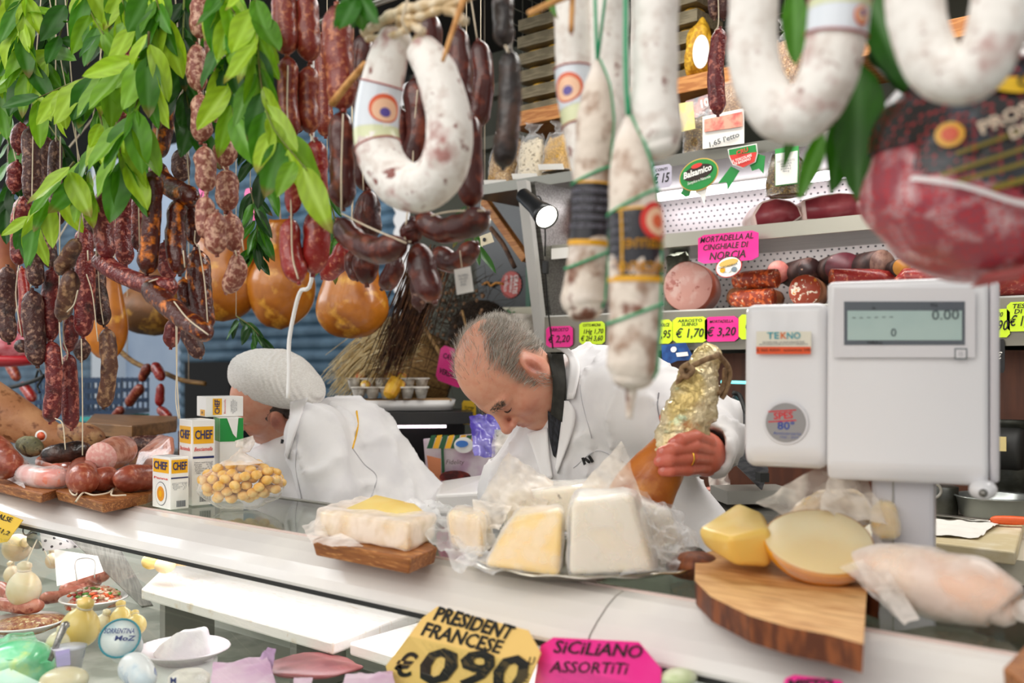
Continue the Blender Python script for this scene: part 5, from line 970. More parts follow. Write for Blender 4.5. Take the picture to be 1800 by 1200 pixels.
def hitmany(pts, f, d0=1.2, d1=3.2):
    rs = np.array([ray(*p) for p in pts]); t = np.full(len(rs), d0)
    for _ in range(160):
        s = f(O_ + rs * t[:, None]); t = np.where((s > .0008) & (t < d1), t + np.maximum(s * .8, .0008), t)
    bad = t > d1 - .01; t = np.where(bad, np.median(t[~bad]) if (~bad).any() else d0, t); t = np.minimum(t, np.median(t) + .06)
    return O_ + rs * t[:, None], rs
def onsurf(name, poly, f, mat, parent, lift=.004, th=.003, n=12, d0=1.2, label=None):
    """cloth patch laid on a garment: a quad given by two pixel edges (left edge list, right edge list)"""
    Lp = catmull([(a, b, 0) for a, b in poly[0]], n)[:, :2]; Rp = catmull([(a, b, 0) for a, b in poly[1]], n)[:, :2]; m = 7
    px = [(Lp[i] * (1 - j / (m - 1)) + Rp[i] * j / (m - 1)) for i in range(n) for j in range(m)]; P, rs = hitmany(px, f, d0); P = P.reshape(n, m, 3)
    for _ in range(3): P[1:-1] = (P[:-2] + 2 * P[1:-1] + P[2:]) / 4; P[:, 1:-1] = (P[:, :-2] + 2 * P[:, 1:-1] + P[:, 2:]) / 4
    P = P.reshape(-1, 3); rn = rs / np.linalg.norm(rs, axis=1)[:, None]; k = np.array([0 if i % m in (0, m - 1) else 1 for i in range(n * m)])
    T_ = P - rn * (lift + .0)[..., None] if np.ndim(lift) else P - rn * lift; T_ = T_ - rn * (k * th)[:, None]; Bk = P + rn * .002
    v = np.vstack([T_, Bk]); N_ = n * m; fs = []
    for i in range(n - 1):
        for j in range(m - 1): a = i * m + j; fs.append((a, a + m, a + m + 1, a + 1)); fs.append((a + N_, a + N_ + 1, a + N_ + m + 1, a + N_ + m))
    ring_ = [j for j in range(m)] + [i * m + m - 1 for i in range(1, n)] + [(n - 1) * m + j for j in range(m - 2, -1, -1)] + [i * m for i in range(n - 2, 0, -1)]
    for a, b in zip(ring_, ring_[1:] + ring_[:1]): fs.append((a, b, b + N_, a + N_))
    return mesh(name, v, fs, mat, parent, True, label)
def surfline(name, pts, f, mat, parent, r=.0012, d0=1.2, lift=.0005):
    px = catmull([(a, b, 0) for a, b in pts], 8 * len(pts))[:, :2]; P, rs = hitmany(px, f, d0); P = P - rs * lift; v, fc, _ = sweep(P, r, 6); return mesh(name, v, fc, mat, parent)
def strands(name, roots, dirs, L, mat, parent, r=.0005, seed=0, bend=.3, cols=None, normals=None, segs=5):
    rng = np.random.RandomState(seed); n = len(roots); V_ = []; F = []; C = []
    d = dirs + rng.normal(0, .16, dirs.shape); d /= np.linalg.norm(d, axis=1)[:, None]; b = rng.normal(0, bend, dirs.shape); Ls = L * rng.uniform(.6, 1.2, n)
    t = np.linspace(0, 1, segs); P = roots[:, None] + d[:, None] * (Ls[:, None] * t)[..., None] + b[:, None] * (Ls[:, None] * t * t * .5)[..., None]
    s1 = np.cross(d, rng.normal(size=d.shape)); s1 /= np.linalg.norm(s1, axis=1)[:, None]; s2 = np.cross(d, s1); rr = r * (1 - t * .8)
    for k, an in enumerate((0, 2.094, 4.189)): V_.append(P + rr[None, :, None] * (math.cos(an) * s1 + math.sin(an) * s2)[:, None])
    V_ = np.stack(V_, 2).reshape(-1, 3); base = np.arange(n)[:, None, None] * segs * 3 + np.arange(segs - 1)[None, :, None] * 3; j = np.arange(3)[None, None]; k = (j + 1) % 3
    F = np.stack([base + j, base + k, base + 3 + k, base + 3 + j], -1).reshape(-1, 4)
    col = None if cols is None else np.repeat(cols, segs * 3, 0)
    return mesh(name, V_, F, mat, parent, True, None, col)
def attr_mat(name, rough=.5):
    m = bpy.data.materials.new(name); m.use_nodes = True; a = m.node_tree.nodes.new('ShaderNodeAttribute'); a.attribute_name = 'tone'; b = m.node_tree.nodes['Principled BSDF']; m.node_tree.links.new(a.outputs['Color'], b.inputs['Base Color']); b.inputs['Roughness'].default_value = rough; return m
m_hair = attr_mat('grey_hair', .45)
def folds(P, amp, f, seed, dirv=None):
    n = gnoise(P * np.array([1, 1, .55]), f, seed, 2); return amp * 1.5 * np.clip(1 - 3.2 * np.abs(n), 0, 1) ** 1.5 + amp * .6 * gnoise(P, f * .6, seed + 3, 1)

# ---------------------------------------------------------------- man
man = root('person', 'grey-haired man in white coat bending down and gripping a foil-wrapped ham by its shank', 'person', V(*at(1080, 900, 1.95)[:2], 0))
HS = .88; mU = cv(unit((-.78, .32, .53))); mF = cv((-.24, -.93, .20)); mF = unit(mF - mU * np.dot(mF, mU)); mL = np.cross(mU, mF); mL = unit(mL); mL = mL if np.dot(mL, CT) > 0 else -mL; HMx = np.array([mL, mF, mU]); HC = at(893, 654, 1.86)
# coat first (the neck joins into it)
nk = (at(925, 662, 1.87), at(984, 706, 1.93))
def man_coat(P, fold=True):
    d = sd_cap(P, at(1050, 735, 1.95), at(1085, 1000, 1.98), .135, .165)
    d = smin(d, sd_cap(P, at(1020, 705, 2.02), at(1115, 705, 1.84), .080, .085), .06)
    d = smin(d, sd_cap(P, at(1115, 705, 1.84), at(1225, 752, 1.76), .085, .070), .04)
    d = smin(d, sd_cap(P, at(1225, 748, 1.78), at(1248, 770, 1.66), .070, .050), .03)
    d = smin(d, sd_cap(P, at(1248, 770, 1.66), at(1246, 788, 1.575), .050, .042), .02)
    d = smin(d, sd_cap(P, at(975, 760, 2.00), at(905, 860, 1.93), .075, .065), .05)
    d = smin(d, sd_cap(P, at(1130, 860, 1.90), at(1215, 1010, 1.85), .10, .12), .06)
    d = smax(d, -sd_cap(P, at(1248, 788, 1.60), at(1238, 796, 1.47), .037, .037), .006)
    if fold: d = d - folds(P, .007, 5.5, 21)
    return d
lo = np.min([at(820, 900, 1.8), at(1330, 620, 1.5), at(1330, 620, 2.2), at(820, 900, 2.2)], 0) - .05; hi = np.max([at(820, 600, 2.2), at(1330, 620, 1.5), at(1330, 1000, 2.1)], 0) + .08; lo[2] = 1.0; hi[2] = 1.62
v, f = snet(man_coat, lo, hi, .0085); mesh('coat', v, f, m_coat, man)
cc = at(1085, 1000, 1.98); v, f, _ = sweep([V(cc[0], cc[1], .45), V(cc[0], cc[1], .8), V(cc[0], cc[1], 1.05)], [.25, .2, .19], 30, True, .7, ref=[1, 0, 0]); mesh('coat_skirt', v, f, m_coat, man)
m_trou = M('dark_trousers', '26272b', rough=.8)
for s in (-.1, .1): v, f, _ = sweep([V(cc[0] + s, cc[1], .04), V(cc[0] + s, cc[1], .5)], [.06, .085], 18); mesh('trouser_leg', v, f, m_trou, man); v, f = ellip(V(cc[0] + s, cc[1] - .05, .045), (.05, .14, .045)); mesh('shoe', v, f, m_dark, man)
def man_head(Pw):
    q = (Pw - HC) @ HMx.T / HS; d = head_sdf(q); d = smin(d, sd_cap(q, (.025, .03, -.085), (.015, -.02, -.12), .030, .032), .03) * HS
    return smin(d, sd_cap(Pw, nk[0], nk[1], .056, .055), .035)
R0 = .17; v, f = snet(man_head, HC - R0 - .02, HC + np.array([.26, .26, .15]), .0026)
q = (v - HC) @ HMx.T / HS; col = head_tone(q); x, y, z = q.T
hairk = np.clip((z + .030) / .02, 0, 1) * np.clip((.040 - y - np.clip(z - .02, 0, 1) * .2) / .015, 0, 1) * np.clip((.100 - z - .45 * np.clip(y + .0, -1, 1)) / .018, 0, 1) * (np.abs(x) > .025); back = np.clip((-.055 - y) / .02, 0, 1) * np.clip((z + .05) / .02, 0, 1) * np.clip((.10 - z) / .02, 0, 1)
ear_m = (np.abs(x) > .0725) & (np.abs(y + .012) < .028) & (np.abs(z + .002) < .04); hk = np.maximum(hairk, back) * ~ear_m
col = col * (1 - .45 * hk[:, None]) + HAIRC * .45 * hk[:, None]
headm = mesh('head', v, f, m_skin, man, attr=col)
# hair strands
import numpy.random as npr
fa = np.array(f); tri = v[fa]; nrm = np.cross(tri[:, 1] - tri[:, 0], tri[:, 3] - tri[:, 0]); nl = np.linalg.norm(nrm, axis=1); nrm = nrm / np.maximum(nl, 1e-12)[:, None]
def hairset(name, weight, n, L, flow, seed, lift=.35, r=.0005, bend=.35, pal=('cfc8bc', 'a39a8c', '7a7166', 'e2ddd6', 'b5aa9a')):
    rg = npr.RandomState(seed); w_ = weight[fa].mean(1) * nl; idx = rg.choice(len(fa), n, p=w_ / w_.sum()); uv = rg.random_sample((n, 2)); T_ = tri[idx]
    p = (T_[:, 0] * (1 - uv[:, :1]) + T_[:, 1] * uv[:, :1]) * (1 - uv[:, 1:]) + (T_[:, 3] * (1 - uv[:, :1]) + T_[:, 2] * uv[:, :1]) * uv[:, 1:]; nn = nrm[idx]
    fl = flow @ HMx; fl = fl[None] - nn * (nn @ fl)[:, None]; fl /= np.maximum(1e-6, np.linalg.norm(fl, axis=1))[:, None]; sw = gnoise(p, 9, seed, 1)[:, None] * np.cross(nn, fl) * .7
    C = np.array([hexc(h)[:3] for h in pal])[rg.randint(0, len(pal), n)]; return strands(name, p - nn * .001, fl + sw + nn * lift, L, m_hair, headm, r, seed, bend, C)
hairset('hair', np.maximum(hairk, back) * ~ear_m, 9000, .024, np.array([0, -.9, -.25]), 1, .14, .00045, .16)
crown = np.clip((z - .05) / .03, 0, 1) * np.clip((.06 - y) / .03, 0, 1); hairset('thin_crown_hair', crown + .001 * (z > .03), 500, .022, np.array([0, -1, 0]), 2, .3, .0003)
far = np.clip((-x - .035) / .02, 0, 1) * (z > -.01) * (y < .05); hairset('far_side_hair', far + 1e-6, 1500, .024, np.array([-.2, -.6, .2]), 3, .5, .0004)
bpz = z - (.030 + .10 * np.clip(np.abs(x) - .02, 0, 1) * 0); brow = ((np.abs(x) > .012) & (np.abs(x) < .052) & (np.abs(z - .026 + .12 * (np.abs(x) - .03) ** 2 * 40) < .0065) & (y > .055)).astype(float)
hairset('eyebrow_hair', brow + 1e-9, 330, .012, np.array([.8, .0, .35]), 4, .45, .0005, .2, ('5f574e', '7a7268', '9d9488', '4a443c'))
side = ((np.abs(x) > .055) & (y > -.005) & (y < .022) & (z < .0) & (z > -.045)).astype(float); hairset('sideburn_hair', side + 1e-9, 300, .012, np.array([0, -.3, -1]), 5, .2, .0004)
for s in (1, -1):
    P = [HC + np.array(p) * HS @ HMx for p in ((s * .019, .0845, -.001), (s * .027, .0875, -.0045), (s * .036, .0855, -.0045), (s * .045, .078, -.001))]; ptube('eyelid_line', P, .0013, M('lash_dark', '3a2420', rough=.6), headm, 14, None, 6)
P = [HC + np.array(p) * HS @ HMx for p in ((-.024, .090, -.0665), (-.012, .0955, -.0652), (0, .0975, -.0655), (.012, .0955, -.0652), (.025, .0885, -.0668))]; ptube('mouth_line', P, .0009, M('mouth_dark', '6b2a26', rough=.6), headm, 20, None, 6)
# shirt collar and coat details, lying on neck and coat
both = lambda P: np.minimum(man_coat(P), man_head(P)); m_black = M('dark_grey_collar', '33322c', c2='2a2924', scale=60, rough=.8); m_pull = M('black_pullover', '14151a', c2='2a2c34', scale=240, stretch=(1, 1, .3), rough=.8)
onsurf('shirt_collar', [[(962, 622), (972, 670), (968, 728)], [(990, 622), (996, 680), (988, 742)]], both, m_black, man, .010, .004, d0=1.3)
onsurf('pullover', [[(963, 722), (964, 760), (972, 800)], [(990, 735), (984, 765), (976, 804)]], both, m_pull, man, .006, .003, d0=1.3)
onsurf('coat_collar', [[(978, 612), (1000, 632), (996, 702)], [(1000, 612), (1021, 640), (1010, 700)]], man_coat, m_coatc, man, .012, .004, d0=1.3)
onsurf('lapel', [[(990, 704), (986, 745), (976, 822)], [(1000, 704), (1013, 738), (980, 832)]], man_coat, m_coatc, man, .008, .003, d0=1.3)
onsurf('lapel', [[(926, 762), (940, 800), (955, 850)], [(962, 752), (966, 800), (972, 838)]], man_coat, m_coatc, man, .007, .003, d0=1.3)
surfline('seam', [(1018, 640), (1022, 700), (1040, 770)], man_coat, m_seam, man, .0007, 1.3); surfline('seam', [(1158, 690), (1156, 715), (1162, 748)], man_coat, M('sleeve_shadow_seam', '8d8b90'), man, .0012, 1.3)  # second seam's darker grey has the sleeve's shadow painted into it
surfline('pocket_edge', [(1008, 822), (1050, 792), (1095, 812)], man_coat, m_seam, man, .0012, 1.3)
for a, b in (((1024, 804), (1028, 816)), ((1028, 806), (1036, 812)), ((1036, 802), (1042, 812))): surfline('pen_clip', [a, b], man_coat, m_dark, man, .0028, 1.3, .002)
v, f, _ = sweep([at(1248, 788, 1.60), at(1245, 790, 1.565)], [.0375, .0375], 26, False); mesh('shirt_cuff', v, f, M('cuff_dark', '3a2418', rough=.8), man)
# hand
def fingers():
    # knuckle, middle joint, last joint, tip: (px, py, depth)
    return [(((1243, 778, 1.530), (1222, 768, 1.492), (1198, 773, 1.470), (1184, 779, 1.472)), (.0115, .0108, .0100, .0088)),
            (((1243, 792, 1.530), (1218, 785, 1.485), (1182, 790, 1.462), (1164, 795, 1.468)), (.0120, .0112, .0102, .0090)),
            (((1241, 806, 1.530), (1214, 804, 1.485), (1178, 807, 1.462), (1159, 811, 1.468)), (.0115, .0110, .0100, .0086)),
            (((1237, 820, 1.532), (1208, 824, 1.488), (1180, 826, 1.468), (1166, 828, 1.472)), (.0108, .0102, .0092, .0080))]
FG = fingers(); TH = (((1238, 775, 1.585), (1212, 748, 1.600), (1185, 738, 1.590), (1170, 734, 1.575)), (.018, .015, .013, .0105))
def hand_sdf(P):
    d = sd_ell(P, at(1240, 799, 1.550), (.022, .030, .033), [CR, CT, CU]); d = smin(d, sd_cap(P, at(1244, 796, 1.56), at(1248, 788, 1.66), .027, .027), .02)
    for pts, r in FG:
        q = [at(*p) for p in pts]; fd = smin(sd_cap(P, q[0], q[1], r[0], r[1]), sd_cap(P, q[1], q[2], r[1], r[2]), .003); fd = smin(fd, sd_cap(P, q[2], q[3], r[2], r[3]), .003); fd = smin(fd, sd_cap(P, at(1250, 799, 1.558), q[0], .016, r[0]), .008); d = smin(d, fd, .0014)
    q = [at(*p) for p in TH[0]]; td = smin(sd_cap(P, q[0], q[1], TH[1][0], TH[1][1]), sd_cap(P, q[1], q[2], TH[1][1], TH[1][2]), .006); td = smin(td, sd_cap(P, q[2], q[3], TH[1][2], TH[1][3]), .006); return smin(d, td, .012)
c_ = at(1212, 785, 1.53); v, f = snet(hand_sdf, c_ - V(.12, .12, .075), c_ + V(.12, .13, .085), .0021); tone = np.tile(np.array(hexc('d2755f')[:3]), (len(v), 1))
for pts, r in FG:
    for k in (1, 2): g = np.exp(-(np.linalg.norm(v - at(*pts[k]), axis=1) / .012) ** 2)[:, None]; tone = tone * (1 - .35 * g) + np.array(hexc('b8503f')[:3]) * .35 * g
    g = np.exp(-(np.linalg.norm(v - at(*pts[3]), axis=1) / .012) ** 2)[:, None]; tone = tone * (1 - .4 * g) + np.array(hexc('cf5d55')[:3]) * .4 * g
handm = mesh('hand', v, f, m_skin, man, attr=tone)
m_nail = M('fingernail', 'dd8f84', rough=.25)
for pts, r in FG: 
    c_ = at(*pts[3]) + CT * r[3] * .88 - CR * .001 + CU * .003; v, f = ellip(c_, (.0052, .0016, .0042), [CR, CT, CU], 14, 8); mesh('fingernail', v, f, m_nail, handm)
a, b = at(*FG[2][0][1]), at(*FG[2][0][2]); c_ = a + (b - a) * .10; t_ = unit(b - a); n1 = unit(np.cross(t_, CU)); n2 = np.cross(t_, n1); th = np.linspace(0, 2 * np.pi, 30); v, f, _ = sweep([c_ + .0118 * (math.cos(q) * n1 + math.sin(q) * n2) for q in th], .0014, 8, False); tag(mesh('ring', v, f, M('gold', 'f2c24c', rough=.2, metal=1), handm), None, None)['label'] = 'gold ring'

# foil-wrapped ham he holds
hl = root('ham_on_shank', 'orange-brown ham with crumpled gold foil shank held in the man hand', 'ham', at(1140, 870, 1.52))
P = catmull(pts3([(1262, 612, 1.55), (1244, 630, 1.55), (1232, 655, 1.55), (1222, 690, 1.54), (1212, 725, 1.535), (1196, 765, 1.53), (1178, 805, 1.52), (1170, 825, 1.52)]), 70)
rd = np.interp(np.linspace(0, 1, 70), [0, .05, .12, .2, .35, .52, .7, .86, 1], [.008, .020, .022, .022, .033, .038, .037, .030, .024])
v, f, _ = sweep(P, rd, 64); c2_ = np.repeat(P, 64, 0); nz = gnoise(v, 22, 5, 3); nz2 = np.abs(gnoise(v, 45, 9, 2)); v = c2_ + (v - c2_) * (1 + .10 * nz + .10 * nz2 - .03)[:, None]
mesh('gold_foil', v, f, M('gold_foil', 'ecdcb4', c2='d9c07c', c3='d2e2bc', scale=18, scale3=22, lo3=.6, hi3=.68, rough=.25, metal=.5, bump=.9, bscale=160), hl, label='crumpled gold foil')
P = catmull(pts3([(1184, 775, 1.535), (1165, 812, 1.53), (1140, 850, 1.53), (1120, 885, 1.53), (1105, 915, 1.53)]), 30); rd = np.interp(np.linspace(0, 1, 30), [0, .3, .6, .85, 1], [.026, .040, .049, .050, .040]); v, f, _ = sweep(P, rd, 36)
mesh('ham', v, f, M('orange_ham_skin', 'c9772a', c2='a9571a', c3='dd9440', scale=9, scale3=16, lo3=.55, hi3=.7, rough=.38, bump=.3, coat=.2), hl)
m_rope = M('jute_rope', '9c7f5e', c2='7a6046', scale=90, rough=.9, bump=.8, bscale=160)
for pts in ([(1262, 625, 1.51), (1240, 632, 1.50), (1215, 645, 1.51), (1200, 660, 1.52), (1192, 672, 1.53), (1196, 686, 1.53)], [(1206, 640, 1.51), (1218, 650, 1.50), (1206, 662, 1.50), (1198, 648, 1.51), (1212, 638, 1.505)], [(1262, 622, 1.51), (1280, 645, 1.53), (1282, 665, 1.54), (1274, 690, 1.54), (1268, 700, 1.54)], [(1275, 648, 1.53), (1272, 675, 1.54), (1262, 692, 1.53)]): ptube('rope', pts3(pts), .0043, m_rope, hl, 30, None, 9)

# ---------------------------------------------------------------- woman
wm = root('person', 'woman in white knit hat and white coat leaning forward, face half hidden by the cartons', 'person', V(*at(590, 900, 2.5)[:2], 0))
wU = cv(unit((-.25, .62, .74))); wF = cv((-.87, -.40, .04)); wF = unit(wF - wU * np.dot(wF, wU)); wL = unit(np.cross(wU, wF)); wL = wL if np.dot(wL, CT) > 0 else -wL; WMx = np.array([wL, wF, wU]); WC = at(471, 707, 2.45)
wn = (at(490, 720, 2.48), at(535, 775, 2.5))
def w_head(Pw): q = (Pw - WC) @ WMx.T; d = head_sdf(q * 1.14) / 1.14; d = smin(d, sd_cap(Pw, wn[0], wn[1], .050, .055), .03); return smin(d, sd_cap(q, (.018, .026, -.078), (.018, -.05, -.09), .026, .035), .03)
v, f = snet(w_head, WC - .19, WC + np.array([.22, .22, .17]), .0036); q = (v - WC) @ WMx.T * 1.14; col = head_tone(q, False) * .86; hb = np.clip((-q[:, 1] + .02 - .2 * q[:, 2]) / .01, 0, 1) * (np.abs(q[:, 0]) > -.1) * np.clip((q[:, 2] + .085) / .02, 0, 1) * ~((np.abs(q[:, 0]) > .070) & (np.abs(q[:, 1] + .012) < .028)); col = col * (1 - .0 * hb[:, None]); mesh('head', v, f, m_skin, wm, attr=col)
def w_hair(Pw): q = (Pw - WC) @ WMx.T * 1.14; d = sd_ell(q, (0, -.022, .02), (.079, .088, .088)); d = smax(d, -(q[:, 2] + .055), .01); return smax(d, sd_ell(q, (.085, -.012, -.01), (.03, .026, .042)) * -1, .004)
v, f = snet(w_hair, WC - .14, WC + .14, .004); nz = gnoise(v, 60, 3, 2)[:, None] * .0012; mesh('hair', v + nz, f, M('dark_brown_hair', '2c2420', c2='4a3c34', scale=120, stretch=(1, 1, 6), rough=.5), wm)
hc_ = at(487, 666, 2.43); a1 = unit(CR * .965 - CU * .16 + CT * .2); a3 = unit(CU * .95 + CR * .15 + CT * .28); a3 = unit(a3 - a1 * np.dot(a3, a1)); a2 = np.cross(a3, a1)
pr = [(max(1e-5, math.sin(t)), -math.cos(t)) for t in np.linspace(0, math.pi, 60)]; v, f = lathe(np.zeros(3), pr, 200); lon = np.arctan2(v[:, 1], v[:, 0]); rib = 1 + .018 * np.sin(v[:, 0] * 50 + v[:, 2] * 22 + .8 * gnoise(v, .8, 3)) 
v = v * rib[:, None]; v = v * V(.119, .104, .068); k = np.clip(v[:, 0] / .12, -1, 1); v[:, 2] += -.020 * k - .012 * k * k + .004 * gnoise(v, 7, 2); v[:, 2] += np.clip(-.03 - v[:, 2], 0, 1) * .35
mesh('knit_hat', hc_ + v @ np.array([a1, a2, a3]), f, M('cream_knit', 'eeebe6', c2='dedad3', scale=160, stretch=(1, 1, 4), rough=.95, bump=.7, bscale=260, sheen=.3), wm)
def w_coat(P, fold=True):
    d = sd_cap(P, at(535, 790, 2.52), at(610, 800, 2.50), .10, .125)
    d = smin(d, sd_cap(P, at(610, 800, 2.52), at(735, 950, 2.50), .125, .135), .07)
    d = smin(d, sd_cap(P, at(490, 850, 2.55), at(540, 980, 2.50), .11, .14), .05)
    d = smin(d, sd_cap(P, at(555, 765, 2.36), at(590, 900, 2.30), .078, .072), .03)
    d = smin(d, sd_cap(P, at(620, 860, 2.42), at(690, 960, 2.38), .09, .1), .05)
    d = smin(d, sd_cap(P, at(455, 815, 2.62), at(440, 960, 2.5), .06, .07), .04)
    if fold: d = d - folds(P, .008, 4.5, 33)
    return d
lo = np.min([at(380, 700, 2.2), at(380, 700, 2.8), at(800, 700, 2.2), at(800, 700, 2.8)], 0) - .05; hi = np.max([at(380, 700, 2.2), at(380, 700, 2.8), at(800, 700, 2.2), at(800, 700, 2.8)], 0) + .05; lo[2] = .98; hi[2] = 1.50
v, f = snet(w_coat, lo, hi, .011); mesh('coat', v, f, m_coat, wm)
cc = at(600, 950, 2.5); v, f, _ = sweep([V(cc[0], cc[1], .4), V(cc[0], cc[1], .8), V(cc[0], cc[1], 1.05)], [.25, .2, .18], 30, True, .7, ref=[1, 0, 0]); mesh('coat_skirt', v, f, m_coat, wm)
for s in (-.1, .1): v, f, _ = sweep([V(cc[0] + s, cc[1], .04), V(cc[0] + s, cc[1], .5)], [.055, .08], 18); mesh('trouser_leg', v, f, m_trou, wm); v, f = ellip(V(cc[0] + s, cc[1] - .05, .045), (.045, .13, .045)); mesh('shoe', v, f, m_dark, wm)
surfline('yellow_piping', [(627, 722), (629, 750), (620, 788)], w_coat, M('yellow_piping', 'f0b71e', rough=.6), wm, .0022, 2.0, .001); surfline('seam', [(620, 788), (640, 815), (662, 838), (650, 880)], w_coat, m_seam, wm, .0012, 2.0)
onsurf('coat_collar', [[(510, 706), (508, 740), (500, 800)], [(542, 698), (525, 745), (506, 806)]], w_coat, m_coatc, wm, .012, .004, d0=1.9)
surfline('seam', [(524, 760), (520, 820), (530, 878)], w_coat, m_seam, wm, .0014, 2.0); ptube('black_undershirt', pts3([(500, 772, 2.44), (498, 790, 2.44), (499, 806, 2.44)]), .009, m_pull, wm, 8)
# ================================================================ BEHIND THE COUNTER
ZL, ZM, ZTP = 1.653, 1.848, 2.060
def ax_from(d, ref=Z_): d = unit(d); a = unit(np.cross(d, ref)); return np.array([a, np.cross(d, a), d])
def cutround(label, px, py, rpx, Y, ln, dirv, mface, mside, z0=None, sq=1.0, group='cut meats on the cabinet shelves', name='cut_meat', cat='meat', lump=.03):
    c = ony(px, py, Y); r = rpx * dep(c) / 1750
    if z0 is not None: c[2] = max(c[2], z0 + r * sq + .001) if c[2] < z0 + r * sq + .02 else c[2]
    o = root(name, label, cat, V(c[0], c[1], c[2] - r * sq), group); A = ax_from(dirv); pr = [(r, 0), (r * 1.01, ln * .3), (r * .96, ln * .7), (r * .7, ln * .93), (.0001, ln)]
    v, f = lathe(c, pr, 30, A, 1, sq); v = v + (v - c) * (lump * gnoise(v, 9, int(px), 2))[:, None]; mesh('body', v, [q for q in f if True], mside, o)
    v, f = lathe(c, [(r * .985, .0005), (r * .97, -.0015), (.0001, -.002)], 30, A, 1, sq); v = v + (v - c) * (lump * gnoise(v, 9, int(px), 2))[:, None]; mesh('cut_face', v, f, mface, o); return o
m_mort = M('mortadella_pink', 'eab0a4', c2='f4ccc2', c3='c9786c', scale=26, lo=.5, hi=.62, scale3=40, lo3=.6, hi3=.68, rough=.4); m_mskin = M('mortadella_skin', 'a8543c', rough=.35, coat=.3)
m_dkmeat = M('bresaola_face', '54202a', c2='6d3038', c3='c9a49c', scale=20, scale3=30, lo3=.66, hi3=.7, rough=.4); m_dksk = M('bresaola_rind', '2c1a18', c2='4a322c', scale=30, rough=.6)
m_marb = M('coppa_face', '2e1a1a', c2='6a4a42', c3='c9a48c', scale=34, lo=.5, hi=.6, scale3=48, lo3=.62, hi3=.66, rough=.4); m_pep = M('pepper_salami_face', '9c3c22', c2='efe0cc', c3='d88a30', scale=75, lo=.56, hi=.62, scale3=40, lo3=.62, hi3=.66, rough=.4); m_pepd = M('spicy_salami_face', '8f3218', c2='d9662c', c3='e9c4a0', scale=90, lo=.5, hi=.6, scale3=110, lo3=.6, hi3=.66, rough=.4)
m_brsal = M('brown_dry_rind', '8a5234', c2='a9714a', c3='5e3421', scale=22, scale3=40, rough=.5, bump=.4); m_pinkcut = M('pink_cut', 'b8645c', c2='cc8478', scale=40, rough=.4)
fd2 = F_ + .35 * R_
cutround('big round mortadella with flecked pink cut face', 1208, 509, 44, 2.36, .20, F_ + .42 * R_, m_mort, m_mskin, ZL)
cutround('brown dry salami lying beside the mortadella', 1300, 526, 20, 2.36, .13, R_ * 1.0 + F_ * .3, m_brsal, m_brsal, ZL); cutround('brown dry salami butt end next to the spicy ones', 1292, 522, 17, 2.40, .1, R_ * .8 + F_, m_brsal, m_brsal, ZL)
cutround('spicy orange salami, upper of the stacked pair', 1365, 511, 17, 2.36, .12, -R_ + F_ * .8, m_pepd, m_pepd, ZL + .05); cutround('spicy orange salami, lower of the stacked pair', 1358, 533, 17, 2.34, .12, -R_ + F_ * .8, m_pepd, m_pepd, ZL)
cutround('thick salami with big white fat and peppercorn face', 1414, 517, 28, 2.34, .2, F_ + .5 * R_, m_pep, m_brsal, ZL)
cutround('small pink cut ham end in the back row', 1368, 478, 20, 2.46, .12, F_ + .2 * R_, m_pinkcut, m_dksk, ZL + .06, 1.0); cutround('dark marbled coppa end in the back row', 1424, 476, 24, 2.46, .14, F_ - .2 * R_, m_marb, m_dksk, ZL + .06); cutround('large dark red bresaola in the back row', 1484, 470, 34, 2.46, .16, F_, m_dkmeat, m_dksk, ZL + .05, .8); cutround('brown rinded salami behind the packed ham', 1552, 470, 28, 2.46, .16, F_ - .3 * R_, M('brown_face', '6a4a40', c2='8a6a5c', scale=60, rough=.5), m_dksk, ZL + .06)
cutround('speckled salami lying under the bresaola', 1462, 488, 16, 2.36, .16, R_, m_pepd, m_s['fresh'], ZL + .04); cutround('long salami to the right of the scale', 1830, 505, 30, 2.34, .3, -R_ + .1 * F_, m_pep, m_s['fresh'], ZL); cutround('ham end wrapped in orange fat beside the packed ham', 1585, 470, 16, 2.44, .1, F_, M('orange_fat', 'c9852c', rough=.4), m_dksk, ZL + .06)
m_speck = M('speck_face', '8c2f3a', c2='a84a50', c3='e8c4bc', scale=14, scale3=14, lo3=.60, hi3=.66, rough=.35); m_fat = M('white_fat', 'e9c9bf', c2='f2dcd4', scale=20, rough=.4)
def slabmeat(label, px, Y, th, mface, medge, dirv, z0=None, name='ham_piece'):
    P = [ony(x, y, Y) for x, y in px]; c = np.mean(P, 0); v, f = prism(P, th, unit(-np.asarray(dirv, float))); o = root(name, label, 'meat', V(c[0], c[1], min(p[2] for p in P)), 'cut meats on the cabinet shelves'); b = mesh('fat_edge', v, f, medge, o); bevel(b, .006, 3)
    Q = [c + (p - c) * .88 - unit(dirv) * .003 for p in P]; v, f = prism(Q, .003, unit(-np.asarray(dirv, float))); mesh('cut_face', v, f, mface, o); return o
slabmeat('rolled speck with white centre on the middle shelf', [(1326, 398), (1322, 378), (1336, 355), (1362, 347), (1390, 352), (1405, 362), (1412, 380), (1392, 394), (1360, 400)], 2.36, .12, m_speck, m_fat, F_)
slabmeat('square raw ham with white fat edge on the middle shelf', [(1412, 388), (1408, 352), (1440, 343), (1475, 338), (1530, 340), (1535, 378), (1480, 386)], 2.36, .14, m_speck, m_fat, F_)
slabmeat('large rosy ham cut with fat rim behind the long salami', [(968, 412), (964, 382), (978, 352), (1010, 335), (1050, 345), (1060, 400), (1020, 440), (985, 436)], 2.42, .1, M('rosy_ham', 'dc8070', c2='eab0a0', c3='f2d8cc', scale=12, scale3=18, lo3=.58, hi3=.62, rough=.4), m_fat, F_ - .3 * R_)
box('small_price_holder', ony(985, 445, 2.262), (.06, .006, .03), m_paper, cab)
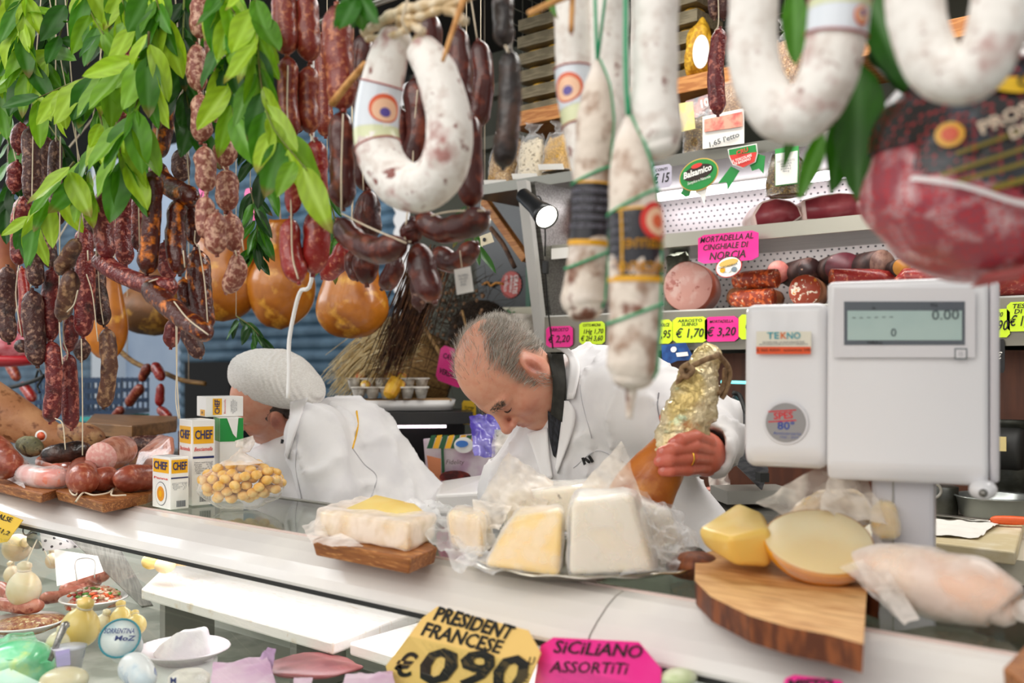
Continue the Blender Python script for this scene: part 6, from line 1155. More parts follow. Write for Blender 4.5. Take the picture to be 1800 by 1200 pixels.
roundblk('grey_cloth_wrap', [ony(x, y, 2.40) for x, y in ((1168, 548), (1225, 548))] + [ony(x, y, 2.55) for x, y in ((1222, 540), (1172, 540))], [ony(x, y, 2.40) for x, y in ((1172, 450), (1212, 445))] + [ony(x, y, 2.55) for x, y in ((1208, 440), (1176, 445))], M('sage_wrap', '6f7464', c2='4c5044', scale=20, rough=.6, bump=.6), cab, .01, lump=.02)
# price cards
def octo(c, r, u, w_, h, cut=.18): return [c + r * (w_ * a) + u * (h * b) for a, b in ((-.5, -.5 + cut), (-.5 + cut, -.5), (.5 - cut, -.5), (.5, -.5 + cut), (.5, .5 - cut), (.5 - cut, .5), (-.5 + cut, .5), (-.5, .5 - cut))]
def card(label, x0, y0, x1, y1, Y, mat, lines, group=None, rot=0, name='price_card', right=None, cut=.12, d=None, normal=None, ink=None):
    c = ony((x0 + x1) / 2, (y0 + y1) / 2, Y) if d is None else at((x0 + x1) / 2, (y0 + y1) / 2, d); dd = dep(c); w_ = (x1 - x0) * dd / 1750; h = (y1 - y0) * dd / 1750; right = V(1, 0, 0) if right is None else unit(right)
    if abs(np.dot(right, R_)) > .3: w_ /= abs(np.dot(right, R_)) ** .6
    u = Z_.copy(); c0, s0 = math.cos(rot), math.sin(rot); right, u = right * c0 + u * s0, u * c0 - right * s0; n = np.cross(right, u)
    v, f = prism(octo(c, right, u, w_, h, cut), .0012, n); o = root(name, label, 'price card', c - u * h / 2, group); mesh('card', v, f, mat, o, False)
    for s_, fx, fy, fh, fw, jt in lines: letter(s_, c + right * w_ * fx + u * h * fy, right, u, h * fh, ink or m_ink, o, 'handwriting', bold=.012, jit=jt, seed=len(s_), shear=.2, wfit=w_ * fw if fw else None)
    return o
card('pink card showing between the salamini and the brick red strings', 425, 330, 456, 388, 1.75, m_pinkcard, [('ASSORTITO', 0, -.1, .14, .8, .03)], 'pink cards hung among the sausages')
card('pink card showing behind the chorizo strings', 346, 326, 368, 362, 1.75, m_pinkcard, [('\u20ac 2', 0, 0, .3, .6, .03)], 'pink cards hung among the sausages')
for q_ in ((440, 332), (357, 328)): tag(ptube('card_thread', [ony(*q_, 1.75), V(ony(*q_, 1.75)[0], 1.75, 2.76)], .0008, m_twine, None, 2), 'thread holding the pink card %s' % ('right of the salamini' if q_[0] > 400 else 'behind the chorizo strings'), 'thread')
g = 'price cards clipped to the cabinet rail'
card('pink price card under the left end of the cabinet', 958, 573, 1008, 610, 2.25, m_pinkcard, [('ARROSTO', 0, .32, .16, .7, .03), ('\u20ac 2,20', 0, -.12, .34, .8, .03)], g)
card('green price card with two weights left of the netted salami', 1017, 565, 1064, 605, 2.25, m_greencard, [('COTTO MACINA', 0, .34, .12, .7, .02), ('1Hg 1,70', .05, .06, .2, .75, .02), ('\u20ac 2H 3,60', 0, -.25, .22, .85, .02)], g)
card('green price card partly hidden behind the netted salami tip', 1135, 562, 1181, 604, 2.25, m_greencard, [('DOLCE', .2, .28, .14, .4, .02), ('\u20ac 1,95', .05, -.12, .32, .8, .02)], g)
card('large green price card reading 1,70', 1183, 557, 1242, 602, 2.25, m_greencard, [('ARROSTO\nSUINO', 0, .28, .12, .7, .02), ('\u20ac 1,70', 0, -.14, .34, .8, .02)], g)
card('pink price card next to the large green one', 1240, 556, 1296, 600, 2.25, m_pinkcard, [('MORTADELLA', 0, .3, .12, .7, .03), ('\u20ac 3,20', 0, -.12, .34, .85, .03)], g)
card('green price card mostly behind the scale', 1300, 552, 1345, 596, 2.25, m_greencard, [('\u20ac 2', 0, 0, .3, .5, .02)], g)
card('green price card with a large zero right of the scale', 1732, 543, 1770, 593, 2.25, m_greencard, [('A 100', 0, .3, .16, .5, .02), ('\u20ac 90', .05, -.1, .36, .8, .02)], g)
card('green price card at the right edge reading testa di', 1776, 530, 1822, 582, 2.25, m_greencard, [('TESTA\nDI V.', 0, .26, .15, .7, .02), ('\u20ac 1,10', 0, -.16, .34, .8, .02)], g)
card('big pink handwritten sign for wild boar mortadella from Norcia', 1229, 409, 1329, 460, 2.24, m_pinkcard, [('MORTADELLA AL', -.02, .32, .2, .88, .03), ('CINGHIALE DI', -.04, .04, .2, .74, .03), ('NORCIA', .0, -.28, .26, .6, .03)], 'signs on the cabinet', cut=.1)
card('black sign partly hidden right of the scale', 1748, 596, 1764, 655, 2.25, M('black_sign', '17171a', rough=.4), [('\u20ac', 0, 0, .2, .5, 0)], 'signs on the cabinet', ink=m_paper)
def oval(nm, c, r, u, w_, h, mat, par, lift=0, n=36, th=.001):
    nn = np.cross(r, u); P = [c + r * (w_ / 2 * math.cos(t)) + u * (h / 2 * math.sin(t)) + nn * lift for t in np.linspace(0, 6.283, n, endpoint=False)]; v, f = prism(P, th, nn); return mesh(nm, v, f, mat, par, False)
def poly(nm, P, mat, par, nn=V(0, -1, 0), th=.001): v, f = prism(P, th, nn); return mesh(nm, v, f, mat, par, False)
XA = V(1, 0, 0); m_gr = M('badge_green', '1d8a3c', rough=.35); m_wh = M('badge_white', 'f4f2ec', rough=.4); m_rd = M('badge_red', 'd83a32', rough=.35); m_go = M('badge_gold', 'd6b05a', rough=.4); m_dk = M('badge_dark', '2a1a12', rough=.5)
def px2(px, py, Y=2.24): return ony(px, py, Y)
bd = root('badge', 'green oval product badge with ribbon tails hanging on the cabinet', 'badge', px2(1228, 350), 'badges on the cabinet')
c_ = px2(1228, 307); k = dep(c_) / 1750; TR = unit(XA + Z_ * .18); TU = unit(Z_ - XA * .18)
for a, b, m_ in (((1196, 340), (1206, 322), m_gr), ((1222, 338), (1232, 322), m_wh)): poly('ribbon_tail', [px2(a[0], a[1], 2.245), px2(a[0] + 9, a[1] + 6, 2.245), px2(a[0] + 16, a[1] + 22 if m_ is m_wh else a[1] + 4, 2.245), px2(b[0] + 12, b[1], 2.245), px2(b[0], b[1], 2.245)], m_, bd)
for w_, h, m_, lf in ((78, 56, m_go, 0), (74, 52, m_gr, .0012), (60, 26, m_dk, .0024)): oval('oval', c_ + (TU * 4 * k if m_ is m_dk else 0), TR, TU, w_ * k, h * k, m_, bd, lf)
letter('Balsamico', c_ + TU * 5 * k, TR, TU, 11 * k, m_wh, bd, wfit=56 * k, bold=.03, lift=.0036, shear=.2); letter('Semplice e Naturale', c_ - TU * 10 * k, TR, TU, 5 * k, m_wh, bd, wfit=46 * k, lift=.0026, shear=.2); oval('red_spot', c_ + TU * 16 * k, TR, TU, 22 * k, 8 * k, m_rd, bd, .003)
bd = root('badge', 'red and green shield badge with ribbon tails on the cabinet', 'badge', px2(1305, 320), 'badges on the cabinet')
for P in ([(1285, 292), (1300, 300), (1279, 334), (1277, 320), (1262, 322)], [(1330, 270), (1345, 274), (1342, 305), (1334, 296), (1322, 300), (1318, 290)]): poly('ribbon_tail', [px2(*p, 2.245) for p in P], m_gr, bd)
poly('shield', [px2(*p) for p in ((1279, 262), (1330, 252), (1332, 270), (1328, 285), (1306, 296), (1288, 290), (1282, 278))], m_wh, bd); poly('shield', [px2(*p, 2.238) for p in ((1281, 263), (1328, 254), (1330, 268), (1282, 274))], m_gr, bd); poly('shield', [px2(*p, 2.2375) for p in ((1282, 273), (1330, 267), (1326, 284), (1306, 294), (1289, 288))], m_rd, bd)
c_ = px2(1305, 281, 2.236); letter('IL TOSCOLARE\nDI BASSANO', c_, TR, TU, 4.5 * k, m_wh, bd, wfit=36 * k, bold=.02); letter('CRU', px2(1305, 266, 2.236), TR, TU, 7 * k, m_rd, bd, bold=.03, wfit=22 * k)
st_ = root('round_sticker', 'oval sticker with small pictures under the pink boar sign', 'sticker', px2(1281, 487)); c_ = px2(1281, 469)
for w_, h, m_, lf in ((50, 36, m_rd, 0), (47, 33, m_wh, .001), (36, 12, m_go, .002)): oval('disc', c_ + (Z_ * 7 * k if m_ is m_go else 0), TR, TU, w_ * k, h * k, m_, st_, lf)
for i, m_ in enumerate((m_gold, m_wh, M('badge_bluegrey', '6f7f8c'))): oval('picture', c_ + XA * (i - 1) * 11 * k - Z_ * 5 * k, TR, TU, 10 * k, 9 * k, m_, st_, .003)
letter('MORTADELLA', c_ + Z_ * 1 * k, TR, TU, 4 * k, m_dk, st_, wfit=36 * k, lift=.004)
bl = root('blue_sign', 'dark blue product sign hanging below the price cards', 'sign', px2(1180, 645)); poly('panel', [px2(*p, 2.235) for p in ((1162, 606), (1205, 602), (1221, 632), (1190, 634), (1165, 645))], M('blue_panel', '1c3f7c', c2='2a5a9c', scale=30, rough=.3), bl); oval('emblem', px2(1184, 614, 2.23), TR, TU, 12 * k, 10 * k, m_wh, bl); poly('white_bar', [px2(*p, 2.23) for p in ((1188, 620), (1208, 618), (1210, 625), (1190, 627))], m_wh, bl)
# price strip and magazines above the top tube
pz = root('price_strip', 'white price strip reading l etto along the top shelf', 'strip', px2(1270, 262)); 
poly('strip', [px2(*p, 2.262) for p in ((1235, 262), (1308, 252), (1308, 190), (1235, 205))], m_paper, pz); letter("1,65 l'etto", px2(1272, 246, 2.258), TR, TU, 9 * k, M('strip_grey', '55585c'), pz, bold=.02, wfit=58 * k); poly('picture', [px2(*p, 2.258) for p in ((1238, 232), (1305, 222), (1305, 196), (1238, 210))], M('food_photo', 'e9a38c', c2='c9605a', c3='f4e0c4', scale=30, scale3=20, rough=.3), pz)
poly('picture', [px2(*p, 2.258) for p in ((1196, 232), (1222, 226), (1218, 178), (1192, 182))], M('yellow_leaflet', 'e9dc8c', c2='d9c9a0', scale=30), pz)
mg = root('magazine', 'grey and red price leaflet behind the brown bags', 'leaflet', px2(1220, 220, 2.3)); poly('page', [px2(*p, 2.34) for p in ((1200, 225), (1262, 212), (1262, 160), (1205, 178))], M('leaflet_print', 'd9a49c', c2='8a8f96', c3='f4f0ec', scale=24, scale3=12, rough=.4), mg); letter('10', px2(1238, 182, 2.335), TR, TU, 14 * k, m_wh, mg, bold=.04)
card('grey handwritten card under the top shelf behind the netted salami', 1145, 290, 1180, 330, 2.24, M('grey_card', 'b9b4c4', rough=.4), [('CONTI', 0, .3, .12, .6, .02), ('\u20ac 15', 0, -.1, .4, .8, .02)], 'signs on the cabinet')
card('grey handwritten card in front of the shelf light', 1120, 284, 1146, 320, 2.25, M('grey_card', 'b9b4c4'), [('TI', 0, .2, .2, .4, .02)], 'signs on the cabinet')
# bags of pulses and pasta on the top shelf
def pulsebag(label, px, Y, mat, base=None, crimp=True, tag_=False, depthw=.07, bent=0, zmin=None):
    """px: x0, y0(top), x1, y1(bottom)"""
    x0, y0, x1, y1 = px; a = ony(x0, y1, Y); b = ony(x1, y1, Y); zb_ = a[2] if zmin is None else zmin; w_ = np.linalg.norm((b - a)[:2]); c = (a + b) / 2; zt_ = ony((x0 + x1) / 2, y0, Y)[2]; h = zt_ - zb_; o = root('food_bag', label, 'bag', V(c[0], c[1] + depthw / 2, zb_), 'clear bags of dry food on the cabinet')
    def body(g_, zt2):
        P, f, _ = grid(lambda u, t: np.stack([c[0] + w_ / 2 * g_ * np.sign(np.cos(t * 6.2832)) * np.abs(np.cos(t * 6.2832)) ** .55 * (1 - .25 * u ** 3), c[1] + depthw / 2 + depthw / 2 * g_ * np.sign(np.sin(t * 6.2832)) * np.abs(np.sin(t * 6.2832)) ** .6 * (1 - .8 * u ** 2.5), zb_ + .001 + (zt2 - zb_) * u + .004 * np.sin(t * 25) * u], -1), 16, 41); n = len(P); return P, f + [tuple(j for j in range(40))[::-1]] + [tuple(15 * 41 + j for j in range(40))]
    v, f = body(.97, zb_ + h * .72); v = v + (gnoise(v, 14, int(x0), 2) * .003)[:, None]; mesh('contents', v, f, mat, o)
    v, f = body(1.02, zb_ + h * .80); v = v + (gnoise(v, 22, int(x0) + 1, 2) * .003)[:, None]; mesh('clear_bag', v, f, m_bagf, o)
    if crimp: cc_ = V(c[0], c[1] + depthw / 2, zb_ + h * .76); P = catmull([cc_, cc_ + Z_ * h * .12, cc_ + Z_ * h * .26 + XA * .004], 14); v, f, _ = sweep(P, np.interp(np.arange(14), [0, 5, 13], [w_ * .3, w_ * .12, w_ * .32]), 22, False, .5); q = np.repeat(P, 22, 0); v = q + (v - q) * (1 + .3 * gnoise(v, 40, 2)[:, None]); mesh('crimped_top', v, f, m_bagf, o)
    if tag_: u_ = unit(Z_ * .3 - V(0, 1, 0) * .5); poly('paper_label', [V(c[0] - w_ * .5, c[1] - .008, zb_ + .022), V(c[0] + w_ * .5, c[1] - .008, zb_ + .012), V(c[0] + w_ * .52, c[1] - .004, zb_ - .004), V(c[0] - w_ * .48, c[1] - .004, zb_ + .006)], m_paper, o)
    return o
m_tan = M('barley_grain', 'b98f4e', c2='8c6530', c3='dcc08a', scale=170, lo=.45, hi=.55, scale3=220, rough=.6, bump=.8, bscale=260); m_bean = M('white_beans', 'd9cbb0', c2='8f7f66', scale=110, lo=.55, hi=.62, rough=.5, bump=1, bscale=130); m_gold2 = M('golden_grain', 'c99c3e', c2='9c7428', scale=230, lo=.45, hi=.55, rough=.6, bump=.8, bscale=300); m_lent = M('brown_lentils', '7a5c2e', c2='4c3a20', c3='a08a50', scale=240, scale3=200, lo=.45, hi=.55, rough=.6, bump=.8, bscale=300); m_rice = M('brown_rice', 'a98258', c2='7a5638', c3='cfb08a', scale=230, scale3=180, rough=.6, bump=.8, bscale=300)
pulsebag('bag of tan grain at the left end of the top shelf', (852, 232, 892, 322), 2.31, m_tan, tag_=True, zmin=ZTP); pulsebag('bag of white beans on the top shelf', (902, 215, 946, 326), 2.29, m_bean, tag_=True, zmin=ZTP); pulsebag('bag of golden grain right of the beans', (948, 212, 992, 312), 2.27, m_gold2, tag_=True, zmin=ZTP + .01); pulsebag('second bag of tan grain behind the beans', (876, 210, 910, 318), 2.38, m_tan, zmin=ZTP); pulsebag('bag of golden grain half hidden by the netted salami', (992, 240, 1030, 326), 2.30, m_gold2, zmin=ZTP)
pulsebag('second bag of white beans peeping between grain bags', (938, 262, 972, 335), 2.33, m_bean, zmin=ZTP); pulsebag('bag of dark lentils on the top shelf right of the thick salami', (1194, 178, 1240, 280), 2.28, m_lent, zmin=ZTP); pulsebag('large bag of brown rice behind the slim dark sausage', (1238, 112, 1312, 222), 2.34, m_rice, depthw=.1, zmin=2.16)
o = pulsebag('bag of dark seeds with green printed label above the raw hams', (1340, 238, 1402, 345), 2.26, m_lent); c_ = ony(1383, 292, 2.252); ptube('hang_wire', [ony(1371, 262, 2.29), ony(1371, 200, 2.27)], .001, m_steel, o, 2); poly('paper_label', [c_ + XA * a * .03 + Z_ * b * .045 for a, b in ((-1, -1), (1, -1), (1, 1), (-1, 1))], M('label_green_edge', '3d9a4c'), o); poly('paper_label', [c_ - V(0, .002, 0) + XA * a * .028 + Z_ * (b * .038 - .005) for a, b in ((-1, -1), (1, -1), (1, 1), (-1, 1))], m_paper, o); letter('ORZO PERLATO\nvalori medi\nenergia kJ\nproteine g\nfibre g', c_ - V(0, .004, 0), XA, Z_, .005, m_ctxt, o, wfit=.045)
pulsebag('bag of brown grain seen through the opening of the ring salami', (1345, 30, 1404, 160), 2.30, m_rice, zmin=2.19)
# upper shelf, plank, crates of pasta nests, wire rack
up = root('upper_shelf', 'orange pine shelf with wire rack above the bags', 'shelf', V(-1.2, 2.5, 2.18)); box('plank', V(-.34, 2.50, 2.270), (3.30, .26, .045), m_wood2, up, bev=.002)
for x in (-1.6, 1.25): box('bracket', V(x, 2.5, 2.154), (.02, .2, .186), m_steel, up)
m_wire = M('wire_rack', '8e8d80', rough=.4, metal=.3)
for x0 in (-2.03, -1.56): 
    rk = root('wire_rack', 'wire mesh rack holding pasta crates, %s' % ('left of the banded long salami' if x0 < -1.9 else 'right of the thick white salami'), 'rack', V(x0 + .2, 2.52, 2.294), 'wire racks of pasta'); mb = MB()
    for i in range(9): z = 2.30 + i * .05; tube(mb, [V(x0, 2.44, z), V(x0, 2.64, z)], .0018, 5, 2); tube(mb, [V(x0, 2.64, z), V(x0 + .44, 2.64, z)], .0018, 5, 2)
    for i in range(12): tube(mb, [V(x0 + i * .04, 2.64, 2.295), V(x0 + i * .04, 2.64, 2.73)], .0018, 5, 2)
    for i in range(5): tube(mb, [V(x0, 2.44 + i * .05, 2.295), V(x0, 2.44 + i * .05, 2.73)], .0018, 5, 2)
    mb.build('mesh_grid', m_wire, rk); box('post', V(x0 - .006, 2.43, 2.515), (.014, .014, .44), m_offwhite, rk)
m_crate = M('crate_grey_wood', '8a7f66', c2='6f654e', scale=20, stretch=(1, 8, 8), rough=.7); m_pasta = M('egg_pasta', 'e2b22e', c2='b98618', scale=90, rough=.6, bump=1, bscale=120)
def crate(i, label, x, y, z, w_=.17, h=.035):
    o = root('pasta_crate', label, 'crate', V(x, y, z), 'low crates of pasta nests')
    for a, b, c, d in ((0, -.07, w_, .008), (0, .07, w_, .008)): box('side_board', V(x + a, y + b, z + h / 2), (c, d, h), m_crate, o)
    for s in (-1, 1): box('end_board', V(x + s * (w_ / 2 - .004), y, z + h / 2), (.008, .132, h), m_crate, o)
    box('bottom_board', V(x, y, z + .003), (w_ - .016, .132, .006), m_crate, o)
    for k_ in range(2): v, f = ellip(V(x + (k_ - .5) * .075, y - .02, z + .032), (.036, .040, .022), None, 18, 12, .25, i * 3 + k_, 7); mesh('pasta_nest', v, f, m_pasta, o)
for i in range(6): crate(i, 'pasta crate in the left stack, %s' % ['at the bottom', 'second from the bottom', 'third from the bottom', 'third from the top', 'second from the top', 'at the top'][i], -1.915 + .004 * (i % 2), 2.50, 2.294 + i * .054)
for i in range(5): crate(i + 7, 'pasta crate in the right stack, %s' % ['at the bottom', 'second from the bottom', 'in the middle', 'second from the top', 'at the top'][i], -1.445, 2.50, 2.294 + i * .054)
pb = root('pasta_bag', 'clear pack of yellow tagliatelle nests with round label', 'bag', V(-1.345, 2.42, 2.294)); v, f = ellip(V(-1.345, 2.42, 2.37), (.045, .04, .075), None, 30, 24, .22, 3, 9); mesh('pasta', v, f, m_pasta, pb); oval('label', V(-1.32, 2.375, 2.35), XA, Z_, .05, .09, m_wh, pb)
# clip-on spot lamp
lp = root('spot_lamp', 'black cylindrical clip-on spot lamp switched on beside the cabinet', 'lamp', ony(945, 370, 2.1)); a = ony(918, 342, 2.12); b = ony(962, 382, 2.08); d_ = unit(b - a); L_ = np.linalg.norm(b - a); A = ax_from(d_)
v, f = lathe(a, [(.0001, -.004), (.016, -.002), (.021, .006), (.0225, L_ * .55), (.030, L_ * .82), (.034, L_), (.032, L_), (.026, L_ * .9), (.0001, L_ * .88)], 32, A); mesh('housing', v, f, M('lamp_black', '18191b', rough=.35), lp)
v, f = lathe(a, [(.031, L_ * .96), (.022, L_ * 1.02), (.0001, L_ * 1.04)], 28, A); mesh('bulb', v, f, M('lamp_bulb', 'fff6e0', emit=22), lp)
sp = bpy.data.lights.new('spot_lamp_light', 'SPOT'); sp.energy = 9; sp.spot_size = 1.6; sp.shadow_soft_size = .02; sp.color = (1, .95, .85); so = bpy.data.objects.new('spot_lamp_light', sp); COL.objects.link(so); so.location = b + d_ * .02; so.rotation_euler = Vector(d_).to_track_quat('-Z', 'Y').to_euler()
ptube('cable', [ony(930, 350, 2.14), ony(950, 348, 2.15), ony(958, 400, 2.10), ony(958, 450, 2.12)], .0022, m_dark, lp, 24); box('switch', ony(959, 470, 2.14), (.016, .012, .036), m_dark, lp, bev=.003); ptube('cable', [ony(959, 480, 2.14), ony(963, 540, 2.18), ony(972, 612, 2.22)], .0022, m_dark, lp, 20)
ptube('clip_arm', [ony(925, 352, 2.12), V(X0 - .01, 2.19, 1.98)], .005, m_dark, lp, 4)
# posters and signs on the back wall
def wq(px, py, Y=2.96): return ony(px, py, Y)
ps = root('poster', 'black framed poster with red GRATIS seal leaning behind the man', 'poster', wq(880, 610)); poly('frame', [wq(*p, 2.955) for p in ((826, 330), (929, 322), (930, 566), (842, 612))], M('poster_frame', '3a3a30', rough=.5), ps, th=.012); poly('print', [wq(*p, 2.94) for p in ((830, 335), (925, 328), (925, 560), (846, 604))], M('poster_black', '0b0c0c', c2='151a18', scale=6, rough=.3), ps)
c_ = wq(898, 500, 2.935); k = dep(c_) / 1750; RT = unit(XA - Z_ * .12); UT = unit(Z_ + XA * .12); P = [c_ + (RT * math.cos(t) + UT * math.sin(t)) * (25 if i % 2 else 22) * k for i, t in enumerate(np.linspace(0, 6.283, 48, endpoint=False))]; poly('seal', P, M('seal_red', 'b5301f', rough=.4), ps)
for s_, dx, h, wd in (('GRATIS', 11, 10, 33), ('JAMONERO', 1, 5.5, 30), ('e', -5, 4, None), ('CUCHILLO', -11, 6, 28)): letter(s_, c_ + RT * dx * k + UT * 1 * k, -UT, RT, h * k, m_wh, ps, bold=.01, wfit=wd * k if wd else None, lift=.003)
ptube('orange_flourish', [wq(*p, 2.93) for p in ((848, 500), (858, 496), (862, 503), (872, 497), (884, 499))], .004, m_corg, ps)
poly('green_strip', [wq(*p, 2.93) for p in ((924, 470), (932, 468), (932, 560), (924, 562))], M('dark_green_print', '1a5a3c', rough=.4), ps)
ct = root('certificate', 'cream certificate with green corner ornaments behind the man head', 'certificate', wq(925, 660)); poly('frame', [wq(*p, 2.90) for p in ((883, 540), (975, 538), (975, 660), (885, 660))], M('cert_cream', 'ddd5bc', rough=.6), ct, th=.01)
for P in ([(890, 640), (890, 552), (900, 552)], [(893, 600), (893, 560), (905, 560)], [(888, 548), (896, 556), (904, 548)]): ptube('ornament', [wq(*p, 2.895) for p in P], .0035, m_gr, ct, 12)
pk = root('plastic_cup_stack', 'stack of clear plastic wrap standing before the certificate', 'packaging', wq(925, 620, 2.5)); v, f, _ = sweep([ony(922, 640, 2.5), ony(925, 600, 2.5), ony(928, 552, 2.5)], [.045, .05, .055], 24); mesh('film_roll', v, f, film('wrap_roll', 'e6dcd0', .6, .3), pk)
ch = root('shield_sign', 'small red shield sign with yellow lettering above the poster', 'sign', wq(875, 370, 2.7)); poly('shield', [wq(*p, 2.965) for p in ((850, 322), (868, 318), (896, 330), (899, 340), (882, 366), (860, 360))], M('sign_red', 'a02818', c2='7c1c10', scale=20, rough=.4), ch); poly('flame', [wq(*p, 2.960) for p in ((858, 330), (868, 320), (874, 328), (884, 325), (890, 336), (866, 340))], m_corg, ch)
c_ = wq(876, 342, 2.955); k = dep(c_) / 1750; letter('CARNE', c_, unit(XA + Z_ * .15), unit(Z_ - XA * .15), 9 * k, m_yel, ch, bold=.02, shear=.2); letter('SECCA', c_ - Z_ * 12 * k, unit(XA + Z_ * .15), unit(Z_ - XA * .15), 8 * k, m_yel, ch, bold=.02, shear=.2)
pn = root('pine_board', 'narrow orange pine board hanging at a slant left of the spot lamp', 'board', wq(890, 460, 2.5)); a, b = ony(852, 352, 2.45), ony(926, 456, 2.45); d_ = unit(b - a); v, f = boxgeo((a + b) / 2, (np.linalg.norm(b - a), .03, .026), [d_, V(0, 1, 0), np.cross(d_, V(0, 1, 0))]); bevel(mesh('board', v, f, m_wood2, pn, False), .002); ptube('cord', [a, V(a[0], 2.45, 2.74)], .0012, m_twine, pn, 2)
ptube('dried_stalk', [ony(862, 400, 2.46), ony(885, 430, 2.47), ony(905, 470, 2.47)], .008, M('dried_stalk', '7a5a44', c2='4a3428', scale=40, rough=.8), pn)
tg = root('paper_tag', 'cream tag with small emblem left of the pine board', 'tag', wq(850, 430, 2.0)); poly('tag', [ony(*p, 1.9) for p in ((836, 418), (862, 408), (868, 425), (848, 432), (840, 448), (834, 446))], M('tag_cream', 'ded2b4', rough=.6), tg); oval('emblem', ony(851, 421, 1.897), XA, Z_, .010, .010, m_ink, tg); ptube('thread', [ony(845, 412, 1.9), V(ony(845, 412, 1.9)[0], 1.9, 2.74)], .0008, m_twine, tg, 2)
rc = root('receipt_tag', 'white printed weight ticket hanging below the curled maroon sausage', 'ticket', ony(815, 518, .97)); poly('ticket', [ony(*p, .97) for p in ((798, 474), (826, 468), (832, 512), (803, 518))], m_paper, rc); c_ = ony(815, 492, .968); letter('SALUMERIA\nlotto 2214\nkg 1,25\nprezzo', c_, unit(XA), Z_, .0032, m_ctxt, rc, rot=.05, wfit=.018)
ptube('thread', [ony(812, 470, .97), ony(808, 440, .965)], .0008, m_twine, rc, 3)
# aged cheeses / hams hung on the rear rail
rr_ = root('rear_rail', 'iron rail over the work side carrying the aged hams', 'rail', V(-2.5, 1.85, 2.5)); ptube('bar', [V(-4.4, 1.85, 2.5), V(-1.9, 1.85, 2.5)], .012, m_steel, rr_, 2); 
for x in (-3.4, -2.0): ptube('bracket', [V(x, 1.85, 2.5), V(x, 1.85, 2.76)], .006, m_steel, rr_, 2)
m_amber = M('amber_rind', 'c2741c', c2='8e4a10', c3='e6a83c', scale=9, lo=.4, hi=.65, scale3=20, lo3=.55, hi3=.7, rough=.32, coat=.35, bump=.2, bscale=30)
m_amber2 = M('dusky_rind', '86521c', c2='5c3a18', c3='a87c30', scale=7, scale3=20, rough=.5, bump=.3)
def pear(label, cx, y0, y1, w_, Y, mat, neck=.3, cut=None, flat=.7, rimmat=None):
    t = ony(cx, y0, Y); b = ony(cx, y1, Y); h = t[2] - b[2]; r = w_ / 2 * dep(t) / 1750; zz = np.linspace(0, 1, 30); o = root('aged_ham', label, 'ham', b, 'aged amber hams hung behind the counter')
    pr = [(max(1e-5, r * (math.sqrt(max(0, 1 - ((z - .38) / .38) ** 2)) if z < .38 else (neck + (1 - neck) * (.5 + .5 * math.cos(math.pi * min(1, (z - .38) / .5)))) if z < .96 else neck * .8)), z * h) for z in zz]
    v, f = lathe(b, pr, 48, [CR, -CT, Z_], 1, flat); c = b + Z_ * h * .4; v = v + (v - c) * (.04 * gnoise(v, 4, int(cx), 2))[:, None]; mesh('body', v, f, mat, o)
    v, f, _ = sweep([b + Z_ * h * .36 + r * .99 * (math.cos(q) * CR - flat * math.sin(q) * CT) + Z_ * (-.02 * abs(math.cos(q))) for q in np.linspace(0, 6.283, 40)], .003, 6, False)
    ptube('cord', [t - Z_ * .03, V(t[0], 1.85, 2.5)], .003, m_twine, o, 3); return o
pear('wide amber ham with notched top, nearest the dried twigs', 619, 455, 598, 126, 1.85, m_amber, .72); pear('tall amber ham with narrow neck behind the brick red sausages', 494, 385, 578, 124, 1.90, m_amber, .42); pear('amber ham with dark lower rim behind the salamini', 392, 400, 566, 132, 1.80, m_amber, .75); pear('dark olive ham behind the diagonal chorizo', 272, 470, 590, 140, 1.95, m_amber2, .5); pear('slim orange ham just right of the mouldy sausages', 186, 470, 634, 78, 1.55, m_amber, .7, flat=.45); pear('reddish ham hanging at the far left edge', 0, 390, 575, 66, 1.45, M('red_rind', '9c5a34', c2='7c3420', scale=8, rough=.5), .7)
pk_ = root('netted_ham', 'pale pink ham with red band low at the left edge', 'ham', ony(10, 640, 1.35), 'aged amber hams hung behind the counter'); v, f = ellip(ony(5, 610, 1.35), (.13, .06, .045), [CR, CT, Z_], 30, 20, .06, 3, 7); mesh('body', v, f, M('pink_netted', 'c9808a', c2='a8303c', c3='e6bcb8', scale=16, scale3=30, rough=.4), pk_); v, f = ellip(ony(5, 632, 1.35), (.125, .058, .022), [CR, CT, Z_], 30, 14); mesh('red_band', v, f, M('red_band', 'b5202c', rough=.4), pk_); ptube('cord', [ony(5, 585, 1.35), V(ony(5, 585, 1.35)[0], 1.85, 2.5)], .002, m_twine, pk_, 3)
# straw, twigs, slatted basket
def bunch(name, label, cat, base, dirv, n, L, spread, mat, r, seed, curve, jitter=.05, group=None):
    rng = random.Random(seed); mb = MB(); o = root(name, label, cat, base, group)
    for i in range(n):
        b = base + V(rng.gauss(0, jitter), rng.gauss(0, jitter), rng.gauss(0, jitter)) * .5; d = unit(dirv + V(rng.gauss(0, spread), rng.gauss(0, spread), rng.gauss(0, spread))); l = L * rng.uniform(.6, 1.1); P = [b, b + d * l * .5 + curve * l * .1, b + d * l + curve * l * .45]; v, f, _ = sweep(catmull(P, 7), np.linspace(r, r * .5, 7), 4, False); mb.add(v, f)
    mb.build('stalks', mat, o); return o
YS2 = 2.1; m_straw = M('dry_straw', 'f6e6ba', c2='e0c68c', scale=50, rough=.7)
a = ony(712, 598, YS2); b = ony(560, 612, YS2); bunch('straw_bunch', 'bundle of pale dry straw sweeping left above the woman', 'straw', a, unit(b - a), 460, .28, .10, m_straw, .0016, 4, -Z_ * 1.0)
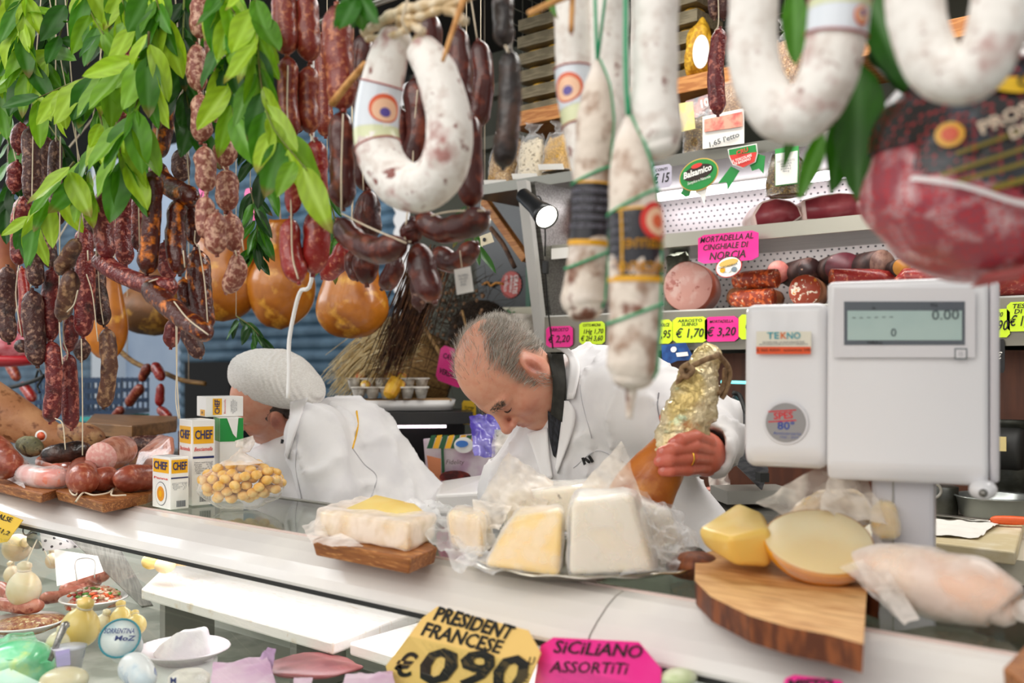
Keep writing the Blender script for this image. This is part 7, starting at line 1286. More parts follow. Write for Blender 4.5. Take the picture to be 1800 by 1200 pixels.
b = ony(575, 680, YS2); bunch('straw_bunch', 'lower tuft of dry straw hanging down behind the hat', 'straw', ony(690, 590, YS2), unit(b - ony(690, 590, YS2)), 260, .24, .09, m_straw, .0016, 5, -Z_ * .5)
m_twig = M('brown_twig', '5a3820', c2='3a2214', c3='7c5634', scale=40, scale3=60, rough=.8); a = ony(752, 470, 2.05); b = ony(672, 690, 2.05); bunch('twig_bundle', 'tied bundle of brown twigs slanting down to the tray', 'twigs', a, unit(b - a), 240, .33, .05, m_twig, .0024, 6, Z_ * 0)
m_slat = M('slatted_wood', 'a07c48', c2='7c5c34', scale=16, stretch=(1, 8, 8), rough=.7); bk = root('slatted_keg', 'tilted wooden slatted keg behind the twig bundle', 'keg', ony(735, 690, 2.45)); a = ony(665, 625, 2.42); b = ony(800, 650, 2.6); axk = unit(b - a + Z_ * -.04); A = ax_from(axk); L_ = np.linalg.norm(b - a)
for i in range(18):
    t0 = 2 * math.pi * i / 18; P, f, _ = grid(lambda u, w_: a + L_ * u[:, None] * axk + ((.11 + .025 * np.sin(np.pi * u)))[:, None] * (np.cos(t0 + w_ * .33)[:, None] * A[0] + np.sin(t0 + w_ * .33)[:, None] * A[1]), 8, 4); mesh('stave', P, [q[::-1] for q in f], m_slat, bk)
v, f = lathe(a, [(.104, .004), (.125, L_ * .5), (.104, L_ - .004)], 30, A); mesh('inner', v, f, m_dksk, bk)
bunch('dried_branches', 'tangle of dark dried branches with seed pods above the man', 'branches', ony(800, 560, 2.5), unit(V(.25, 0, .35)), 380, .14, .75, M('dark_twig', '2e2218', c2='4a3828', scale=60, rough=.8), .0011, 7, Z_ * -.6, .13)
dbk = root('dark_wicker_basket', 'dark wicker basket behind the dried branches', 'basket', ony(830, 660, 2.7)); v, f = ellip(ony(848, 590, 2.78), (.13, .12, .12), [CR, CT, Z_], 40, 26, .12, 4, 5); mesh('weave', v, f, M('dark_wicker', '2c2018', c2='1a120c', c3='4c3624', scale=60, stretch=(1, 1, 4), scale3=90, rough=.8, bump=.8), dbk)
rngp = random.Random(8); v, f = ellip(V(0, 0, 0), (.006, .006, .007), None, 8, 6); pod = mesh('seed_pod', v, f, M('seed_pod', '7c5c44', c2='a07c5c', scale=60, rough=.8)); tag(pod, 'small dry seed pod in the tangle of dried branches', 'seed pod', 'seed pods on the dried branches')
for i in range(70):
    p = ony(rngp.uniform(750, 850), rngp.uniform(500, 610), 2.46 + rngp.uniform(-.03, .05)); 
    if i == 0: pod.location = p
    else: dup(pod, p)
for lb, pts, w_ in (('pale stick standing out of the dried branches toward the pink sign', [(733, 552), (755, 590), (775, 625), (790, 662)], 8), ('thin pale stick right of the first one', [(812, 545), (820, 575), (834, 606)], 5)): tag(ptube('dried_stick', [ony(x, y, 2.36) for x, y in pts], pw(w_, 2.9), M('stick_tan', 'a98450', c2='7c5c34', scale=40, rough=.7), None, 12), lb, 'stick', 'pale sticks in the dried branches')
card('pink handwritten card behind the man forehead', 765, 612, 822, 676, 2.33, m_pinkcard, [('CAVOLO', 0, .22, .15, .7, .04), ('VERDURE', 0, -.22, .15, .8, .04)], 'signs behind the man', rot=-.25)
card('yellow handwritten note in front of the man nose', 810, 704, 838, 746, 2.33, m_yellowcard, [('Si prega\ndi non\ntoccare\nla merce\ngrazie', 0, 0, .09, .75, .03)], 'signs behind the man')
# dark shelf unit with egg tray
zs2 = at(700, 722, 3.0)[2]; su = root('dark_shelf_unit', 'dark glass-fronted shelf unit carrying the egg tray', 'shelf', V(*at(710, 730, 3.05)[:2], 0)); cx = at(712, 722, 3.1); AX = [unit(CR + F_ * .12), unit(F_ - CR * .12), Z_]
box('top', cx - Z_ * (cx[2] - zs2 + .02), (.40, .30, .035), M('dark_laminate', '2c2c2c', rough=.3), su, AX); box('cabinet_body', V(cx[0], cx[1], (zs2 - .20) / 2 - .1) + F_ * .02, (.36, .24, zs2 - .22), M('dark_interior', '141214', rough=.3), su, AX); box('shelf_back', V(cx[0], cx[1], zs2 - .15) + F_ * .12, (.36, .02, .25), M('dark_interior', '141214'), su, AX)
ptube('light_tube', [cx - Z_ * (cx[2] - zs2 + .045) - AX[1] * .145 + AX[0] * a for a in (-.12, 0, .12)], .004, M('pinkish_tube', 'ffe6f2', emit=4), su, 8)
ty = root('white_tray', 'shallow white tray with egg cartons on the dark shelf unit', 'tray', V(cx[0], cx[1], zs2)); v, f = lathe(V(0, 0, 0), [(.0001, 0), (.92, 0), (1.0, .03), (1.03, .031), (.94, .004), (.0001, .004)], 48); sg = lambda q: np.sign(q) * np.abs(q) ** .45
v = v * V(.155, .105, 1); v[:, 0] = .155 * sg(v[:, 0] / .155 * .98) ; v[:, 1] = .105 * sg(v[:, 1] / .105 * .98); mesh('tray', V(cx[0], cx[1], zs2 + .001) + v @ np.array(AX), f, m_white, ty); box('paper_liner', V(cx[0], cx[1], zs2 + .032), (.28, .18, .002), M('kraft_paper', 'c9a26c', rough=.8), ty, AX)
m_pulp = M('egg_pulp', 'f2eee6', c2='c4beb2', scale=40, rough=.9)
def eggcarton(label, px, py, d, n, lid=0):
    c = at(px, py, d); o = root('egg_carton', label, 'egg carton', c, 'egg cartons on the tray')
    for i in range(n):
        for j in range(2): v, f = lathe(c + AX[0] * (i - (n - 1) / 2) * .042 + AX[1] * (j - .5) * .042, [(.0001, 0), (.013, 0), (.020, .028), (.022, .034), (.0001, .030)], 14); mesh('cup', v, f, m_pulp, o)
    box('rim', c + Z_ * .034, (n * .043, .09, .004), m_pulp, o, AX); 
    for i in range(max(0, n - 2)): v, f = ellip(c + AX[0] * (i - (n - 1) / 2 + .5) * .042 - AX[1] * .02 + Z_ * .042, (.016, .016, .014), None, 14, 9); mesh('printed_wrapper', v, f, M('printed_wrapper', 'e9c24c', c2='c9604c', c3='f4ecd8', scale=50, scale3=40, rough=.4), o)
    return o
eggcarton('upper white pulp egg carton stacked at the back of the tray', 682, 684, 3.12, 6); eggcarton('lower white pulp egg carton at the tray front left', 655, 700, 3.03, 3); eggcarton('white pulp egg carton at the tray front right', 716, 700, 3.02, 3)
cn = root('corn_cob', 'yellow corn cob leaning on the egg cartons', 'corn', at(682, 702, 2.95)); a, b = at(682, 700, 2.96), at(700, 663, 3.0); P = catmull([a, (a + b) / 2, b], 40); v, f, _ = sweep(P, np.interp(np.linspace(0, 1, 40), [0, .12, .5, .88, 1], [.005, .019, .023, .020, .006]), 60); q = np.repeat(P, 60, 0); th = np.tile(np.arange(60), 40); ii = np.repeat(np.arange(40), 60); v = q + (v - q) * (1 + .07 * np.abs(np.sin(th * math.pi / 5)) * np.abs(np.sin(ii * math.pi / 2.5)))[:, None]; mesh('kernels', v, f, M('corn_yellow', 'e9b83c', c2='d99a24', scale=40, rough=.4), cn)
# shopping bag, purple wrap, crumpled bags between the two people
sb = root('carrier_bag', 'printed carrier bag with yellow and green striped awning below the dark shelf', 'bag', at(800, 850, 2.75)); AB = [unit(CR + F_ * .1), CU]; q = lambda x, y: at(x, y, 2.72)
poly('panel', [q(*p) for p in ((744, 772), (860, 760), (866, 860), (752, 862))], M('bag_pale_pink', 'e6d9e0', c2='c9a4c0', scale=12, rough=.35), sb, -F_, .02)
for i in range(10): a0 = 752 + i * 10.5; poly('awning_stripe', [at(*p, 2.70) for p in ((a0 + 6, 765), (a0 + 15, 764), (a0 + 8, 788), (a0 - 2, 788))], m_cyel if i % 2 else M('awning_green', '1e5a34', rough=.4), sb, -F_)
poly('green_pole', [at(*p, 2.705) for p in ((775, 786), (780, 786), (782, 838), (777, 838))], M('awning_green', '1e5a34'), sb, -F_)
oval('white_oval', at(815, 782, 2.69), CR, CU, 34 * 2.69 / 1750, 28 * 2.69 / 1750, m_wh, sb); oval('blue_print', at(812, 780, 2.685), CR, CU, 22 * 2.69 / 1750, 12 * 2.69 / 1750, M('print_blue', '3a78c9'), sb); poly('orange_skyline', [at(*p, 2.70) for p in ((750, 800), (775, 806), (775, 845), (756, 846))], M('print_terracotta', 'd9875a'), sb, -F_); letter('Fidelity', at(800, 812, 2.69), CR, CU, .012, M('print_brown', '5a3a34'), sb, shear=.2); oval('dark_fruit', at(800, 838, 2.69), CR, CU, .085, .035, M('print_darkred', '4a1414', c2='8a2a20', scale=50), sb)
pp = root('purple_wrap', 'crumpled purple plastic wrap behind the man chin', 'wrap', at(850, 790, 2.6)); sheet('wrap', [at(*p) for p in ((835, 800, 2.55), (825, 730, 2.6), (885, 720, 2.65), (892, 800, 2.55))], M('purple_plastic', '5a4ab0', c2='8c84cc', scale=14, rough=.2, coat=.5), pp, .012)
cb_ = root('clear_bag', 'crumpled clear bag with dark print below the man chin', 'bag', at(910, 830, 2.4)); sheet('bag', [at(*p) for p in ((860, 850, 2.35), (868, 760, 2.4), (950, 740, 2.45), (955, 850, 2.35))], m_film2, cb_, .015); box('slate_box', at(905, 800, 2.55), (.10, .05, .13), M('spotted_grey', 'b9bab6', c2='55524e', scale=30, lo=.6, hi=.64, rough=.4), cb_, AX)
wt = root('white_worktop', 'white curved worktop edge between the two people', 'worktop', at(800, 900, 2.3)); v, f = loft([at(*p) for p in ((765, 905, 2.15), (900, 900, 2.15), (900, 880, 2.5), (775, 880, 2.6))], [at(*p) for p in ((765, 868, 2.15), (900, 862, 2.15), (900, 826, 2.5), (775, 845, 2.6))]); bevel(mesh('top', v, f, m_white, wt, False), .008, 3); box('support', V(*at(840, 900, 2.3)[:2], .58), (.12, .2, 1.15), m_greymetal, wt, AX)
box('step_stool', V(*at(805, 862, 2.75)[:2], at(805, 862, 2.75)[2] / 2 - .001), (.2, .12, at(805, 862, 2.75)[2] - .003), m_greymetal, ax=AX); tag(scene.objects['step_stool'], 'grey pedestal under the striped carrier bag', 'stool')
# left background: table, crates, stick with small sausages
sd = root('side_table', 'wooden table behind the salami heap at the left', 'table', V(*at(235, 760, 2.75)[:2], 0)); zt3 = at(240, 742, 2.75)[2]
v, f = prism([onz(*p, zt3) for p in ((165, 727), (312, 731), (310, 738), (232, 748), (150, 742))], .035, Z_); bevel(mesh('tabletop', v, f, m_wood2 if False else M('table_brown', '8a6238', c2='6f4c28', scale=10, stretch=(1, 6, 6), rough=.5), sd, False), .003); c_ = at(235, 742, 2.85); 
for dx, dy in ((-.1, -.05), (.12, -.05), (-.1, .1), (.12, .1)): box('leg', V(c_[0] + dx, c_[1] + dy, (zt3 - .03) / 2), (.04, .04, zt3 - .03), m_wood, sd)
m_crt = M('navy_plastic_crate', '1f3c5c', c2='16304c', scale=10, rough=.5); m_teal = M('teal_plastic_crate', '3fa8a4', rough=.5)
def pcrate(label, x0, y0, x1, y1, d, mat):
    a, b = at(x0, y1, d), at(x1, y0, d); w_ = np.dot(b - a, CR); h = b[2] - a[2]; o = root('plastic_crate', label, 'crate', a + CR * w_ / 2, 'stacked plastic crates in the alley')
    for k in (0, .3): 
        for i in range(4): box('rail', a + CR * w_ / 2 + Z_ * h * (.06 + .29 * i) + F_ * k, (w_, .012, h * .12), mat, o, [CR, F_, Z_])
        n = 9
        for i in range(n): box('slat', a + CR * w_ * (.02 + .96 * i / (n - 1)) + Z_ * h * .5 + F_ * k, (w_ * .035, .010, h), mat, o, [CR, F_, Z_])
    box('bottom', a + CR * w_ / 2 + F_ * .15 + Z_ * .01, (w_, .3, .02), mat, o, [CR, F_, Z_]); return o
pcrate('navy crate at the top of the alley stack', 132, 664, 214, 730, 4.0, m_crt); pcrate('teal crate below the navy one', 132, 732, 214, 790, 4.0, m_teal); pcrate('second navy crate left of the stack', 62, 664, 128, 730, 4.1, m_crt)
box('crate_pallet', V(*at(140, 800, 4.15)[:2], at(140, 792, 4.0)[2] / 2), (.9, .5, at(140, 792, 4.0)[2] - .002), M('grey_block', '8a8c8c', rough=.8)); tag(bpy.context.scene.objects['crate_pallet'], 'grey block under the alley crates', 'block')
br = root('crooked_pole', 'crooked wooden pole hung level behind the cartons', 'pole', ony(280, 650, 1.9)); P = catmull([ony(x, y, 1.85) for x, y in ((212, 618), (235, 636), (262, 648), (290, 656), (320, 668), (360, 674))], 30); v, f, _ = sweep(P, np.linspace(pw(11, 3), pw(9, 3), 30), 12); mesh('pole', v, f, M('old_branch', '6a4c28', c2='8a6a38', scale=20, stretch=(1, 1, 5), rough=.7), br)
for q in (3, 25): ptube('cord', [P[q], V(P[q][0], 1.85, 2.5)], .0015, m_twine, br, 2)
def small(label, Y, links): 
    r = root('small_sausage_string', label, 'sausage string', ony(*links[0][0], Y), 'small sausage strings in the background')
    for i, (a, b, w_) in enumerate(links): A, B = ony(*a, Y), ony(*b, Y); v, f, _ = link_geo([A, (A + B) / 2 + Z_ * .003, B], pw(w_, dep(A)), 14, 18, seed=i); mesh('link', v, f, m_s['fresh' if i % 2 else 'brick'], r)
    if Y < 1.7: q = ony(*links[0][0], Y); ptube('cord', [q, V(q[0], Y, 2.76)], .001, m_twine, r, 2)
small('string of small red sausages looped over the crooked pole', 1.80, [((262, 640), (248, 670), 17), ((270, 638), (286, 668), 18), ((250, 678), (224, 712), 18), ((283, 674), (280, 714), 16), ((216, 718), (200, 734), 16), ((278, 718), (300, 736), 16)])
small('string of small red sausages at the far left below the pink ham', 1.6, [((14, 636), (32, 668), 18), ((38, 674), (60, 704), 18)])
ib = root('iron_bracket', 'black iron hook bracket at the left behind the salami', 'bracket', ony(40, 700, 1.5)); ptube('arm', [ony(-10, 686, 1.5), ony(30, 678, 1.5), ony(62, 668, 1.5), ony(78, 660, 1.5)], .007, m_dark, ib, 20); ptube('curl', [ony(62, 668, 1.5), ony(68, 650, 1.5), ony(74, 664, 1.5), ony(66, 678, 1.5), ony(70, 690, 1.5)], .004, m_dark, ib, 24); ptube('arm', [ony(-10, 686, 1.5), ony(-10, 686, 1.5) - Z_ * 1.4], .01, m_dark, ib, 2)
wc = tag(ptube('white_cable', [V(ony(550, 0, .98)[0], .98, 2.76), ony(549, 0, .98), ony(549, 300, .98)] + [ony(x, y, .98) for x, y in ((548, 486), (528, 512), (518, 545), (508, 600), (508, 650), (506, 700))], .0034, M('white_cord', 'f2f1f0', rough=.5), None, 40), 'white cord hanging in front of the knit hat', 'cord')
tw = tag(ptube('loose_twine', [ony(x, y, .95) for x, y in ((311, 570), (311, 640), (309, 700), (314, 736))], .0010, m_twine), 'long thin twine end hanging down to the upper carton', 'twine')

# work bench things
m_dull = M('cast_metal', '4c4d4a', c2='35362f', scale=20, rough=.45, metal=.6); ZB2 = ZB
gr = root('meat_grinder', 'dark cast metal meat grinder at the right edge behind the scale', 'grinder', onz(1790, 862, ZB2)); c_ = at(1780, 800, 2.15)
v, f = lathe(V(c_[0], c_[1], ZB2), [(.06, .001), (.05, .015), (.03, .03), (.035, .06), (.05, .08), (.05, .14), (.035, .16), (.035, .19), (.045, .20), (.0001, .201)], 28); mesh('body', v, f, m_dull, gr); v, f = lathe(at(1800, 790, 2.1), [(.042, 0), (.045, .01), (.045, .05), (.03, .06), (.0001, .06)], 28, [V(0, 1, 0), Z_, V(-1, 0, 0)]); mesh('feed_ring', v, f, m_dark, gr); box('yellow_tag', at(1762, 780, 2.07), (.015, .004, .03), M('tag_yellow2', 'd9c68a'), gr)
bw = root('steel_bowl', 'wide grey metal bowl on the bench at the right', 'bowl', onz(1748, 888, ZB2)); c_ = at(1748, 888, 2.0); c_ = V(c_[0], c_[1], ZB2 + .008); v, f = lathe(c_, [(.0001, 0), (.05, 0), (.064, .010), (.072, .045), (.077, .046), (.074, .049), (.069, .046), (.060, .012), (.0001, .004)], 48); mesh('bowl', v, f, M('bowl_metal', '8e9290', rough=.3, metal=.8), bw)
v, f = prism(ptsz([(1600, 872), (1860, 880), (1880, 912), (1590, 900)], ZB2 + .0075), .007, Z_); tag(mesh('baking_tray', v, f, M('tray_grime', '5a5a54', c2='a09c8c', scale=60, lo=.6, hi=.7, rough=.4, metal=.5), None, False), 'worn dark tray under the bowl', 'tray')
cbd = [(1560, 912), (1800, 916), (1785, 970), (1555, 942)]; v, f = prism(ptsz(cbd, ZB2 + .022), .0215, Z_); tag(bevel(mesh('cutting_board', v, f, M('cream_board', 'e4d8bc', c2='d4c49c', scale=20, rough=.5), None, False), .003), 'cream plastic cutting board on the speckled bench', 'board')
pp_ = tag(sheet('greaseproof_paper', [onz(1600, 935, ZB2 + .028), onz(1640, 910, ZB2 + .028), onz(1762, 914, ZB2 + .030), onz(1720, 945, ZB2 + .026)], m_paper, None, .003, 16), 'white greaseproof paper lying on the cream board', 'paper')
kn = root('knife', 'knife with bright orange handle on the board at the right edge', 'knife', onz(1760, 915, ZB2 + .03)); a, b = onz(1740, 913, ZB2 + .034), onz(1830, 916, ZB2 + .034); v, f, _ = link_geo([a, (a + b) / 2, b], .008, 14, 20, lump=0); mesh('handle', v, f, M('orange_handle', 'e6602a', rough=.35), kn); v, f = boxgeo(a - XA * .05, (.1, .018, .0015)); mesh('blade', v, f, m_steel, kn, False)
cn2 = root('canister', 'dark steel canister behind the scale post', 'canister', onz(1655, 892, ZB2)); c_ = at(1652, 880, 2.05); v, f = lathe(V(c_[0], c_[1], ZB2 + .008), [(.035, 0), (.036, .06), (.030, .062), (.0001, .06)], 28); mesh('can', v, f, m_dull, cn2); v, f, _ = sweep([at(1642, 862, 2.0) + .014 * (CR * math.cos(t) + Z_ * math.sin(t)) for t in np.linspace(0, 6.28, 20)], .003, 8, False); mesh('handle', v, f, m_greymetal, cn2)
# slicer stand
ss = root('slicer_stand', 'low steel stand between the man and the scale', 'stand', V(-1.2, 2.1, 0)); box('top', V(-1.18, 2.09, ZB2 - .02), (.84, .34, .03), m_steel, ss); box('body', V(-1.18, 2.1, (ZB2 - .035) / 2), (.8, .3, ZB2 - .035), M('stand_dark', '3a3a3a'), ss)
sl = root('meat_slicer', 'grey metal slicer plate slanting behind the hand', 'slicer', onz(1300, 862, ZB2)); z0_ = lambda x, y, d: at(x, y, d); v, f = prism(pts3([(1292, 692, 2.45), (1302, 700, 2.45), (1352, 826, 2.25), (1340, 862, 2.2), (1262, 786, 2.2), (1270, 730, 2.35)]), .012, -F_); bevel(mesh('plate', v, f, M('slicer_aluminium', '6a6c70', c2='55575b', scale=30, stretch=(1, 1, 6), rough=.35, metal=.6), sl, False), .002); ptube('rim', pts3([(1288, 690, 2.43), (1300, 696, 2.43), (1312, 728, 2.40)]), .006, m_dark, sl); box('base', at(1322, 868, 2.3), (.16, .12, .03), m_greymetal, sl, AX); box('carriage_bolt', at(1340, 838, 2.18), (.02, .03, .02), m_dark, sl, AX)
mt = root('sliced_meat_tray', 'white tray of sliced raw ham beside the slicer', 'tray', onz(1290, 862, ZB2)); c_ = at(1305, 858, 2.42); c_[2] = ZB2; box('tray', c_ + Z_ * .008, (.2, .12, .014), m_white, mt, AX, bev=.004)
for i in range(5): v, f = ellip(c_ + AX[0] * (i - 2) * .03 + Z_ * (.019 + .002 * (i % 2)), (.03, .045, .004), AX, 20, 8, .12, i, 3); mesh('ham_slice', v, f, M('raw_slice', 'c9564a', c2='e9a89a', scale=30, rough=.4), mt)
sheet('plastic_bag', pts3([(1250, 860, 2.4), (1240, 815, 2.45), (1275, 800, 2.45), (1285, 850, 2.4)]), m_film2, mt, .01)
# flour-white apron strap etc. are left out: hidden
# ================================================================ INSIDE THE GLASS CASE
ZF = .892
m_hdpe = M('white_cutting_plastic', 'eee9e4', c2='dccab4', c3='c9a98a', scale=30, stretch=(1, 6, 1), lo=.6, hi=.75, scale3=70, lo3=.68, hi3=.75, rough=.45, bump=.2)
def cboard(label, px, z, th):
    v, f = prism(ptsz(px, z), th, Z_); o = mesh('white_board', v, f, m_hdpe, None, False); bevel(o, .004); return tag(o, label, 'board', 'white plastic boards in the glass case')
cboard('long scratched white plastic board under the case light', [(248, 1034), (585, 1128), (742, 1072), (640, 1055), (300, 985)], 1.055, .022)
cboard('second white plastic board behind the orange sign', [(614, 1128), (720, 1160), (980, 1230), (1090, 1190), (760, 1085)], 1.050, .022)
# supports of the boards
for lb, p in (('left clear riser under the long white board', (330, 1030)), ('right clear riser under the long white board', (560, 1080)), ('clear riser under the second white board', (790, 1150))): q = onz(*p, 1.03); v, f = boxgeo(V(q[0], q[1], (1.031 + ZF) / 2), (.02, .12, 1.027 - ZF)); tag(mesh('shelf_riser', v, f, m_greymetal, None, False), lb, 'riser', 'risers under the white boards')
m_prov = M('provola_rind', 'f1e4c6', c2='e6d3a8', scale=12, rough=.3, coat=.3, sss=.1); m_scam = M('scamorza_rind', 'efd287', c2='e6c066', scale=10, rough=.3, coat=.3)
def provola(label, px, py, d, rpx, mat, up=(0, 0, 1), head=True, group='pear-shaped cheeses in the glass case'):
    c = at(px, py, d); r = rpx * d / 1750; A = ax_from(up); pr = [(max(1e-5, r * math.sin(t) * (1 + .06 * math.cos(t))), -r * 1.08 * math.cos(t)) for t in np.linspace(0, 2.55, 18)] + [(r * .40, r * 1.02), (r * .33, r * 1.12), (r * .44, r * 1.3), (r * .42, r * 1.5), (r * .2, r * 1.65), (.0001, r * 1.68)]
    v, f = lathe(c, pr, 32, A); o = root('provola_cheese', label, 'cheese', c - Z_ * r, group); mesh('body', v, f, mat, o); v, f, _ = sweep([c + A[2] * r * 1.12 + r * .36 * (A[0] * math.cos(t) + A[1] * math.sin(t)) for t in np.linspace(0, 6.283, 20)], r * .06, 7, False); mesh('tie', v, f, m_twine, o); return o, c + A[2] * r * 1.15
tops = []
for a in (('tilted provola at the upper left of the hanging bunch', 30, 962, 2.30, 24, m_prov, (.9, .1, .35)), ('largest provola of the hanging bunch, lowest left', 42, 1034, 2.12, 29, m_prov, (.05, 0, 1)), ('provola of the hanging bunch right of the largest', 89, 1020, 2.18, 24, m_prov, (.0, 0, 1)), ('small provola head at the right of the hanging bunch', 93, 985, 2.26, 13, m_prov, (-.2, 0, 1)), ('small provola peeping left of the bunch middle', 22, 1010, 2.34, 15, m_prov, (-.4, 0, 1))): tops.append(provola(*a)[1])
kx = at(66, 946, 2.20); sd_ = root('cheese_seal', 'grey round seal where the provola strings meet', 'seal', kx); v, f = lathe(kx, [(.022, 0), (.023, .003), (.0001, .004)], 28, [CR, CU, CT]); mesh('disc', v, f, M('seal_plastic', 'b9c4c4', c2='8fa4a8', scale=60, rough=.3), sd_)
for q in tops: ptube('string', [kx, (kx + q) / 2 + V(0, 0, .004), q], .0016, M('rafia', 'e9e0cc'), sd_, 6)
ptube('wire_hook', [kx + Z_ * .01, at(56, 936, 2.18), at(44, 940, 2.16), at(42, 926, 2.18), kx + V(0, 0, 1.19 - kx[2])], .0016, m_dark, sd_, 20)
provola('round scamorza with string behind the yogurt cup', 141, 1102, 1.62, 33, m_scam, (.25, .1, 1)); provola('pale scamorza behind the white plate', 214, 1088, 1.72, 20, m_scam, (-.3, .1, .9)); provola('pale scamorza touching the white plate', 240, 1097, 1.68, 17, m_scam, (-.6, .2, .7)); provola('small pale mozzarella beside the scamorza', 182, 1095, 1.72, 16, m_prov, (.3, .1, .9)); provola('pale cheese behind the white spoon cup', 102, 1130, 1.55, 20, m_prov, (.3, .1, .9))
def fresh(label, pts, w_, mat='fresh'):
    pts = [(a, b, d * 1.16) for a, b, d in pts]; P = pts3(pts); v, f, _ = link_geo(P, pw(w_, pts[0][2]), 20, 26, seed=int(pts[0][0])); return tag(mesh('fresh_sausage', v, f, M('fresh_case_sausage', 'b5604c', c2='d08a74', c3='8c3c34', scale=40, scale3=50, rough=.35, coat=.3)), label, 'sausage', 'fresh sausages in the glass case')
fresh('long fresh sausage slanting up to the right in the case', [(105, 1040, 1.95), (150, 1022, 2.0), (194, 1005, 2.05)], 24); fresh('fresh sausage lying below the slanting one', [(70, 1052, 1.9), (120, 1045, 1.95), (160, 1030, 2.0)], 22); fresh('fresh sausage at the left edge behind the provola', [(-20, 1030, 1.95), (10, 1040, 1.9), (30, 1062, 1.85)], 26); fresh('fresh sausage under the hanging provola bunch', [(-10, 1060, 1.85), (40, 1066, 1.82), (78, 1062, 1.82)], 24); fresh('short fresh sausage beside the salad plate', [(150, 1028, 2.05), (178, 1022, 2.08)], 18)
def dish(label, px, py, rx, ry, z, mat, mfill, fillh=.02, cat='plate', group='plates in the glass case', seed=0):
    c = onz(px, py, z); d = dep(c); r = rx * d / 1750; o = root('serving_dish', label, cat, V(c[0], c[1], z - .02), group); v, f = lathe(V(c[0], c[1], z - .02), [(.0001, 0), (r * .6, 0), (r * .95, .018), (r, .020), (r * .97, .0225), (r * .6, .004), (.0001, .004)], 48, None); mesh('plate', v, f, mat, o)
    if mfill is not None: v, f = ellip(V(c[0], c[1], z - .012), (r * .78, r * .78, fillh), None, 60, 30, .35, seed, 5); v[:, 2] = np.maximum(v[:, 2], z - .016); mesh('food', v, f, mfill, o)
    return o, c, r
m_dish = M('glazed_white', 'ece8e4', rough=.15, coat=.5)
dish('white plate of mixed seafood salad in the case', 165, 1050, 58, 20, 1.0, m_dish, M('seafood_salad', 'c99a7c', c2='b5482c', c3='e9dcc0', c4='4c7a3a', scale=90, lo=.5, hi=.58, scale3=120, lo3=.55, hi3=.6, scale4=70, lo4=.64, hi4=.68, rough=.4, bump=.8), .03)
dish('long plate of pickled vegetables at the left of the case', 40, 1092, 70, 20, .97, m_dish, M('pickle_mix', 'b98a5c', c2='8c4a34', c3='d9c99c', c4='5a7a34', scale=80, scale3=110, lo3=.58, hi3=.62, scale4=60, lo4=.66, hi4=.7, rough=.4, bump=.8), .02, seed=3)
m_chip = [M('carrot_bit', 'd9602a', rough=.4), M('squid_bit', 'e9d9c4', rough=.4), M('pepper_bit', 'a8342c', rough=.4), M('herb_bit', '5a8a3a', rough=.5), M('mushroom_bit', '9c7c5c', rough=.5)]
bits = []; rngc = random.Random(4)
for i in range(5): v, f = ellip(V(0, 0, 0), (.007, .0045, .003), None, 10, 7, .2, i, 60); o = tag(mesh('salad_piece', v, f, m_chip[i]), 'small %s piece in the seafood salad' % ['orange carrot', 'pale squid', 'red pepper', 'green herb', 'brown mushroom'][i], 'food piece', 'pieces in the seafood salad'); bits.append(o)
cS = onz(165, 1050, 1.0)
for i in range(110):
    a, q = rngc.random() * 6.28, rngc.random() ** .5; p = V(cS[0] + .052 * q * math.cos(a), cS[1] + .052 * q * math.sin(a), 1.0 + .014 * (1 - q * q) + rngc.uniform(-.002, .006))
    if i < 5: bits[i].location = p
    else: dup(bits[i % 5], p, rotz=rngc.random() * 3)
o, c, r = dish('round pinkish white dish with a ricotta wedge', 323, 1138, 80, 42, 1.03, M('pinkish_dish', 'ecdfe4', rough=.2, coat=.4), None); m_ric = M('ricotta', 'f4ecf0', c2='eae0e6', scale=30, rough=.6, bump=.4)
rw = root('ricotta', 'crumbly white ricotta wedge on the pinkish dish', 'cheese', V(c[0], c[1], 1.015)); ax_ = [unit(CR - F_ * .3), unit(F_ + CR * .3), Z_]; P = lambda a, b, z: V(c[0], c[1], 1.014 + z) + ax_[0] * a * 1.15 + ax_[1] * b
roundblk('wedge', [P(-.052, -.01, 0), P(.01, -.055, 0), (P(.056, -.01, 0)), P(.03, .05, 0), P(-.02, .045, 0)], [P(-.040, .0, .018), P(.0, -.02, .05), P(.035, -.005, .052), P(.02, .035, .045), P(-.02, .03, .04)], m_ric, rw, .006, lump=.006)
dsup = V(c[0], c[1], (1.008 + ZF) / 2); v, f = lathe(V(c[0], c[1], ZF + .001), [(.05, 0), (.055, 1.008 - ZF)], 30); tag(mesh('dish_stand', v, f, m_white), 'white stand under the ricotta dish', 'stand')
yc = root('yogurt_cup', 'white and green printed yogurt cup with a spoon beside it', 'cup', at(122, 1178, 1.45)); c_ = at(122, 1180, 1.47); v, f = lathe(c_, [(.016, 0), (.023, .036), (.025, .037), (.0001, .038)], 32); mesh('cup', v, f, M('cup_print', 'e6e4f0', c2='4c8a3c', c3='8c8cc0', scale=24, lo=.55, hi=.6, scale3=30, lo3=.6, hi3=.64, rough=.3), yc); poly('lavender_panel', [at(*p, 1.44) for p in ((97, 1145), (122, 1140), (124, 1168), (100, 1172))], M('lavender', 'b0a8d8'), yc, -F_)
spn = root('serving_spoon', 'steel serving spoon handle standing up beside the yogurt cup', 'spoon', at(92, 1150, 1.46)); ptube('handle', [at(88, 1160, 1.46), at(100, 1130, 1.46), at(112, 1102, 1.47), at(116, 1098, 1.48)], .0038, m_steel, spn, 20, 1.6)
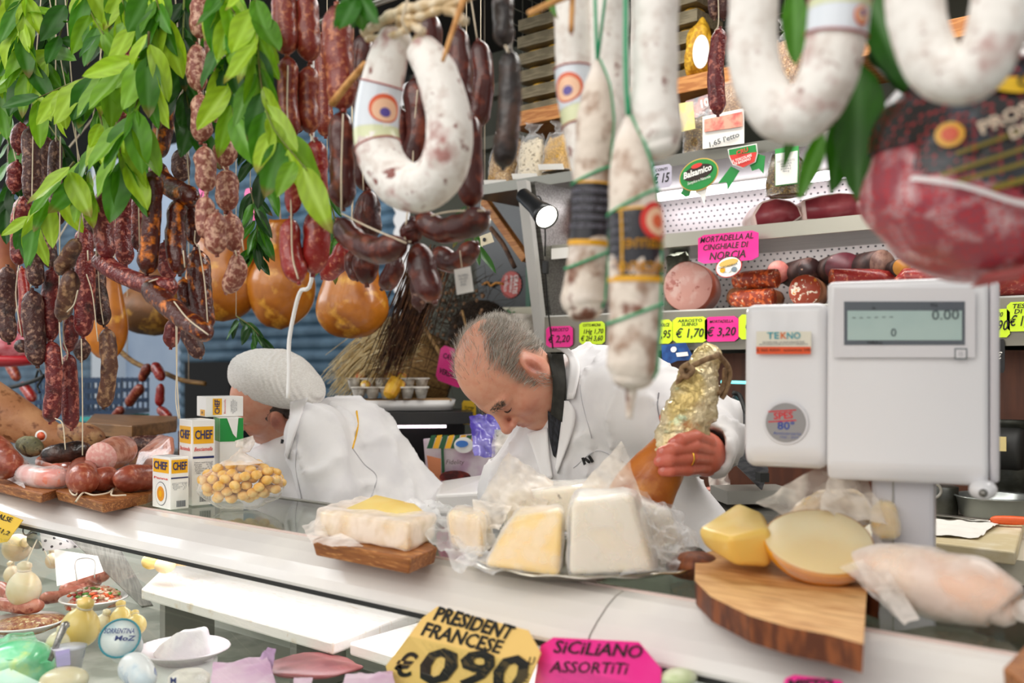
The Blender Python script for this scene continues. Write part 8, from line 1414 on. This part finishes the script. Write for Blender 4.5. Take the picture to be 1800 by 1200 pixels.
tb = root('cheese_tub', 'clear tub with blue and red printed lid leaning in the case', 'tub', at(215, 1170, 1.5)); A = ax_from(CT * .75 + Z_ * .5 + CR * .1); c_ = at(211, 1122, 1.5); v, f = lathe(c_, [(.026, -.04), (.030, 0), (.031, .002), (.0001, .0025)], 40, A); mesh('lid', v, f, M('lid_pale', 'eef1f2', c2='cfdfe6', scale=30, rough=.2), tb); v, f, _ = sweep([c_ + .0295 * (A[0] * math.cos(t) + A[1] * math.sin(t)) + A[2] * .002 for t in np.linspace(0, 6.283, 30)], .0016, 6, False); mesh('lid_rim', v, f, M('print_teal', '2a8a9c', rough=.3), tb); 
for s_, dy, m_ in (('SORRENTINA', .010, M('print_navy', '2a3a7c')), ('buMoZ', -.001, M('print_navy', '2a3a7c')), ('fresca', -.013, m_cred)): letter(s_, c_ + A[2] * .003 + CU * dy, CR, unit(np.cross(A[2], CR)) if np.cross(A[2], CR)[2] > 0 else -unit(np.cross(A[2], CR)), .0075, m_, tb, shear=.1, bold=.02, wfit=.046 if m_ is not m_cred else .03)
tb2 = root('milk_bottle', 'white bottle with blue print under the leaning tub', 'bottle', at(230, 1190, 1.45)); P = pts3([(222, 1162, 1.46), (242, 1180, 1.43), (262, 1205, 1.4)]); v, f, _ = link_geo(P, .022, 24, 20, lump=0); mesh('bottle', v, f, M('printed_pouch', 'f0eef2', c2='2c4a9c', c3='d9e2ee', scale=40, lo=.60, hi=.63, scale3=20, rough=.25), tb2)
gb = root('salad_bag', 'bright green plastic bag of salad at the bottom left of the case', 'bag', at(40, 1180, 1.5)); c_ = at(28, 1168, 1.5); v, f = ellip(c_, (.060, .05, .035), [CR, F_, Z_], 40, 26, .12, 3, 8); mesh('bag', v, f, M('mint_plastic', '6fdc9c', c2='a8ecc0', c3='d4f4a0', scale=18, scale3=24, rough=.2, coat=.5), gb); sheet('bag_edge', pts3([(-10, 1120, 1.55), (58, 1110, 1.55), (90, 1165, 1.48), (10, 1160, 1.45)]), film('mint_film', '8ff0b8', .5, .15), gb, .004)
wl = tag(mesh('mozzarella', *ellip(at(112, 1196, 1.42), (.034, .03, .018), [CR, F_, Z_], 30, 20, .05, 3, 6), m_prov), 'white mozzarella slab at the bottom edge of the case', 'cheese')
def packet(label, c4, mat, extra=None, group='paper packets in the glass case'):
    o = root('paper_packet', label, 'packet', at(*c4[0]), group); sheet('paper', pts3(c4), mat, o, .004, 16, int(c4[0][0])); return o
m_pp = M('pink_paper', 'e9c9dc', c2='dcaed0', scale=12, rough=.5); packet('pale pink paper packet with dark print mark', [(372, 1200, 1.36), (375, 1165, 1.42), (470, 1150, 1.44), (488, 1205, 1.34)], m_pp); packet('small torn purple packet corner beside the pink packet', [(455, 1160, 1.42), (472, 1135, 1.44), (486, 1140, 1.44), (480, 1175, 1.4)], M('lilac_paper', 'c49cc4', rough=.4)); packet('lilac crumpled packet left of the orange sign', [(600, 1210, 1.28), (610, 1185, 1.32), (690, 1178, 1.32), (700, 1215, 1.26)], m_pp); packet('pink packet strip in the middle of the case', [(515, 1205, 1.32), (517, 1190, 1.34), (552, 1192, 1.33), (550, 1207, 1.31)], m_pp)
jr = root('glass_jar', 'clear round jar with blue mark beside the pink packet', 'jar', at(330, 1200, 1.38)); c_ = at(332, 1188, 1.38); v, f = lathe(c_ - Z_ * .03, [(.022, 0), (.028, .02), (.028, .03), (.02, .036), (.0001, .037)], 34); mesh('jar', v, f, m_film2, jr); letter('M', at(305, 1196, 1.34), CR, CU, .008, M('print_navy', '2a3a7c'), jr, bold=.04)
def lump(name, label, px, py, d, rad, mat, cat, group=None, seed=1): return tag(mesh(name, *ellip(at(px, py, d), rad, [CR, F_, Z_], 26, 18, .2, seed, 5), mat), label, cat, group)
g = 'cheese chunks in the glass case'
lump('cheese_chunk', 'yellowish cheese chunk behind the grey divider', 266, 986, 2.05, (.022, .018, .018), m_chy, 'cheese', g, 1); lump('cheese_chunk', 'pale cheese chunk right of the yellowish one', 290, 994, 2.03, (.020, .018, .016), m_ch, 'cheese', g, 2); lump('cheese_chunk', 'flat cheese chunk behind the long white board', 322, 985, 2.1, (.03, .018, .012), m_ch, 'cheese', g, 3)
cap_ = lump('artichoke', 'pale green vegetable under the band at the right', 1195, 1190, 1.08, (.022, .02, .010), M('pale_green_veg', 'dfe6c4', c2='c4d2a0', scale=30, rough=.4), 'vegetable')
red = lump('meat_joint', 'dark red meat joint behind the packets', 555, 1172, 1.58, (.075, .06, .010), M('case_red_meat', '6e3034', c2='8a4a4c', scale=20, rough=.35), 'meat')
bs = root('perforated_basket', 'white perforated basket behind the hanging provola', 'basket', at(95, 965, 2.15)); v, f = prism(pts3([(70, 935, 2.1), (125, 938, 2.25), (142, 962, 2.25), (75, 968, 2.1)]), .01, -F_); mesh('side', v, f, m_perf, bs, False); v, f = prism(pts3([(95, 966, 2.2), (170, 978, 2.2), (180, 1005, 2.15), (100, 1030, 2.1)]), .006, -F_); mesh('panel', v, f, m_paper, bs, False); ptube('wire_handle', pts3([(135, 1020, 2.1), (134, 985, 2.15), (165, 984, 2.15), (166, 1015, 2.12)]), .0015, m_greymetal, bs, 24)
# signs in front of the band
def sign(label, px, Y, mat, lines, rot=0, name='price_sign'):
    P = [ony(x, y, Y) for x, y in px]; c = np.mean(P, 0); o = root(name, label, 'sign', c, 'big handwritten price signs on the counter front'); v, f = prism(P, .0015, V(0, -1, 0)); mesh('card', v, f, mat, o, False)
    for s_, x, y, h, wd, rt, bo, jt in lines: letter(s_, None, None, None, h, m_ink, o, 'handwriting', bold=bo, jit=jt, seed=len(s_) + int(x), shear=.25, wfit=wd, rot=rt, warp=lambda a, b, z: np.array([ony(x + p, y - q, Y - .001 - max(0, r) * .0015) for p, q, r in zip(a, b, z)]))
    return o
sign('big pale orange sign for president francese cheese priced 0,90', [(768, 1066), (928, 1108), (950, 1148), (920, 1225), (690, 1225), (678, 1170), (742, 1086)], .915, m_orangecard, [('PRESIDENT', 832, 1096, 25, 140, -.26, .035, .035), ('FRANCESE', 812, 1122, 24, 142, -.24, .025, .035), ('090', 832, 1180, 62, 190, -.10, .03, .03), ('\u20ac', 712, 1172, 40, 34, -.1, .02, .03), ('U', 934, 1162, 14, 10, 0, .01, 0), ('E', 924, 1192, 14, 10, 0, .01, 0)])
sign('bright pink sign for siciliano assortiti cheese', [(972, 1120), (1122, 1128), (1162, 1176), (1160, 1225), (935, 1225), (950, 1135)], .93, m_pinkcard, [('SiCiLiANO', 1052, 1142, 22, 155, -.06, .015, .03), ('ASSORTiTi', 1036, 1174, 20, 136, -.02, .008, .03)])
sign('bright pink sign corner at the bottom right', [(1395, 1186), (1478, 1196), (1490, 1225), (1370, 1225), (1380, 1192)], .93, m_pinkcard, [('MISTO', 1424, 1204, 18, 80, 0, .04, .03)])
sign('yellow sign corner at the left edge of the counter', [(-40, 880), (-2, 897), (40, 914), (12, 952), (-40, 960)], .94, m_yellowcard, [('SALSE', 6, 910, 9, 30, -.3, .02, .03), ('\u20ac1,2', 4, 934, 8, 26, -.3, .02, .03)])
